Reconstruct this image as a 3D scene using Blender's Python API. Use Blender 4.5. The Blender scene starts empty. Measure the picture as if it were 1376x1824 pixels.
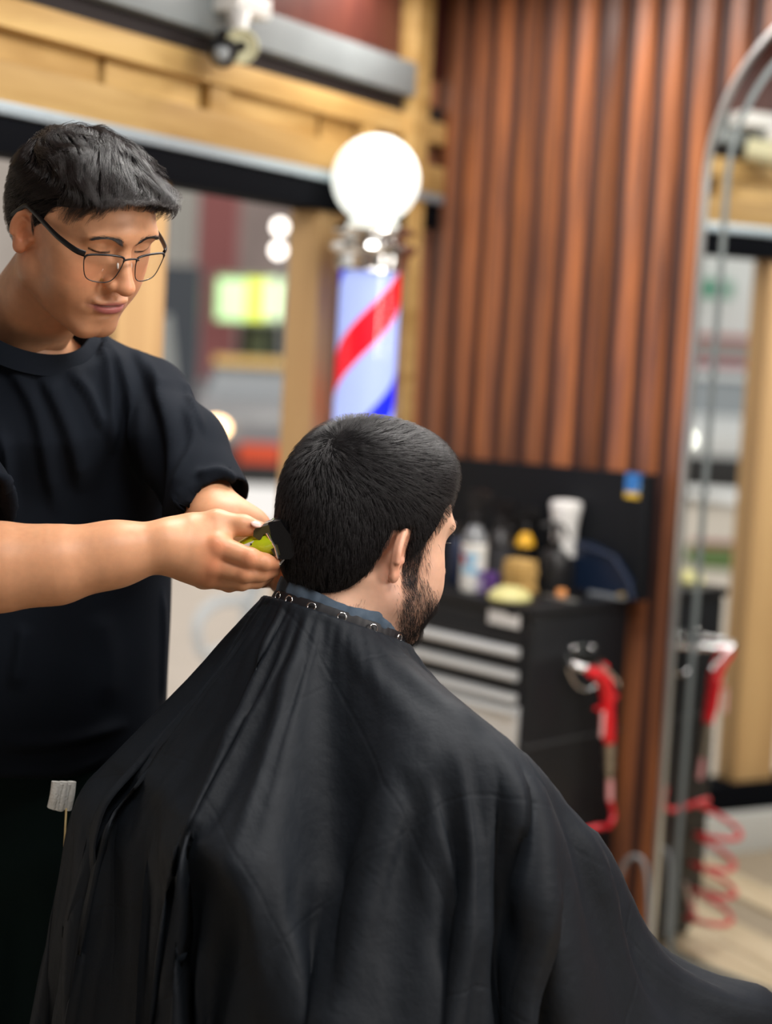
import bpy, bmesh, math, random, zlib, base64
import numpy as np
from mathutils import Vector, Matrix

R = math.radians
# ------------------------------------------------------------------ camera
FPX, CX, CY = 3000.0, 688.0, 912.0
TILT, ROLL = R(5.82), R(3.1)
EYE = np.array([0.0, 0.0, 1.43])
_F = np.array([0, math.cos(TILT), -math.sin(TILT)])
_R0 = np.array([1.0, 0, 0]); _U0 = np.cross(_R0, _F)
CR = _R0 * math.cos(ROLL) + _U0 * math.sin(ROLL)
CU = -_R0 * math.sin(ROLL) + _U0 * math.cos(ROLL)
cam = bpy.data.cameras.new('camera'); camo = bpy.data.objects.new('camera', cam)
bpy.context.scene.collection.objects.link(camo); bpy.context.scene.camera = camo
m = Matrix((CR, CU, -_F)).transposed().to_4x4(); m.translation = Vector(EYE)
camo.matrix_world = m
cam.sensor_fit = 'VERTICAL'; cam.sensor_height = 36.0; cam.lens = FPX / 1824 * 36
cam.dof.use_dof = True; cam.dof.focus_distance = 1.98; cam.dof.aperture_fstop = 2.1; cam.dof.aperture_blades = 0
cam.clip_end = 200

def ray(px, py):
    return _F + (px - CX) / FPX * CR - (py - CY) / FPX * CU
def P(px, py, Y):
    d = ray(px, py); return EYE + d * (Y / d[1])
def Pz(px, py, z):
    d = ray(px, py); return EYE + d * ((z - EYE[2]) / d[2])
def proj(p):
    v = np.asarray(p, float) - EYE
    w = v @ _F
    return np.stack([CX + FPX * (v @ CR) / w, CY - FPX * (v @ CU) / w], -1)

# ------------------------------------------------------------------ world, exposure, lights
sc = bpy.context.scene
sc.view_settings.view_transform = 'Standard'; sc.view_settings.look = 'None'
sc.view_settings.exposure = 0.0; sc.view_settings.gamma = 1.0; sc.view_settings.use_curve_mapping = False
world = bpy.data.worlds.new('overcast_sky'); sc.world = world; world.use_nodes = True
wn = world.node_tree.nodes; wl = world.node_tree.links
bg = wn['Background']; bg.inputs['Color'].default_value = (1.0, 0.955, 0.90, 1); bg.inputs['Strength'].default_value = 1.0

def area(name, loc, target, size, sizey, power, col=(1, 1, 1)):
    l = bpy.data.lights.new(name, 'AREA'); l.shape = 'RECTANGLE'; l.size = size; l.size_y = sizey
    l.energy = power; l.color = col
    o = bpy.data.objects.new(name, l); sc.collection.objects.link(o); o.location = loc
    d = Vector(target) - Vector(loc); o.rotation_euler = d.to_track_quat('-Z', 'Y').to_euler()
    return o
# ceiling LED panels of the shop (above and beside the chair, behind the camera)
area('ceiling_panel_light', (0.85, 1.75, 2.365), (0.7, 1.8, 0), 0.6, 0.6, 22, (1.0, 0.97, 0.93))
area('ceiling_panel_light', (-0.05, 2.45, 2.365), (-0.05, 2.45, 0), 0.7, 0.5, 22, (1.0, 0.97, 0.93))
area('ceiling_panel_light', (0.40, 2.9, 2.365), (0.40, 2.9, 0), 0.5, 0.5, 12, (1.0, 0.95, 0.9))
w_ = area('wall_washer_light', (0.33, 3.80, 2.36), (0.33, 3.80, 0), 1.3, 0.12, 17, (1.0, 0.93, 0.88)); w_.rotation_euler = (0, 0, math.atan2(-.722, .692))
area('ceiling_panel_light', (0.10, 1.10, 2.365), (0.10, 1.10, 0), 0.6, 0.6, 17, (1.0, 0.97, 0.93))
area('right_fill_light', (1.95, 1.05, 1.80), (-0.35, 2.05, 1.45), 0.6, 0.9, 30, (1.0, 0.93, 0.86))  # unseen fill light added at the right to brighten the faces

# ------------------------------------------------------------------ helpers
COL = sc.collection
def tag(o, label=None, cat=None, group=None, kind=None):
    if label: o['label'] = label
    if cat: o['category'] = cat
    if group: o['group'] = group
    if kind: o['kind'] = kind
    return o
def empty(name, loc=(0, 0, 0), label=None, cat=None, group=None, kind=None, rotz=0):
    o = bpy.data.objects.new(name, None); COL.objects.link(o); o.location = loc; o.rotation_euler = (0, 0, rotz)
    o.empty_display_size = 0.05
    return tag(o, label, cat, group, kind)
def link(name, me, mat=None, parent=None, loc=None, rotz=None):
    """link mesh data; coordinates of `me` are world (or parent-local when loc is given)"""
    o = bpy.data.objects.new(name, me); COL.objects.link(o)
    if mat is not None:
        for mm in (mat if isinstance(mat, (list, tuple)) else [mat]): me.materials.append(mm)
    if loc is not None:
        o.location = loc
    if rotz is not None: o.rotation_euler = (0, 0, rotz)
    if parent is not None:
        o.parent = parent
        pm = parent_matrix(parent)
        o.matrix_parent_inverse = pm.inverted()
    return o
def parent_matrix(p):
    m = Matrix.LocRotScale(p.location, p.rotation_euler, p.scale)
    if p.parent: m = parent_matrix(p.parent) @ p.matrix_parent_inverse @ m
    return m
class MB:
    """mesh builder in world coordinates"""
    def __init__(s): s.v = []; s.f = []; s.n = 0; s.mi = []
    def add(s, v, f, mi=0):
        v = np.asarray(v, float); s.v.append(v)
        s.f += [tuple(int(i) + s.n for i in q) for q in f]; s.mi += [mi] * len(f); s.n += len(v); return s
    def box(s, c, size, ax=None, bev=0.0, mi=0):
        """c centre, size full extents, ax 3x3 rows = axes"""
        bm = bmesh.new(); bmesh.ops.create_cube(bm, size=1.0)
        for v in bm.verts: v.co = Vector([v.co[i] * size[i] for i in range(3)])
        if bev > 0: bmesh.ops.bevel(bm, geom=bm.edges[:], offset=bev, segments=2, affect='EDGES', profile=0.6)
        return s.bm(bm, c, ax, mi)
    def bm(s, bm, c=(0, 0, 0), ax=None, mi=0):
        v = np.array([tuple(q.co) for q in bm.verts]); f = [[q.index for q in g.verts] for g in (bm.verts.index_update(), bm)[1].faces]
        if ax is not None: v = v @ np.asarray(ax)
        s.add(v + np.asarray(c), f, mi); bm.free(); return s
    def lathe(s, c, prof, seg=32, ax=None, cap=True, mi=0):
        """prof list of (r, z) bottom to top"""
        prof = np.asarray(prof, float); a = np.arange(seg) / seg * 2 * np.pi
        v = np.concatenate([np.stack([r * np.cos(a), r * np.sin(a), np.full(seg, z)], 1) for r, z in prof])
        f = [(i * seg + j, i * seg + (j + 1) % seg, (i + 1) * seg + (j + 1) % seg, (i + 1) * seg + j) for i in range(len(prof) - 1) for j in range(seg)]
        if cap: f += [tuple(range(seg))[::-1], tuple((len(prof) - 1) * seg + j for j in range(seg))]
        if ax is not None: v = v @ np.asarray(ax)
        return s.add(v + np.asarray(c), f, mi)
    def tube(s, pts, rad, seg=10, cap=True, mi=0, flat=1.0, up=None):
        pts = np.asarray(pts, float); n = len(pts); rad = np.broadcast_to(np.asarray(rad, float), (n,))
        t = np.gradient(pts, axis=0); t /= np.linalg.norm(t, axis=1)[:, None] + 1e-12
        u = np.array([0, 0, 1.0]) if up is None else np.asarray(up, float)
        if abs(t[0] @ u) > .95: u = np.array([1.0, 0, 0])
        a = np.arange(seg) / seg * 2 * np.pi; V = []
        for i in range(n):
            u = u - t[i] * (u @ t[i]); u /= np.linalg.norm(u); w = np.cross(t[i], u)
            V.append(pts[i] + rad[i] * (np.cos(a)[:, None] * w + flat * np.sin(a)[:, None] * u))
        f = [(i * seg + j, i * seg + (j + 1) % seg, (i + 1) * seg + (j + 1) % seg, (i + 1) * seg + j) for i in range(n - 1) for j in range(seg)]
        if cap: f += [tuple(range(seg))[::-1], tuple((n - 1) * seg + j for j in range(seg))]
        return s.add(np.concatenate(V), f, mi)
    def ball(s, c, r, seg=24, rings=12, mi=0, ax=None):
        r = np.broadcast_to(np.asarray(r, float), (3,)); th = np.linspace(0.02, np.pi - .02, rings + 1)
        a = np.arange(seg) / seg * 2 * np.pi
        v = np.concatenate([np.stack([np.sin(q) * np.cos(a), np.sin(q) * np.sin(a), np.full(seg, -np.cos(q))], 1) for q in th]) * r
        f = [(i * seg + j, i * seg + (j + 1) % seg, (i + 1) * seg + (j + 1) % seg, (i + 1) * seg + j) for i in range(rings) for j in range(seg)]
        f += [tuple(range(seg))[::-1], tuple(rings * seg + j for j in range(seg))]
        if ax is not None: v = v @ np.asarray(ax)
        return s.add(v + np.asarray(c), f, mi)
    def prism(s, pts2, c, ax, h, mi=0):
        """polygon pts2 in the (ax0, ax1) plane extruded by h along ax2, centred on it"""
        ax = np.asarray(ax, float); p = np.asarray(pts2, float); n = len(p)
        b = np.asarray(c) + p @ ax[:2]
        v = np.concatenate([b - ax[2] * h / 2, b + ax[2] * h / 2])
        f = [tuple(range(n))[::-1], tuple(range(n, 2 * n))] + [(i, (i + 1) % n, n + (i + 1) % n, n + i) for i in range(n)]
        return s.add(v, f, mi)
    def mesh(s, name, smooth=None):
        me = bpy.data.meshes.new(name); me.from_pydata(np.concatenate(s.v).tolist(), [], s.f)
        if len(set(s.mi)) > 1: me.polygons.foreach_set('material_index', s.mi)
        if smooth is not None:
            me.polygons.foreach_set('use_smooth', [True] * len(me.polygons))
            if smooth < 179: me.set_sharp_from_angle(angle=R(smooth))
        bm = bmesh.new(); bm.from_mesh(me); bmesh.ops.recalc_face_normals(bm, faces=bm.faces); bm.to_mesh(me); bm.free()
        me.update(); return me
    def build(s, name, mat, parent=None, smooth=35):
        """origin moved to the mesh's base centre"""
        v = np.concatenate(s.v); c = (v.min(0) + v.max(0)) / 2; c[2] = v[:, 2].min()
        s.v = [v - c]
        return link(name, s.mesh(name, smooth), mat, parent, loc=tuple(c))
def bpiece(name, c, size, ax, mat, parent=None, bev=0.003, cache={}):
    """an oriented box whose own axes are the object's axes, so that grain follows it; ax rows x,y,z"""
    key = (tuple(np.round(size, 4)), mat.name, bev)
    if key not in cache:
        me = MB().box((0, 0, 0), size, None, bev).mesh(name, 35); me.materials.append(mat); cache[key] = me
    o = bpy.data.objects.new(name, cache[key]); COL.objects.link(o)
    M = Matrix(np.asarray(ax).T.tolist()).to_4x4(); M.translation = Vector(c)
    o.location, q, _ = M.decompose(); o.rotation_euler = q.to_euler()
    if parent is not None:
        o.parent = parent; o.matrix_parent_inverse = parent_matrix(parent).inverted()
    return o
def catmull(pts, n=8, closed=False):
    p = np.asarray(pts, float)
    p = np.vstack([p[-1], p, p[0], p[1]]) if closed else np.vstack([2 * p[0] - p[1], p, 2 * p[-1] - p[-2]])
    out = []
    for i in range(1, len(p) - 2):
        t = np.linspace(0, 1, n, endpoint=False)[:, None]
        a, b, c, d = p[i - 1:i + 3]
        out.append(.5 * (2 * b + (c - a) * t + (2 * a - 5 * b + 4 * c - d) * t ** 2 + (3 * b - a - 3 * c + d) * t ** 3))
    out = np.concatenate(out)
    return out if closed else np.vstack([out, p[-2]])
def unit(v): v = np.asarray(v, float); return v / np.linalg.norm(v)

# ------------------------------------------------------------------ materials
MATS = {}
def mat(name, col, rough=.5, metal=0.0, **k):
    if name in MATS: return MATS[name]
    ma = bpy.data.materials.new(name); ma.use_nodes = True; nt = ma.node_tree; N = nt.nodes; L = nt.links
    b = N['Principled BSDF']; MATS[name] = ma
    b.inputs['Base Color'].default_value = (*col, 1); b.inputs['Roughness'].default_value = rough; b.inputs['Metallic'].default_value = metal
    b.inputs['Specular IOR Level'].default_value = k.get('spec', .5)
    if k.get('coat'): b.inputs['Coat Weight'].default_value = k['coat']; b.inputs['Coat Roughness'].default_value = .15
    if k.get('sheen'): b.inputs['Sheen Weight'].default_value = k['sheen']; b.inputs['Sheen Roughness'].default_value = .5
    if k.get('trans'): b.inputs['Transmission Weight'].default_value = k['trans']; b.inputs['IOR'].default_value = k.get('ior', 1.45)
    if k.get('emit'):
        b.inputs['Emission Color'].default_value = (*k.get('ecol', col), 1); b.inputs['Emission Strength'].default_value = k['emit']
    if k.get('sss'):
        b.inputs['Subsurface Weight'].default_value = k['sss']; b.inputs['Subsurface Radius'].default_value = (1, .35, .2); b.inputs['Subsurface Scale'].default_value = .006
    if k.get('col2') or k.get('bump'):
        tc = N.new('ShaderNodeTexCoord'); mp = N.new('ShaderNodeMapping'); L.new(tc.outputs['Object'], mp.inputs[0])
        mp.inputs['Scale'].default_value = k.get('stretch', (1, 1, 1))
        oi = N.new('ShaderNodeObjectInfo'); cmb = N.new('ShaderNodeVectorMath'); cmb.operation = 'SCALE'
        cmb.inputs[0].default_value = (7.3, 3.1, 5.7); L.new(oi.outputs['Random'], cmb.inputs['Scale']); L.new(cmb.outputs[0], mp.inputs['Location'])
        nz = N.new('ShaderNodeTexNoise'); nz.inputs['Scale'].default_value = k.get('scale', 8); nz.inputs['Detail'].default_value = k.get('detail', 5)
        nz.inputs['Distortion'].default_value = k.get('dist', 0)
        L.new(mp.outputs[0], nz.inputs['Vector'])
        if k.get('col2'):
            cr = N.new('ShaderNodeValToRGB'); cr.color_ramp.elements[0].color = (*col, 1); cr.color_ramp.elements[1].color = (*k['col2'], 1)
            lo, hi = k.get('ramp', (.35, .65)); cr.color_ramp.elements[0].position = lo; cr.color_ramp.elements[1].position = hi
            L.new(nz.outputs['Fac'], cr.inputs['Fac']); src = cr.outputs['Color']
            if k.get('vary'):
                hs = N.new('ShaderNodeHueSaturation'); mr = N.new('ShaderNodeMapRange'); L.new(oi.outputs['Random'], mr.inputs['Value'])
                mr.inputs['To Min'].default_value = 1 - k['vary']; mr.inputs['To Max'].default_value = 1 + k['vary']
                L.new(mr.outputs[0], hs.inputs['Value']); L.new(src, hs.inputs['Color']); src = hs.outputs['Color']
            L.new(src, b.inputs['Base Color'])
        if k.get('bump'):
            bp = N.new('ShaderNodeBump'); bp.inputs['Strength'].default_value = k['bump']; bp.inputs['Distance'].default_value = k.get('bdist', .002)
            L.new(nz.outputs['Fac'], bp.inputs['Height']); L.new(bp.outputs[0], b.inputs['Normal'])
    return ma
def glass(name, col=(1, 1, 1), rough=0.0, base=.04, gain=.6):
    """thin clear pane: see-through, mirroring more at grazing angles"""
    if name in MATS: return MATS[name]
    ma = bpy.data.materials.new(name); ma.use_nodes = True; N = ma.node_tree.nodes; L = ma.node_tree.links; N.clear()
    t = N.new('ShaderNodeBsdfTransparent'); t.inputs[0].default_value = (*col, 1)
    g = N.new('ShaderNodeBsdfGlossy'); g.inputs['Roughness'].default_value = rough
    lw = N.new('ShaderNodeLayerWeight'); pw = N.new('ShaderNodeMath'); pw.operation = 'POWER'; pw.inputs[1].default_value = 5
    L.new(lw.outputs['Facing'], pw.inputs[0]); ml = N.new('ShaderNodeMath'); ml.operation = 'MULTIPLY_ADD'; ml.inputs[1].default_value = gain; ml.inputs[2].default_value = base
    L.new(pw.outputs[0], ml.inputs[0])
    mx = N.new('ShaderNodeMixShader'); L.new(ml.outputs[0], mx.inputs[0]); L.new(t.outputs[0], mx.inputs[1]); L.new(g.outputs[0], mx.inputs[2])
    o = N.new('ShaderNodeOutputMaterial'); L.new(mx.outputs[0], o.inputs[0]); MATS[name] = ma; return ma
# ------------------------------------------------------------------ the room
# slat wall: W(t, h, z) t along the wall towards the camera right, h out into the room
DW = unit((.692, -.722, 0)); NW = unit((-.722, -.692, 0)); ZU = np.array([0, 0, 1.0])
DH = unit((-.494, -.869, 0)); NH = unit((-.869, .494, 0))      # shop front: DH towards the camera left, NH to the street
CORNER = np.array([.085, 4.64, 0.0])
def W(t, h, z): return CORNER + DW * t + NW * h + ZU * z
def H(s, h, z): return CORNER + DH * s + NH * h + ZU * z
AXW = np.array([DW, NW, ZU]); AXH = np.array([DH, NH, ZU])
FZ = -.10                                                           # level of the shop floor
MIRH = .003                                                       # mirror glass stands this far off the slats
def mirr(p):
    p = np.asarray(p, float); d = (p - W(0, MIRH, 0)) @ NW; return p - 2 * d * NW
def M_(px, py, Y): return mirr(P(px, py, Y))                       # a place seen by way of the mirror

m_slatA = mat('slat_walnut', (.120, .050, .032), .38, col2=(.37, .130, .048), scale=5, stretch=(7, 7, .5), detail=6, vary=.42, ramp=(.3, .7), bump=.15)
m_groove = mat('slat_groove', (.05, .022, .018), .6)
m_timber = mat('pine_timber', (.36, .21, .06), .6, col2=(.58, .385, .145), scale=2.2, stretch=(.8, 6, 6), detail=6, dist=.6, vary=.12, bump=.3)
m_timberv = mat('pine_post', (.46, .28, .12), .6, col2=(.58, .37, .165), scale=2.2, stretch=(6, 6, .6), detail=5, dist=.5, bump=.2)
m_steel = mat('painted_steel', (.20, .225, .23), .5, col2=(.25, .28, .285), scale=6)
m_alu = mat('aluminium_rail', (.32, .38, .42), .35, .3)
m_black = mat('black_blind', (.003, .0035, .005), .8, spec=.04)
m_ceil = mat('ceiling_board', (.13, .035, .022), .5, col2=(.08, .02, .015), scale=3, stretch=(6, .6, 1))
m_floor = mat('floor_plank', (.42, .32, .20), .45, col2=(.60, .49, .34), scale=3, stretch=(.8, 8, 8), vary=.2, bump=.1)
m_pave = mat('pavement', (.60, .53, .455), .8, col2=(.68, .60, .52), scale=5, bump=.2)

floor = MB(); floor.prism([W(-.35, -.12, 0)[:2], W(3.2, -.12, 0)[:2], W(3.2, -.05, 0)[:2] + NW[:2] * 4.6, H(4.6, .0, 0)[:2]], (0, 0, FZ - .04), np.eye(3), .08)
fl = tag(floor.build('floor', mat('floor_screed', (.30, .24, .17), .7)), 'pale tan plank floor of the barber shop', kind='structure')
k = 0
for i in range(30):
    for j in range(5):
        c = H(.12 + i * .14, 0, FZ + .002); off = (.35 * (i % 3))
        cc = c - NH * (.57 + off + j * 1.1)
        if (cc - CORNER) @ NW < .3: continue
        bpiece('plank', cc, (1.095, .136, .012), np.array([NH, DH, -ZU]) * np.array([[1], [-1], [-1]]), m_floor, fl, .0015); k += 1
# outside ground
g = MB(); A = H(-7, .02, 0); B = H(9, .02, 0)
g.prism([A[:2], B[:2], (B + NH * 30)[:2], (A + NH * 30)[:2]], (0, 0, -.2), np.eye(3), .30)
gr = tag(g.build('ground', m_pave), 'pale beige pavement and street outside the shop front', kind='structure')
for i in range(-8, 13):
    for j in range(7):
        pass
# ceiling
c_ = MB(); c_.prism([W(-.2, -.15, 0)[:2], W(4.4, -.15, 0)[:2], (W(4.4, -.15, 0) + NW * 4.8)[:2], H(4.8, .15, 0)[:2]], (0, 0, 2.425), np.eye(3), .05)
ce = tag(c_.build('ceiling', m_ceil), 'dark red-brown ceiling', kind='structure')
for i in range(16):
    bpiece('ceiling_board', W(.25 + i * .26, 1.3, 2.392), (.25, 2.5, .016), AXW, m_ceil, ce, .004)

# slat wall with one object per slat
SL = .0925
wb = MB(); wb.box(W(2.1, -.065, 1.15), (4.44, .02, 2.5), AXW)
wall = tag(wb.build('wall_back', m_groove), 'wall of dark red-brown vertical wooden slats', kind='structure')
slat_prof = [(-.028, -.0175), (-.020, .004), (.020, .004), (.028, -.0175)]
for i in range(48):
    t = -.088 + i * SL
    c = W(t, -.038, 1.15)
    mb = MB().prism(slat_prof, (0, 0, 0), np.eye(3), 2.495)
    if i == 0:
        me_slat = mb.mesh('slat', 30); me_slat.materials.append(m_slatA)
    o = bpy.data.objects.new('slat', me_slat); COL.objects.link(o)
    o.location = c; o.rotation_euler = (0, 0, math.atan2(DW[1], DW[0]) + math.pi)
    o.rotation_euler = (0, 0, math.atan2(DW[1], DW[0])); o.scale = (1, -1, 1)
    o.parent = wall; o.matrix_parent_inverse = parent_matrix(wall).inverted()

# shop front header (trim), posts, sill
def trim(n, label, cx_s, h, z0, z1, s0, s1, th, ma, name=None):
    o = bpiece(name or 'trim_%d' % n, H((s0 + s1) / 2, h, (z0 + z1) / 2), (s1 - s0, th, z1 - z0), AXH, ma, None, .003)
    return tag(o, label, kind='structure')
trim(1, 'grey painted steel beam above the timber header', 0, .02, 2.063, 2.148, .12, 4.6, .09, m_steel)
hd = empty('trim_2', H(2, .05, 1.83), 'yellow pine timber header framed with short blocks over the shop front', kind='structure')
bpiece('top_plate', H(2.26, .04, 1.993), (4.6, .09, .056), AXH, m_timber, hd)
bpiece('bottom_plate', H(2.26, .04, 1.866), (4.6, .10, .076), AXH, m_timber, hd)
bpiece('backing_board', H(2.26, .085, 1.9345), (4.6, .02, .063), AXH, mat('header_backing', (.07, .04, .02), .7), hd)
sx = .02
for i, wd in enumerate([.30, .075, .16, .40, .085, .33, .42, .10, .30, .5, .4, .5, .6]):
    dpt = [.05, .022, .05, .05, .03, .052, .055][i % 7]
    bpiece('header_block', H(sx + wd / 2, dpt, 1.9345), (wd - (.012 if i % 3 else .03), .05, .0605), AXH, m_timber, hd); sx += wd
trim(3, 'grey aluminium rail under the timber header', 0, .02, 1.803, 1.827, .0, 4.6, .10, m_alu)
trim(4, 'black rolled blind case along the top of the opening', 0, .03, 1.735, 1.801, .0, 4.6, .10, m_black)
trim(5, 'dark slot above the timber header', 0, .045, 2.022, 2.0625, -.1, 4.6, .075, mat('slot_shade', (.015, .01, .01), .8))  # solid filler strip, the shade of the gap put into its colour
def post(n, s, w, label, z1=1.735):
    return tag(bpiece('trim_%d' % n, H(s, .04, (z1 + .11) / 2), (w, .09, z1 - .11), AXH, m_timberv, None, .004), label, kind='structure')
trim(11, 'dark red-brown fascia board above the steel beam', 0, .05, 2.15, 2.40, -.25, 4.6, .05, m_ceil)
post(6, .515, .125, 'pale pine post beside the barber pole')
post(7, 1.26, .16, 'pale pine post behind the standing barber')
post(8, 2.3, .14, 'pale pine post at the front of the shop')
tag(bpiece('trim_9', H(.14, .02, 1.15), (.09, .09, 2.5), AXH, m_timber, None, .004), 'rough pine corner post behind the globe lamp', kind='structure')
trim(10, 'black sill at the foot of the shop front', 0, .03, .025, .11, .0, 4.6, .12, m_black)
trim(12, 'pale concrete kerb under the black sill', 0, .04, -.14, .024, .0, 4.6, .20, mat('kerb_concrete', (.50, .50, .48), .8))
wr_ = MB().box(W(4.32, 2.25, 1.15), (.04, 4.7, 2.5), AXW).build('wall_right', mat('plaster', (.26, .25, .24), .8)); tag(wr_, 'plain plaster wall at the right of the shop', kind='structure')
wf_ = MB().box(W(1.9, 4.62, 1.15), (4.9, .04, 2.5), AXW).build('wall_front', mat('plaster', (.26, .25, .24), .8)); tag(wf_, 'plain plaster wall behind the viewer', kind='structure')
tag(MB().box(W(2.5, -.02, FZ + .04), (1.2, .02, .08), AXW).build('baseboard_back', m_groove), 'dark baseboard under the slats', kind='structure')
# ------------------------------------------------------------------ implicit-surface modelling kit (numpy)
F32 = np.float32
def smin(a, b, k):
    h = np.clip(.5 + .5 * (b - a) / k, 0, 1); return b + (a - b) * h - k * h * (1 - h)
def smax(a, b, k): return -smin(-a, -b, k)
def ell(p, c, r, rot=None):
    q = p - np.asarray(c, F32)
    if rot is not None: q = q @ np.asarray(rot, F32).T
    r = np.asarray(r, F32); k0 = np.sqrt(((q / r) ** 2).sum(-1)) + 1e-9; k1 = np.sqrt(((q / (r * r)) ** 2).sum(-1)) + 1e-9
    return k0 * (k0 - 1) / k1
def cone(p, a, b, ra, rb):
    a = np.asarray(a, F32); b = np.asarray(b, F32); ab = b - a; q = p - a
    t = np.clip((q @ ab) / (ab @ ab), 0, 1)
    return np.sqrt(((q - t[..., None] * ab) ** 2).sum(-1)) - (ra + (rb - ra) * t)
def sph(p, c, r): return np.sqrt(((p - np.asarray(c, F32)) ** 2).sum(-1)) - r
def chain(p, pts, rs, k=.01):
    d = None
    for i in range(len(pts) - 1):
        e = cone(p, pts[i], pts[i + 1], rs[i], rs[i + 1]); d = e if d is None else smin(d, e, k)
    return d
def sbox(p, c, half, r=0.0, rot=None):
    q = p - np.asarray(c, F32)
    if rot is not None: q = q @ np.asarray(rot, F32).T
    q = np.abs(q) - (np.asarray(half, F32) - r)
    return np.sqrt((np.maximum(q, 0) ** 2).sum(-1)) + np.minimum(q.max(-1), 0) - r
def g3(p, c, s):
    """gaussian bump weight"""
    return np.exp(-.5 * (((p - np.asarray(c, F32)) / np.asarray(s, F32)) ** 2).sum(-1))
def polygonise(fn, lo, hi, h, B=8, slack=1.6):
    """surface nets of fn(p) = 0 on a grid of step h, evaluated only in blocks near the surface"""
    lo = np.asarray(lo, F32); n = np.ceil((np.asarray(hi) - lo) / (h * B)).astype(int)
    bi = np.stack(np.meshgrid(*[np.arange(k) for k in n], indexing='ij'), -1).reshape(-1, 3)
    cen = lo + (bi + .5) * (h * B); d = fn(cen.astype(F32))
    act = np.abs(d) < h * B * .87 * slack
    V = np.ones(tuple(n * B + 1), F32)
    Dv = V[:-1, :-1, :-1].reshape(n[0], B, n[1], B, n[2], B)
    neg = bi[(~act) & (d < 0)]
    Dv[neg[:, 0], :, neg[:, 1], :, neg[:, 2], :] = -1
    ab = bi[act]; o = np.arange(B); off = np.stack(np.meshgrid(o, o, o, indexing='ij'), -1)
    for s in range(0, len(ab), 1500):
        bb = ab[s:s + 1500]
        pts = lo + (bb[:, None, None, None, :] * B + off) * h
        Dv[bb[:, 0], :, bb[:, 1], :, bb[:, 2], :] = fn(pts.reshape(-1, 3).astype(F32)).reshape(-1, B, B, B)
    S = V < 0
    c = np.stack([S[i:S.shape[0] - 1 + i, j:S.shape[1] - 1 + j, k:S.shape[2] - 1 + k] for i in (0, 1) for j in (0, 1) for k in (0, 1)])
    cnt = c.sum(0); cell = (cnt > 0) & (cnt < 8); idx = np.argwhere(cell)
    ids = -np.ones(cell.shape, int); ids[cell] = np.arange(len(idx))
    acc = np.zeros((len(idx), 3)); num = np.zeros(len(idx))
    cr = [(i, j, k) for i in (0, 1) for j in (0, 1) for k in (0, 1)]
    vals = [V[idx[:, 0] + a, idx[:, 1] + b, idx[:, 2] + e] for a, b, e in cr]
    for i in range(8):
        for j in range(i + 1, 8):
            df = np.abs(np.subtract(cr[i], cr[j])).sum()
            if df != 1: continue
            a, b = vals[i], vals[j]; mk = (a < 0) != (b < 0)
            t = np.where(mk, a / np.where(mk, a - b, 1), 0)[:, None]
            pt = np.array(cr[i]) + t * (np.array(cr[j]) - np.array(cr[i]))
            acc += pt * mk[:, None]; num += mk
    verts = (lo + (idx + acc / num[:, None]) * h).astype(float)
    quads = []
    for ax in range(3):
        u, v = (ax + 1) % 3, (ax + 2) % 3
        sl = [slice(1, -1)] * 3; sl[ax] = slice(0, S.shape[ax] - 1)
        a = S[tuple(sl)]; s2 = list(sl); s2[ax] = slice(1, S.shape[ax]); b = S[tuple(s2)]
        e = np.argwhere(a != b); fl = a[tuple(e.T)]
        base = e.copy(); base[:, u] += 1; base[:, v] += 1
        q = []
        for du, dv in ((1, 1), (0, 1), (0, 0), (1, 0)):
            w = base.copy(); w[:, u] -= du; w[:, v] -= dv; q.append(ids[tuple(w.T)])
        q = np.stack(q, 1); q[~fl] = q[~fl][:, ::-1]; quads.append(q)
    quads = np.concatenate(quads); quads = quads[(quads >= 0).all(1)]
    return verts, quads
def relax(v, q, it=1, lam=.5):
    n = len(v)
    for _ in range(it):
        s = np.zeros((n, 3)); c = np.zeros(n)
        for a, b in ((0, 1), (1, 2), (2, 3), (3, 0)):
            for x, y in ((a, b), (b, a)):
                for k in range(3): s[:, k] += np.bincount(q[:, x], v[q[:, y], k], n)
                c += np.bincount(q[:, x], minlength=n)
        v = v + lam * (s / c[:, None] - v)
    return v
def grad(fn, p, e=.0015):
    p = p.astype(F32); g = np.stack([fn(p + np.eye(3, dtype=F32)[i] * e) - fn(p - np.eye(3, dtype=F32)[i] * e) for i in range(3)], -1)
    return g / (np.linalg.norm(g, axis=-1, keepdims=True) + 1e-9)
def qmesh(name, v, q, smooth=True, col=None):
    me = bpy.data.meshes.new(name); n = len(q); k = q.shape[1]
    me.vertices.add(len(v)); me.vertices.foreach_set('co', np.asarray(v, F32).ravel())
    me.loops.add(n * k); me.loops.foreach_set('vertex_index', q.astype(np.int32).ravel())
    me.polygons.add(n); me.polygons.foreach_set('loop_start', np.arange(0, n * k, k, dtype=np.int32)); me.polygons.foreach_set('loop_total', np.full(n, k, np.int32))
    if smooth: me.polygons.foreach_set('use_smooth', np.ones(n, bool))
    me.update(); me.validate()
    if col is not None:
        a = me.color_attributes.new('Col', 'FLOAT_COLOR', 'POINT'); c = np.ones((len(v), 4), F32); c[:, :3] = col; a.data.foreach_set('color', c.ravel())
    return me
class Frame:
    """local frame: rows x (person's right), y (forward), z (up)"""
    def __init__(s, o, fwd, up):
        s.o = np.asarray(o, float); f = unit(fwd); u = np.asarray(up, float); u = unit(u - f * (u @ f)); s.A = np.array([np.cross(f, u), f, u])
    def w(s, p): return np.asarray(p, float) @ s.A + s.o
    def l(s, p): return ((np.asarray(p) - s.o.astype(F32)) @ s.A.T.astype(F32)).astype(F32)
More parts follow.
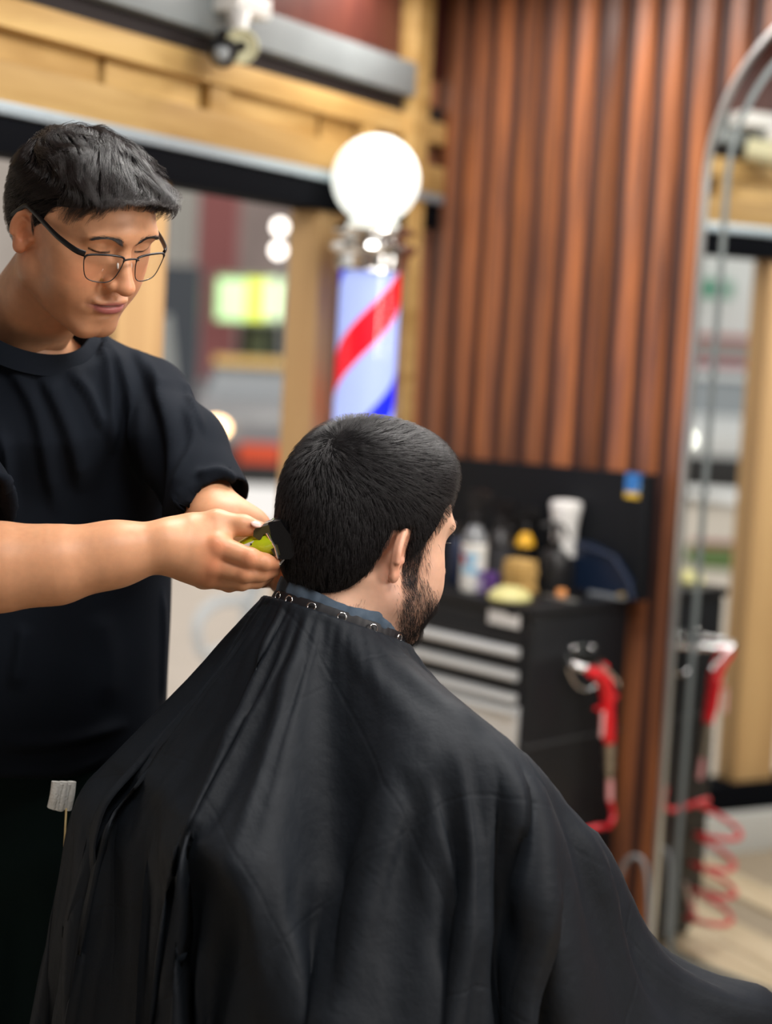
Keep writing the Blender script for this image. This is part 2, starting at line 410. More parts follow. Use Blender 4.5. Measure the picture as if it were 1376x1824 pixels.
def ribbons(P_, rad, sides=3):
    """P_ (n, k, 3) strands -> one tapering prism per strand"""
    n, k, _ = P_.shape; t = np.gradient(P_, axis=1); t /= np.linalg.norm(t, axis=-1, keepdims=True) + 1e-12
    u = np.cross(t, np.array([.3, .5, .8])); u /= np.linalg.norm(u, axis=-1, keepdims=True) + 1e-9; w = np.cross(t, u)
    taper = np.linspace(1, .25, k)[None, :, None]; rr = (np.broadcast_to(np.asarray(rad, float), (n,))[:, None, None]) * taper
    V = np.stack([P_ + rr * (math.cos(a) * u + math.sin(a) * w) for a in np.arange(sides) * 2 * np.pi / sides], 2)   # n,k,s,3
    idx = np.arange(n * k * sides).reshape(n, k, sides); a = idx[:, :-1]; b = idx[:, 1:]
    q = np.stack([a, np.roll(a, -1, 2), np.roll(b, -1, 2), b], -1).reshape(-1, 4)
    return V.reshape(-1, 3), q
# ------------------------------------------------------------------ heads (local: x right, y forward, z up, origin between the ear canals)
def head_sdf(p, o):
    """o: options dict"""
    q = p.copy(); q[:, 0] = np.abs(q[:, 0]); x, y, z = q.T
    cr_ = o.get('crown', 0); d = ell(q, (0, -.006, .042 - cr_ * .4), (.0765, .099, .088 - cr_ * .6))
    d = smin(d, ell(q, (0, .030, .050 - cr_ * .4), (.067, .066, .062 - cr_ * .6)), .03)
    d = smin(d, ell(q, (0, .034, -.018), (.061, .056, .070)), .03)            # mid face
    d = smin(d, cone(q, (.050, .004, -.050), (.016, .072, -.089), .019 + o.get('jaw', 0), .018), .028)
    d = smin(d, ell(q, (0, .040, -.058), (.047 + o.get('jaw', 0), .046, .042)), .02)
    d = smin(d, sph(q, (.043, .052, -.004), .0235), .022)                       # cheek bone
    d = smin(d, sph(q, (.034, .058, -.034), .0235 + o.get('cheek', 0)), .024)                       # cheek
    d = smin(d, ell(q, (0, .071, -.087), (.021, .0185, .0165)), .016)                 # chin
    d = smin(d, ell(q, (0, .078, -.052), (.028, .0185, .022)), .018)                  # muzzle
    # neck
    n0, n1, rn = o['neck']
    d = smin(d, cone(q, (0, -.022, -.04), n0, .052, rn), .028)
    d = smin(d, cone(q, n0, n1, rn, rn + .006), .02)
    d = smin(d, cone(q, (.046, -.02, -.03), (.026, n1[1] + .05, n1[2]), .010, .012), .03)       # neck muscle
    # brow and sockets
    d = smin(d, ell(q, (.028, .084, .043), (.025, .0115, .0080)), .016)
    d = smin(d, ell(q, (0, .092, .047), (.02, .010, .012)), .012)
    d = smax(d, -ell(q, (.0335, .108, .0285), (.0185, .0185, .0125)), .014)
    d = smax(d, -ell(q, (.0125, .100, .024), (.0075, .0085, .010)), .008)
    # eyeball with lowered lid
    e = np.array((.0325, .0775, .0285)); ld = sph(q, e, .0128)
    lx = (q[:, 0] - e[0]); crease = z - (e[2] + .0052 - 14 * lx ** 2); ld = ld + .0016 * np.exp(-(crease / .0012) ** 2)
    lash = z - (e[2] - .0062 + 12 * lx ** 2 + .06 * lx); ld = ld - .0013 * np.exp(-((lash - .0010) / .0012) ** 2) + .0015 * np.exp(-((lash + .0009) / .0007) ** 2)
    d = smin(d, ld, .0035)
    # nose
    d = smin(d, cone(q, (0, .083, .024), (0, .101, -.014), .0075, .0125), .010)
    nb, nt = np.array((0, .0935, .026)), np.array((0, .1195, -.0135))
    d = smin(d, cone(q, nb, nt, .0066, .0088), .011)
    d = smin(d, ell(q, (0, .1165, -.0150), (.0125, .0100, .0095)), .006)
    d = smin(d, ell(q, (.0135, .1020, -.0170), (.0076, .0125, .0085)), .0055)
    d = smax(d, -ell(q, (.0072, .1085, -.0245), (.0034, .0062, .0042)), .003)
    d = d + .0016 * np.exp(-((x - .0195 - .25 * (-.02 - z)) / .003) ** 2 - ((z + .022) / .010) ** 2 - ((y - .09) / .02) ** 2)
    # lips
    zc = -.0490 - .7 * np.minimum(x, .028) ** 2 - .0002 + o.get('smile', 0) * x
    up = ell(q, (0.0065, .0940, -.0440), (.0205, .0098, .0066)); lo_ = ell(q, (0, .0945, -.0548), (.0200, .0100, .0082))
    d = smin(d, up, .004); d = smin(d, lo_, .005)
    d = smin(d, ell(q, (.022, .0835, -.0480), (.010, .0080, .0055)), .006)
    d = d + .0030 * np.exp(-((z - zc) / .0011) ** 2 - (x / .025) ** 4) * (y > .065)
    d = d + .0012 * np.exp(-(x / .0026) ** 2 - ((z + .033) / .006) ** 2) * (y > .07)
    d = d + .0035 * np.exp(-(x / .017) ** 2 - ((z + .0665) / .0045) ** 2) * (y > .06)      # under lip
    d = d + .0016 * np.exp(-((x - .0320) / .004) ** 2 - ((z + .0490) / .006) ** 2) * (y > .06)
    # ear
    d = smin(d, ear(q), .003)
    return d
EARFL = 24
def ear(q):
    c = np.array((.0755, -.010, .003), F32); t = R(13)   # tilt back
    ax = np.array([[1, 0, 0], [0, math.cos(t), math.sin(t)], [0, -math.sin(t), math.cos(t)]])
    fl = R(EARFL)                                        # flare: the back edge stands away from the skull
    u = q - c
    X = u[:, 0] * math.cos(fl) + u[:, 1] * math.sin(fl); Y = -u[:, 0] * math.sin(fl) + u[:, 1] * math.cos(fl)
    Y, Z = Y * math.cos(t) + u[:, 2] * math.sin(t) * -1, Y * math.sin(t) + u[:, 2] * math.cos(t)
    # Y forward, Z up, X outward, in ear plane
    Y = -Y
    rz = .031; w = np.where(Z > 0, .0185, .0185 - .0065 * np.clip(-Z / .03, 0, 1) ** 1.3)
    rr = np.sqrt((Y / w) ** 2 + (Z / rz) ** 2 + 1e-9)
    plate = np.maximum(np.abs(X) - .0035, (rr - 1) * .016)
    plate = smax(np.abs(X + .001) - .0035, (rr - 1) * .016, .004)
    back = np.clip((Y + .010) / .012, 0, 1)
    rim = np.sqrt(((rr - .90) * .0165) ** 2 + (X - .0035) ** 2) - .0036
    rimm = rim + (1 - np.clip((Y + .016) / .008, 0, 1)) * .02 * (Z < .012) + np.clip((-Z - .014) / .006, 0, 1) * .01
    d = smin(plate, rimm, .003)
    anti = np.sqrt(((rr - .56) * .016) ** 2 + (X - .0025) ** 2) - .0026 + (Y < -.002) * .01 * np.clip((-.002 - Y) / .004, 0, 1) + (Z > .016) * .01
    d = smin(d, anti, .003)
    lobe = np.sqrt((Y + .003) ** 2 + (X + .0) ** 2 * 2.2 + (Z + .0245) ** 2) - .0088
    d = smin(d, lobe, .004)
    conch = np.sqrt(((Y + .0035) / .0075) ** 2 + ((Z + .003) / .0115) ** 2 + ((X - .004) / .009) ** 2) - 1
    d = smax(d, -conch * .0075, .003)
    tr = np.sqrt((Y + .0135) ** 2 + (X - .0025) ** 2 + ((Z + .004) * .7) ** 2) - .0036
    d = smin(d, tr, .003)
    root = np.sqrt((Y + .007) ** 2 + (X + .008) ** 2 + (Z * .55) ** 2) - .0085
    return smin(d, root, .006)
def head_color(v, base, o):
    x = np.abs(v[:, 0]); y = v[:, 1]; z = v[:, 2]
    base = np.asarray(base); c = np.tile(base, (len(v), 1))
    def mix(w, col):
        nonlocal c
        w = np.clip(w, 0, 1)[:, None]; c = c * (1 - w) + np.asarray(col) * w
    red = base * np.array((1.12, .74, .66))
    mix(.6 * g3(np.abs(v * [1, 0, 0]) + v * [0, 1, 1], (.08, -.012, .0), (.012, .03, .035)), red)     # ears
    mix(.40 * g3(np.abs(v * [1, 0, 0]) + v * [0, 1, 1], (.04, .07, -.012), (.018, .03, .016)), red)
    mix(.35 * g3(np.abs(v * [1, 0, 0]) + v * [0, 1, 1], (.0, .118, -.015), (.014, .012, .012)), red)
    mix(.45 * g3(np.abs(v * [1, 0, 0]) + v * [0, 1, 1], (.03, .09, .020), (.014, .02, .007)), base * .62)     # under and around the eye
    lp = np.exp(-((x) / .0265) ** 4) * (y > .07)
    zc = -.0492 - .7 * np.minimum(x, .028) ** 2
    lipm = lp * np.clip(1.35 - np.abs((z - zc + .0012)) / np.where(z > zc, .0072 * (1 - .5 * (x / .027) ** 2), .0110 * (1 - .6 * (x / .027) ** 2)), 0, 1) * 2
    mix(lipm * .8, o.get('lip', base * np.array((.85, .50, .52))))
    mix(lp * np.exp(-((z - zc) / .0010) ** 2) * .9, base * .18)
    st = o.get('stubble', .0)
    jawm = np.clip((-.028 - z) / .02, 0, 1) * np.clip((y + .03) / .03, 0, 1) * np.clip((z + .135) / .03, 0, 1) * (1 - np.clip(lipm, 0, 1))
    mix(st * jawm, base * np.array((.45, .42, .45)))
    # lash line, brow shade
    e = np.array((.0325, .0775, .0285)); lx = x - e[0]; lash = z - (e[2] - .0062 + 12 * lx ** 2 + .06 * lx)
    mix(1.4 * np.exp(-((lash + .0004) / .0012) ** 2) * (np.abs(lx) < .0140) * (y > .075), (.02, .012, .01))
    return c
def skin_mat(name):
    ma = bpy.data.materials.new(name); ma.use_nodes = True; N = ma.node_tree.nodes; L = ma.node_tree.links; b = N['Principled BSDF']
    at = N.new('ShaderNodeVertexColor'); at.layer_name = 'Col'
    nz = N.new('ShaderNodeTexNoise'); nz.inputs['Scale'].default_value = 90; nz.inputs['Detail'].default_value = 6
    tc = N.new('ShaderNodeTexCoord'); L.new(tc.outputs['Object'], nz.inputs['Vector'])
    hs = N.new('ShaderNodeHueSaturation'); mr = N.new('ShaderNodeMapRange'); L.new(nz.outputs['Fac'], mr.inputs['Value'])
    mr.inputs['To Min'].default_value = .86; mr.inputs['To Max'].default_value = 1.14
    L.new(mr.outputs[0], hs.inputs['Value']); L.new(at.outputs['Color'], hs.inputs['Color']); L.new(hs.outputs[0], b.inputs['Base Color'])
    b.inputs['Roughness'].default_value = .46; b.inputs['Specular IOR Level'].default_value = .42
    b.inputs['Subsurface Weight'].default_value = .22; b.inputs['Subsurface Radius'].default_value = (1, .32, .18); b.inputs['Subsurface Scale'].default_value = .005
    n2 = N.new('ShaderNodeTexNoise'); n2.inputs['Scale'].default_value = 900; n2.inputs['Detail'].default_value = 3; L.new(tc.outputs['Object'], n2.inputs['Vector'])
    bp = N.new('ShaderNodeBump'); bp.inputs['Strength'].default_value = .12; bp.inputs['Distance'].default_value = .0006
    L.new(n2.outputs['Fac'], bp.inputs['Height']); L.new(bp.outputs[0], b.inputs['Normal'])
    return ma
# ------------------------------------------------------------------ folds drawn as ridges over a surface
def polydist(q, line):
    """distance of 2-D points to a polyline, arc position 0..1, signed side"""
    line = np.asarray(line, float); best = np.full(len(q), 1e9); pos = np.zeros(len(q)); sd = np.zeros(len(q))
    L = np.linalg.norm(np.diff(line, axis=0), axis=1); T = L.sum(); acc = 0
    for a, b, l in zip(line[:-1], line[1:], L):
        ab = b - a; t = np.clip(((q - a) @ ab) / (l * l), 0, 1); r = q - a - t[:, None] * ab; dd = np.hypot(*r.T)
        m = dd < best; best[m] = dd[m]; pos[m] = ((acc + t * l) / T)[m]; sd[m] = np.sign(ab[0] * r[:, 1] - ab[1] * r[:, 0])[m]; acc += l
    return best, pos, sd
def fold_amount(q, folds):
    """folds: (polyline px, height m, width px left, width px right)"""
    out = np.zeros(len(q))
    for line, amp, wl, wr in folds:
        line = catmull(line, 5); d, t, s = polydist(q, line)
        w = np.where(s > 0, wl, wr); taper = np.minimum(1, np.minimum(t / .18 + .12, (1 - t) / .22 + .05))
        out += amp * taper * np.exp(-(d / w) ** 2)
    return out

SKB = np.array((.63, .315, .170)); SKC = np.array((.66, .40, .28))
m_skin = skin_mat('skin')
m_hair = mat('black_hair', (.020, .0180, .0195), .42, spec=.6)
m_hairb = mat('dark_brown_hair', (.020, .0135, .0125), .30, spec=.7)
m_shirt = mat('black_jersey', (.0060, .0085, .0135), .85, spec=.10, bump=.12, scale=900, bdist=.0004, detail=2)
m_pants = mat('dark_green_trousers', (.002, .009, .009), .8, spec=.12)
m_blackp = mat('black_plastic', (.005, .005, .006), .35, spec=.35)
m_chrome = mat('chrome', (.75, .76, .77), .12, 1.0)
m_silver = mat('brushed_silver', (.55, .57, .58), .32, 1.0)

BF = Frame((-.3925, 2.075, 1.537), (.6626, -.5962, -.4534), (.2684, -.3761, .8869)); BS = .945
CF = Frame((-.0240, 2.0, 1.181), (.770, .625, -.155), (.12, .08, .985)); CS = 1.02
BO = dict(crown=.018, neck=((0, -.034, -.10), (0, -.080, -.17), .057), stubble=.28, jaw=.004, cheek=.003, lip=(.42, .135, .125))
NKB, SHc = P(600, 1180, 1.985), P(608, 1262, 1.975)
n1_ = (CF.A @ (NKB - CF.o)) / CS; CO = dict(neck=(tuple(n1_ * .5 + [0, -.018, -.020]), tuple(n1_), .061), stubble=.45, jaw=.006, cheek=.009)

# -------------------------------------------------- barber: body
def hand_right(p):
    """world-space right hand round the clipper"""
    Yw = 1.925
    def q(px, py, dy=0): return P(px, py, Yw + dy)
    w = q(296, 971, .0)
    idx = [q(386, 972, -.004), q(446, 994, -.012), q(472, 1001, -.004), q(489, 1004, .006)]
    mid = [q(380, 1006, .0), q(436, 1020, -.006), q(466, 1021, .004), q(488, 1016, .014)]
    rin = [q(374, 1026, .010), q(430, 1035, .006), q(458, 1034, .016), q(476, 1028, .026)]
    pin = [q(362, 1028, .026), q(408, 1040, .026), q(432, 1040, .034), q(450, 1034, .040)]
    th = [q(318, 950, .018), q(386, 931, .016), q(434, 936, .012), q(463, 942, .010)]
    d = cone(p, w, q(340, 985, .006), .027, .030)
    for c, r in ((idx, .0165), (mid, .0155), (rin, .0145), (pin, .014)):
        d = smin(d, cone(p, q(315, 980, .008), c[0], .024, r), .014)
    d = smin(d, chain(p, th, (.019, .0150, .0118, .0088), .006), .016)
    d = smin(d, cone(p, q(345, 955, .012), q(385, 955, .010), .022, .013), .015)
    fr = ((idx, (.0142, .0112, .0100, .0078)), (mid, (.0140, .0112, .0100, .0078)), (rin, (.0132, .0105, .0094, .0074)), (pin, (.0118, .0090, .0082, .0066)))
    for c, r in fr:
        f = chain(p, c, r, .003); f = smin(f, sph(p, c[1], r[1] + .0006), .003); d = smin(d, f, .0035)
    d = smin(d, sph(p, idx[0] + [0, -.004, .002], .0115), .006); d = smin(d, sph(p, mid[0] + [0, -.004, 0], .0110), .006)
    # creases between the knuckles
    return d
ELB, WRI = P(-75, 1018, 1.915), P(296, 971, 1.925)
def fore_right(p):
    a = chain(p, [ELB, P(0, 1010, 1.905), P(100, 1006, 1.91), P(200, 988, 1.918), WRI], (.045, .0455, .0395, .0325, .0285), .03)
    return a
def arm_r(p): return smin(smin(fore_right(p), hand_right(p), .012), cone(p, P(-160, 800, 2.04), ELB, .046, .044), .03)
LSH = P(272, 715, 2.235); LEL = P(392, 938, 2.055); LWR = P(484, 1004, 2.125)
def arm_l(p):
    d = chain(p, [LSH, LEL], (.036, .036), .01)
    d = smin(d, chain(p, [LEL, P(430, 955, 2.07), LWR], (.038, .036, .027), .02), .02)
    pc = P(500, 1018, 2.10)
    d = smin(d, cone(p, LWR, pc, .026, .022), .012)
    for i, (a, b, c) in enumerate(((( 500, 1005, 2.085), (516, 1004, 2.062), (532, 1012, 2.045)), ((502, 1018, 2.085), (518, 1022, 2.060), (534, 1030, 2.043)),
                                  ((502, 1032, 2.087), (517, 1039, 2.062), (531, 1046, 2.047)), ((498, 1042, 2.092), (511, 1052, 2.070), (524, 1058, 2.056)))):
        d = smin(d, chain(p, [P(*a), P(*b), P(*c)], (.0115, .0098, .0078), .003), .004)
    d = smin(d, chain(p, [P(470, 1022, 2.11), P(455, 1030, 2.07), P(468, 1034, 2.035)], (.016, .0125, .0095), .004), .010)
    return d
def merge(parts):
    V, Q, C, n = [], [], [], 0
    for v, q, c in parts: V.append(v); Q.append(q + n); C.append(c); n += len(v)
    return np.concatenate(V), np.concatenate(Q), np.concatenate(C)
def limb_color(v, base, tips=()):
    c = np.tile(base, (len(v), 1))
    for t, r, k in tips:
        w = (k * np.exp(-.5 * (((v - t) ** 2).sum(1)) / r ** 2))[:, None]; c = c * (1 - w) + base * np.array((1.12, .66, .58)) * w
    return c
def drop(v, q, keep):
    """keep only quads whose vertices all satisfy keep"""
    m = keep[q].all(1); q = q[m]; use = np.zeros(len(v), bool); use[q] = True; ids = np.cumsum(use) - 1
    return use, ids[q]

bp_root = empty('person', (BF.o[0] - .1, BF.o[1] + .15, 0), 'standing man in black t-shirt and glasses looking down at the clipper he holds', 'person')
fB = lambda p: head_sdf(p, BO)
hv, hq = polygonise(fB, (-.10, -.16, -.215), (.10, .14, .15), .0015); hv = relax(hv, hq, 1, .3)
hc = head_color(hv, SKB, BO)
NECKB = BF.w(np.array(BO['neck'][1]) * BS)
# torso (inside the shirt) and legs
TO = np.array([-.482, 2.225, 1.13]); TF = Frame(TO, (.45, -.89, 0), (0, 0, 1))
def torso_b(p):
    q = TF.l(p)
    d = sbox(q, (0, 0, .0), (.155, .085, .27), .08); d = smin(d, cone(q, (.120, 0, .205), (-.120, 0, .205), .045, .045), .04)
    d = smin(d, cone(p, NECKB, NECKB + [0, .02, -.08], .055, .075), .04); d = smin(d, cone(p, LSH, TO + [.05, 0, .2], .032, .05), .04)
    return d
tv, tq = polygonise(torso_b, TO - [.33, .32, .34], TO + [.33, .32, .36], .008)
nail_t, nail_d = P(468, 938, 1.935), P(489, 1004, 1.93)
av, aq = polygonise(arm_r, P(-160, 1090, 2.15) * [1, 0, 1] + [0, 1.84, 0], P(560, 700, 2.15) * [1, 0, 1] + [0, 2.12, 0], .0017)
ac = limb_color(av, SKB, [(P(386, 972, 1.905), .012, .45), (P(380, 1006, 1.91), .010, .45), (P(374, 1030, 1.92), .010, .35), (P(446, 994, 1.90), .010, .35), (P(489, 1004, 1.93), .012, .5), (P(460, 940, 1.93), .010, .35), (P(436, 1020, 1.91), .010, .25)])
lv, lq = polygonise(arm_l, (-.36, 1.98, .98), (-.08, 2.32, 1.42), .0022); lc = limb_color(lv, SKB)
V, Q, C = merge([(BF.w(hv * BS), hq, hc), (tv, tq, limb_color(tv, SKB)), (av, aq, ac), (lv, lq, lc)])
link('body', qmesh('body', V, Q, col=C), m_skin, bp_root)
# thumb nail
nl = MB(); nax = np.array([unit(P(470, 943, 1.93) - P(440, 935, 1.93)), [0, 1, 0], [0, 0, 1.]]); nax[1] = unit(np.cross([0.1, -.55, .83], nax[0])); nax[2] = np.cross(nax[0], nax[1])
nl.ball(P(457, 936, 1.926) + np.array([0, -.001, .0015]), (.0068, .0052, .0022), ax=nax)
nl.build('thumb_nail', mat('nail', (.72, .45, .38), .28), bp_root, 80)

# -------------------------------------------------- barber: t-shirt
SH_FOLDS = [([(262, 640), (300, 760), (312, 860), (300, 990)], .0105, 10, 30), ([(178, 606), (186, 660), (192, 740), (196, 810)], .0060, 8, 16),
    ([(190, 610), (222, 690), (240, 770), (250, 830)], .0070, 8, 20), ([(70, 660), (105, 740), (125, 800), (140, 880)], .0075, 9, 26), ([(120, 660), (150, 700), (175, 755), (190, 770)], .0060, 7, 16),
    ([(10, 640), (60, 730), (85, 850), (100, 920)], .0055, 10, 20), ([(0, 770), (10, 860), (18, 930)], .007, 8, 14), ([(236, 620), (270, 690), (290, 740)], .0045, 7, 12),
    ([(255, 700), (262, 800), (258, 900)], .0040, 10, 14), ([(330, 720), (345, 790), (330, 850), (318, 900)], .006, 8, 14), ([(350, 850), (390, 840), (425, 862)], .006, 9, 9),
    ([(318, 900), (350, 885), (400, 875), (430, 870)], .0050, 6, 9), ([(320, 680), (345, 730), (362, 775)], .0045, 6, 10), ([(40, 1110), (30, 1180), (20, 1230)], .006, 10, 20), ([(0, 1330), (120, 1320), (230, 1290)], .0055, 9, 14), ([(0, 1375), (120, 1372), (190, 1345)], .0045, 8, 10),
    ([(170, 1090), (190, 1170), (180, 1260)], .0045, 20, 26), ([(288, 1050), (289, 1150), (287, 1260)], .0035, 3, 5)]
SCB = P(150, 740, 2.2)
def tshirt_arm(): return LSH + [-.014, .0, -.008], P(372, 905, 2.10)
SA, SB = tshirt_arm(); SDIR = unit(P(388, 985, 2.07) - P(372, 905, 2.10)); SDIR = unit(SB - SA + [.03, 0, -.06]); SE = P(375, 908, 2.10)
RA, RB = P(-170, 740, 2.08), P(-78, 925, 1.96); RDIR = unit(RB - RA)
NTOP = BF.w(np.array(BO['neck'][0]) * BS)
COLc = NECKB + np.array([.022, -.030, -.004]); COLn = unit([.30, -.42, .80])
def shirt_b(p):
    q = TF.l(p); x, y, z = q.T
    hw = .212 + .010 * np.sin((z + .1) * 6) + .012 * np.clip(-z / .3, 0, 1); dp = .124 + .02 * np.clip(-z / .3, 0, 1)
    body = (((np.abs(x - .012) / hw) ** 2.6 + (np.abs(y + .01) / dp) ** 2.6 + 1e-9) ** (1 / 2.6) - 1) * .125
    top = z - (.275 - .36 * np.abs(x) - .25 * np.abs(y))
    d = smax(body, top * .8, .07)
    sl = smin(cone(p, SA, P(326, 800, 2.16), .050, .054), cone(p, P(326, 800, 2.16), SB + (SB - SA) * .25, .054, .056), .02)
    d = smin(d, sl, .035)
    d = smin(d, cone(p, RA, RB + (RB - RA) * .3, .068, .080), .05)
    d = smin(d, cone(p, COLc + COLn * .002, NECKB + [.01, .01, -.10], .082, .12), .05)
    d = smin(d, cone(p, LSH + [-.01, 0, .0], NECKB + [.01, .02, -.055], .056, .075), .03); d = smin(d, cone(p, RA + [0, 0, .012], NECKB + [-.02, .02, -.055], .070, .075), .03)
    c1 = (p - SE.astype(F32)) @ SDIR.astype(F32); near = np.sqrt(((p - SE.astype(F32)) ** 2).sum(-1)) - .16
    d = smax(d, -np.maximum(-c1, near), .003)
    inn = smax(cone(p, P(326, 800, 2.16), SB + (SB - SA) * .3, .046, .049), -(c1 + .035), .01); d = np.maximum(d, -inn)
    c2 = (p - RB.astype(F32)) @ RDIR.astype(F32); near = np.sqrt(((p - RB.astype(F32)) ** 2).sum(-1)) - .17
    d = smax(d, -np.maximum(-c2, near), .003)
    inn = smax(cone(p, RA, RB + (RB - RA) * .3, .060, .070), -(c2 + .035), .01); d = np.maximum(d, -inn)
    g = p - COLc.astype(F32); hh = g @ COLn.astype(F32); rr = np.sqrt(np.maximum((g ** 2).sum(-1) - hh ** 2, 0))
    d = smax(d, -np.maximum(-(hh + .004), rr - .096), .004)
    d = np.maximum(d, -np.maximum(rr - .079, -(hh + .03)))
    return smax(d, .853 - p[:, 2], .004)
lo, hi = np.array([-.86, 1.84, .83]), np.array([-.10, 2.50, 1.48])
sv, sq = polygonise(shirt_b, lo, hi, .0042)
sv = relax(sv, sq, 1, .3); sn = grad(shirt_b, sv, .004)
vis = np.clip(-(sn * unit([0, 1, -.1])).sum(1) * 2.2 + .4, 0, 1)
sv = sv + sn * (1.45 * fold_amount(proj(sv), SH_FOLDS) * vis)[:, None]
from mathutils import noise as _ns
sv += sn * np.array([_ns.noise(Vector((p[0] * 9, p[1] * 9, p[2] * 5))) * .0035 for p in sv])[:, None]
me = qmesh('t_shirt', sv, sq); so = link('t_shirt', me, m_shirt, bp_root); so['label'] = 'black crew-neck t-shirt with loose sleeves'
# collar band
u_ = unit(np.cross(COLn, [0, 1, 0])); w_ = np.cross(COLn, u_)
def collar_pt(a, rr, hh):
    d = math.cos(a) * u_ + math.sin(a) * w_; return COLc + d * rr * (1 + .10 * abs(math.sin(a))) + COLn * hh
cb = MB(); prof = []
nA = 72
for i in range(nA):
    a = i / nA * 2 * math.pi
    prof.append([collar_pt(a, r_, h_) for r_, h_ in ((.0725, .009), (.0745, .0105), (.0790, .0075), (.0860, .0005), (.0930, -.0085), (.0905, -.0105), (.078, .0))])
pv = np.array(prof); k_ = pv.shape[1]; idx_ = np.arange(nA * k_).reshape(nA, k_)
qd = np.stack([idx_, np.roll(idx_, -1, 0), np.roll(np.roll(idx_, -1, 0), -1, 1), np.roll(idx_, -1, 1)], -1).reshape(-1, 4)
cb.add(pv.reshape(-1, 3), qd); cb.build('collar', m_shirt, so, 60)

# -------------------------------------------------- barber: trousers and shoes
def pants_b(p):
    d = sbox(p, (-.485, 2.26, .80), (.185, .115, .16), .10)
    for s, fx, fy in ((1, -.365, 2.22), (-1, -.625, 2.20)):
        hip = np.array([-.485 + s * .088, 2.25, .78])
        d = smin(d, chain(p, [hip, ((hip[0] + fx) / 2 + s * .0, 2.21, .50), (fx, fy, -.03)], (.112, .100, .068), .02), .05)
    return smax(d, -.065 - p[:, 2], .01)
pv_, pq = polygonise(pants_b, (-.80, 2.04, -.08), (-.20, 2.46, .98), .008)
po = link('trousers', qmesh('trousers', pv_, pq), m_pants, bp_root); po['label'] = 'dark green trousers'
for fx, fy in ((-.36, 2.22), (-.63, 2.20)):
    def shoe_b(p): return smax(smin(ell(p, (fx + .03, fy - .06, -.055), (.045, .135, .05)), sph(p, (fx, fy, -.02), .05), .03), -.0915 - p[:, 2], .01)
    shv, shq = polygonise(shoe_b, (fx - .12, fy - .22, -.11), (fx + .12, fy + .12, .04), .008)
    link('shoe', qmesh('shoe', shv, shq), m_blackp, bp_root)
# -------------------------------------------------- glasses
def gl(p): return BF.w((np.asarray(p, float) * [1.05, 1, 1.05] + [0, 0, .001]) * BS)
gt = empty('glasses', tuple(gl((0, .112, .005))), 'thin black-framed glasses with rectangular lenses worn low on the nose', 'glasses')
m_frame = mat('black_metal_frame', (.012, .012, .014), .3, .2)
def lens_outline(s, n=10):
    pts = [(.0105, .0165), (.020, .0190), (.035, .0195), (.0520, .0175), (.0580, .0130), (.0560, .0000), (.0510, -.0120), (.042, -.0165), (.026, -.0170), (.0165, -.0120), (.0115, -.000), (.0095, .0100)]
    c = catmull(np.array(pts), n // 3, True); x, z = c.T
    y = .1135 - 3.2 * np.maximum(x - .004, 0) ** 2 - .05 * (x) - .10 * z * 0
    return np.stack([s * x, y - .16 * z * .3 + (.020 - z) * -.10, z + .006], 1)
for s in (1, -1):
    L_ = lens_outline(s); tb = MB(); cl = np.vstack([L_, L_[:2]])
    rad = np.where(cl[:, 2] > .016, .0013, .00065); tb.tube(gl(cl), rad * 1.0, 8, False)
    tb.build('rim', m_frame, gt, 60)
    c = L_.mean(0); lb = MB(); n = len(L_); lb.add(np.vstack([gl(L_), gl(L_) - BF.A[1] * .0012, [gl(c + [0, .0015, 0])], [gl(c + [0, .0015, 0]) - BF.A[1] * .0012]]),
        [(i, (i + 1) % n, 2 * n) for i in range(n)] + [(n + (i + 1) % n, n + i, 2 * n + 1) for i in range(n)] + [(i, n + i, n + (i + 1) % n, (i + 1) % n) for i in range(n)])
    lb.build('lens', glass('lens_glass', (1, 1, 1)), gt, 60)
    tm = MB(); hp = [(s * .0575, .0985, .0225), (s * .0665, .0880, .0235), (s * .0745, .060, .0270), (s * .0770, .030, .0310), (s * .0790, .004, .0345), (s * .0800, -.010, .0335), (s * .0815, -.030, .012)]
    cv_ = catmull(np.array(hp), 6); u = np.linspace(0, 1, len(cv_))
    tm.tube(gl(cv_), .0041 - .0012 * u, 10, True, flat=.45, up=BF.A[0]); tm.build('temple_arm', m_blackp, gt, 60)
    pd = MB(); pd.ball(gl((s * .0095, .1030, .008)), (.0016, .003, .004)); pd.build('nose_pad', mat('clear_pad', (.6, .55, .5), .3), gt, 80)
br = MB(); br.tube(gl(catmull(np.array([(.0108, .1130, .0200), (.005, .1150, .0225), (-.005, .1150, .0225), (-.0108, .1130, .0200)]), 5)), .0011, 8); br.build('bridge', m_frame, gt, 60)
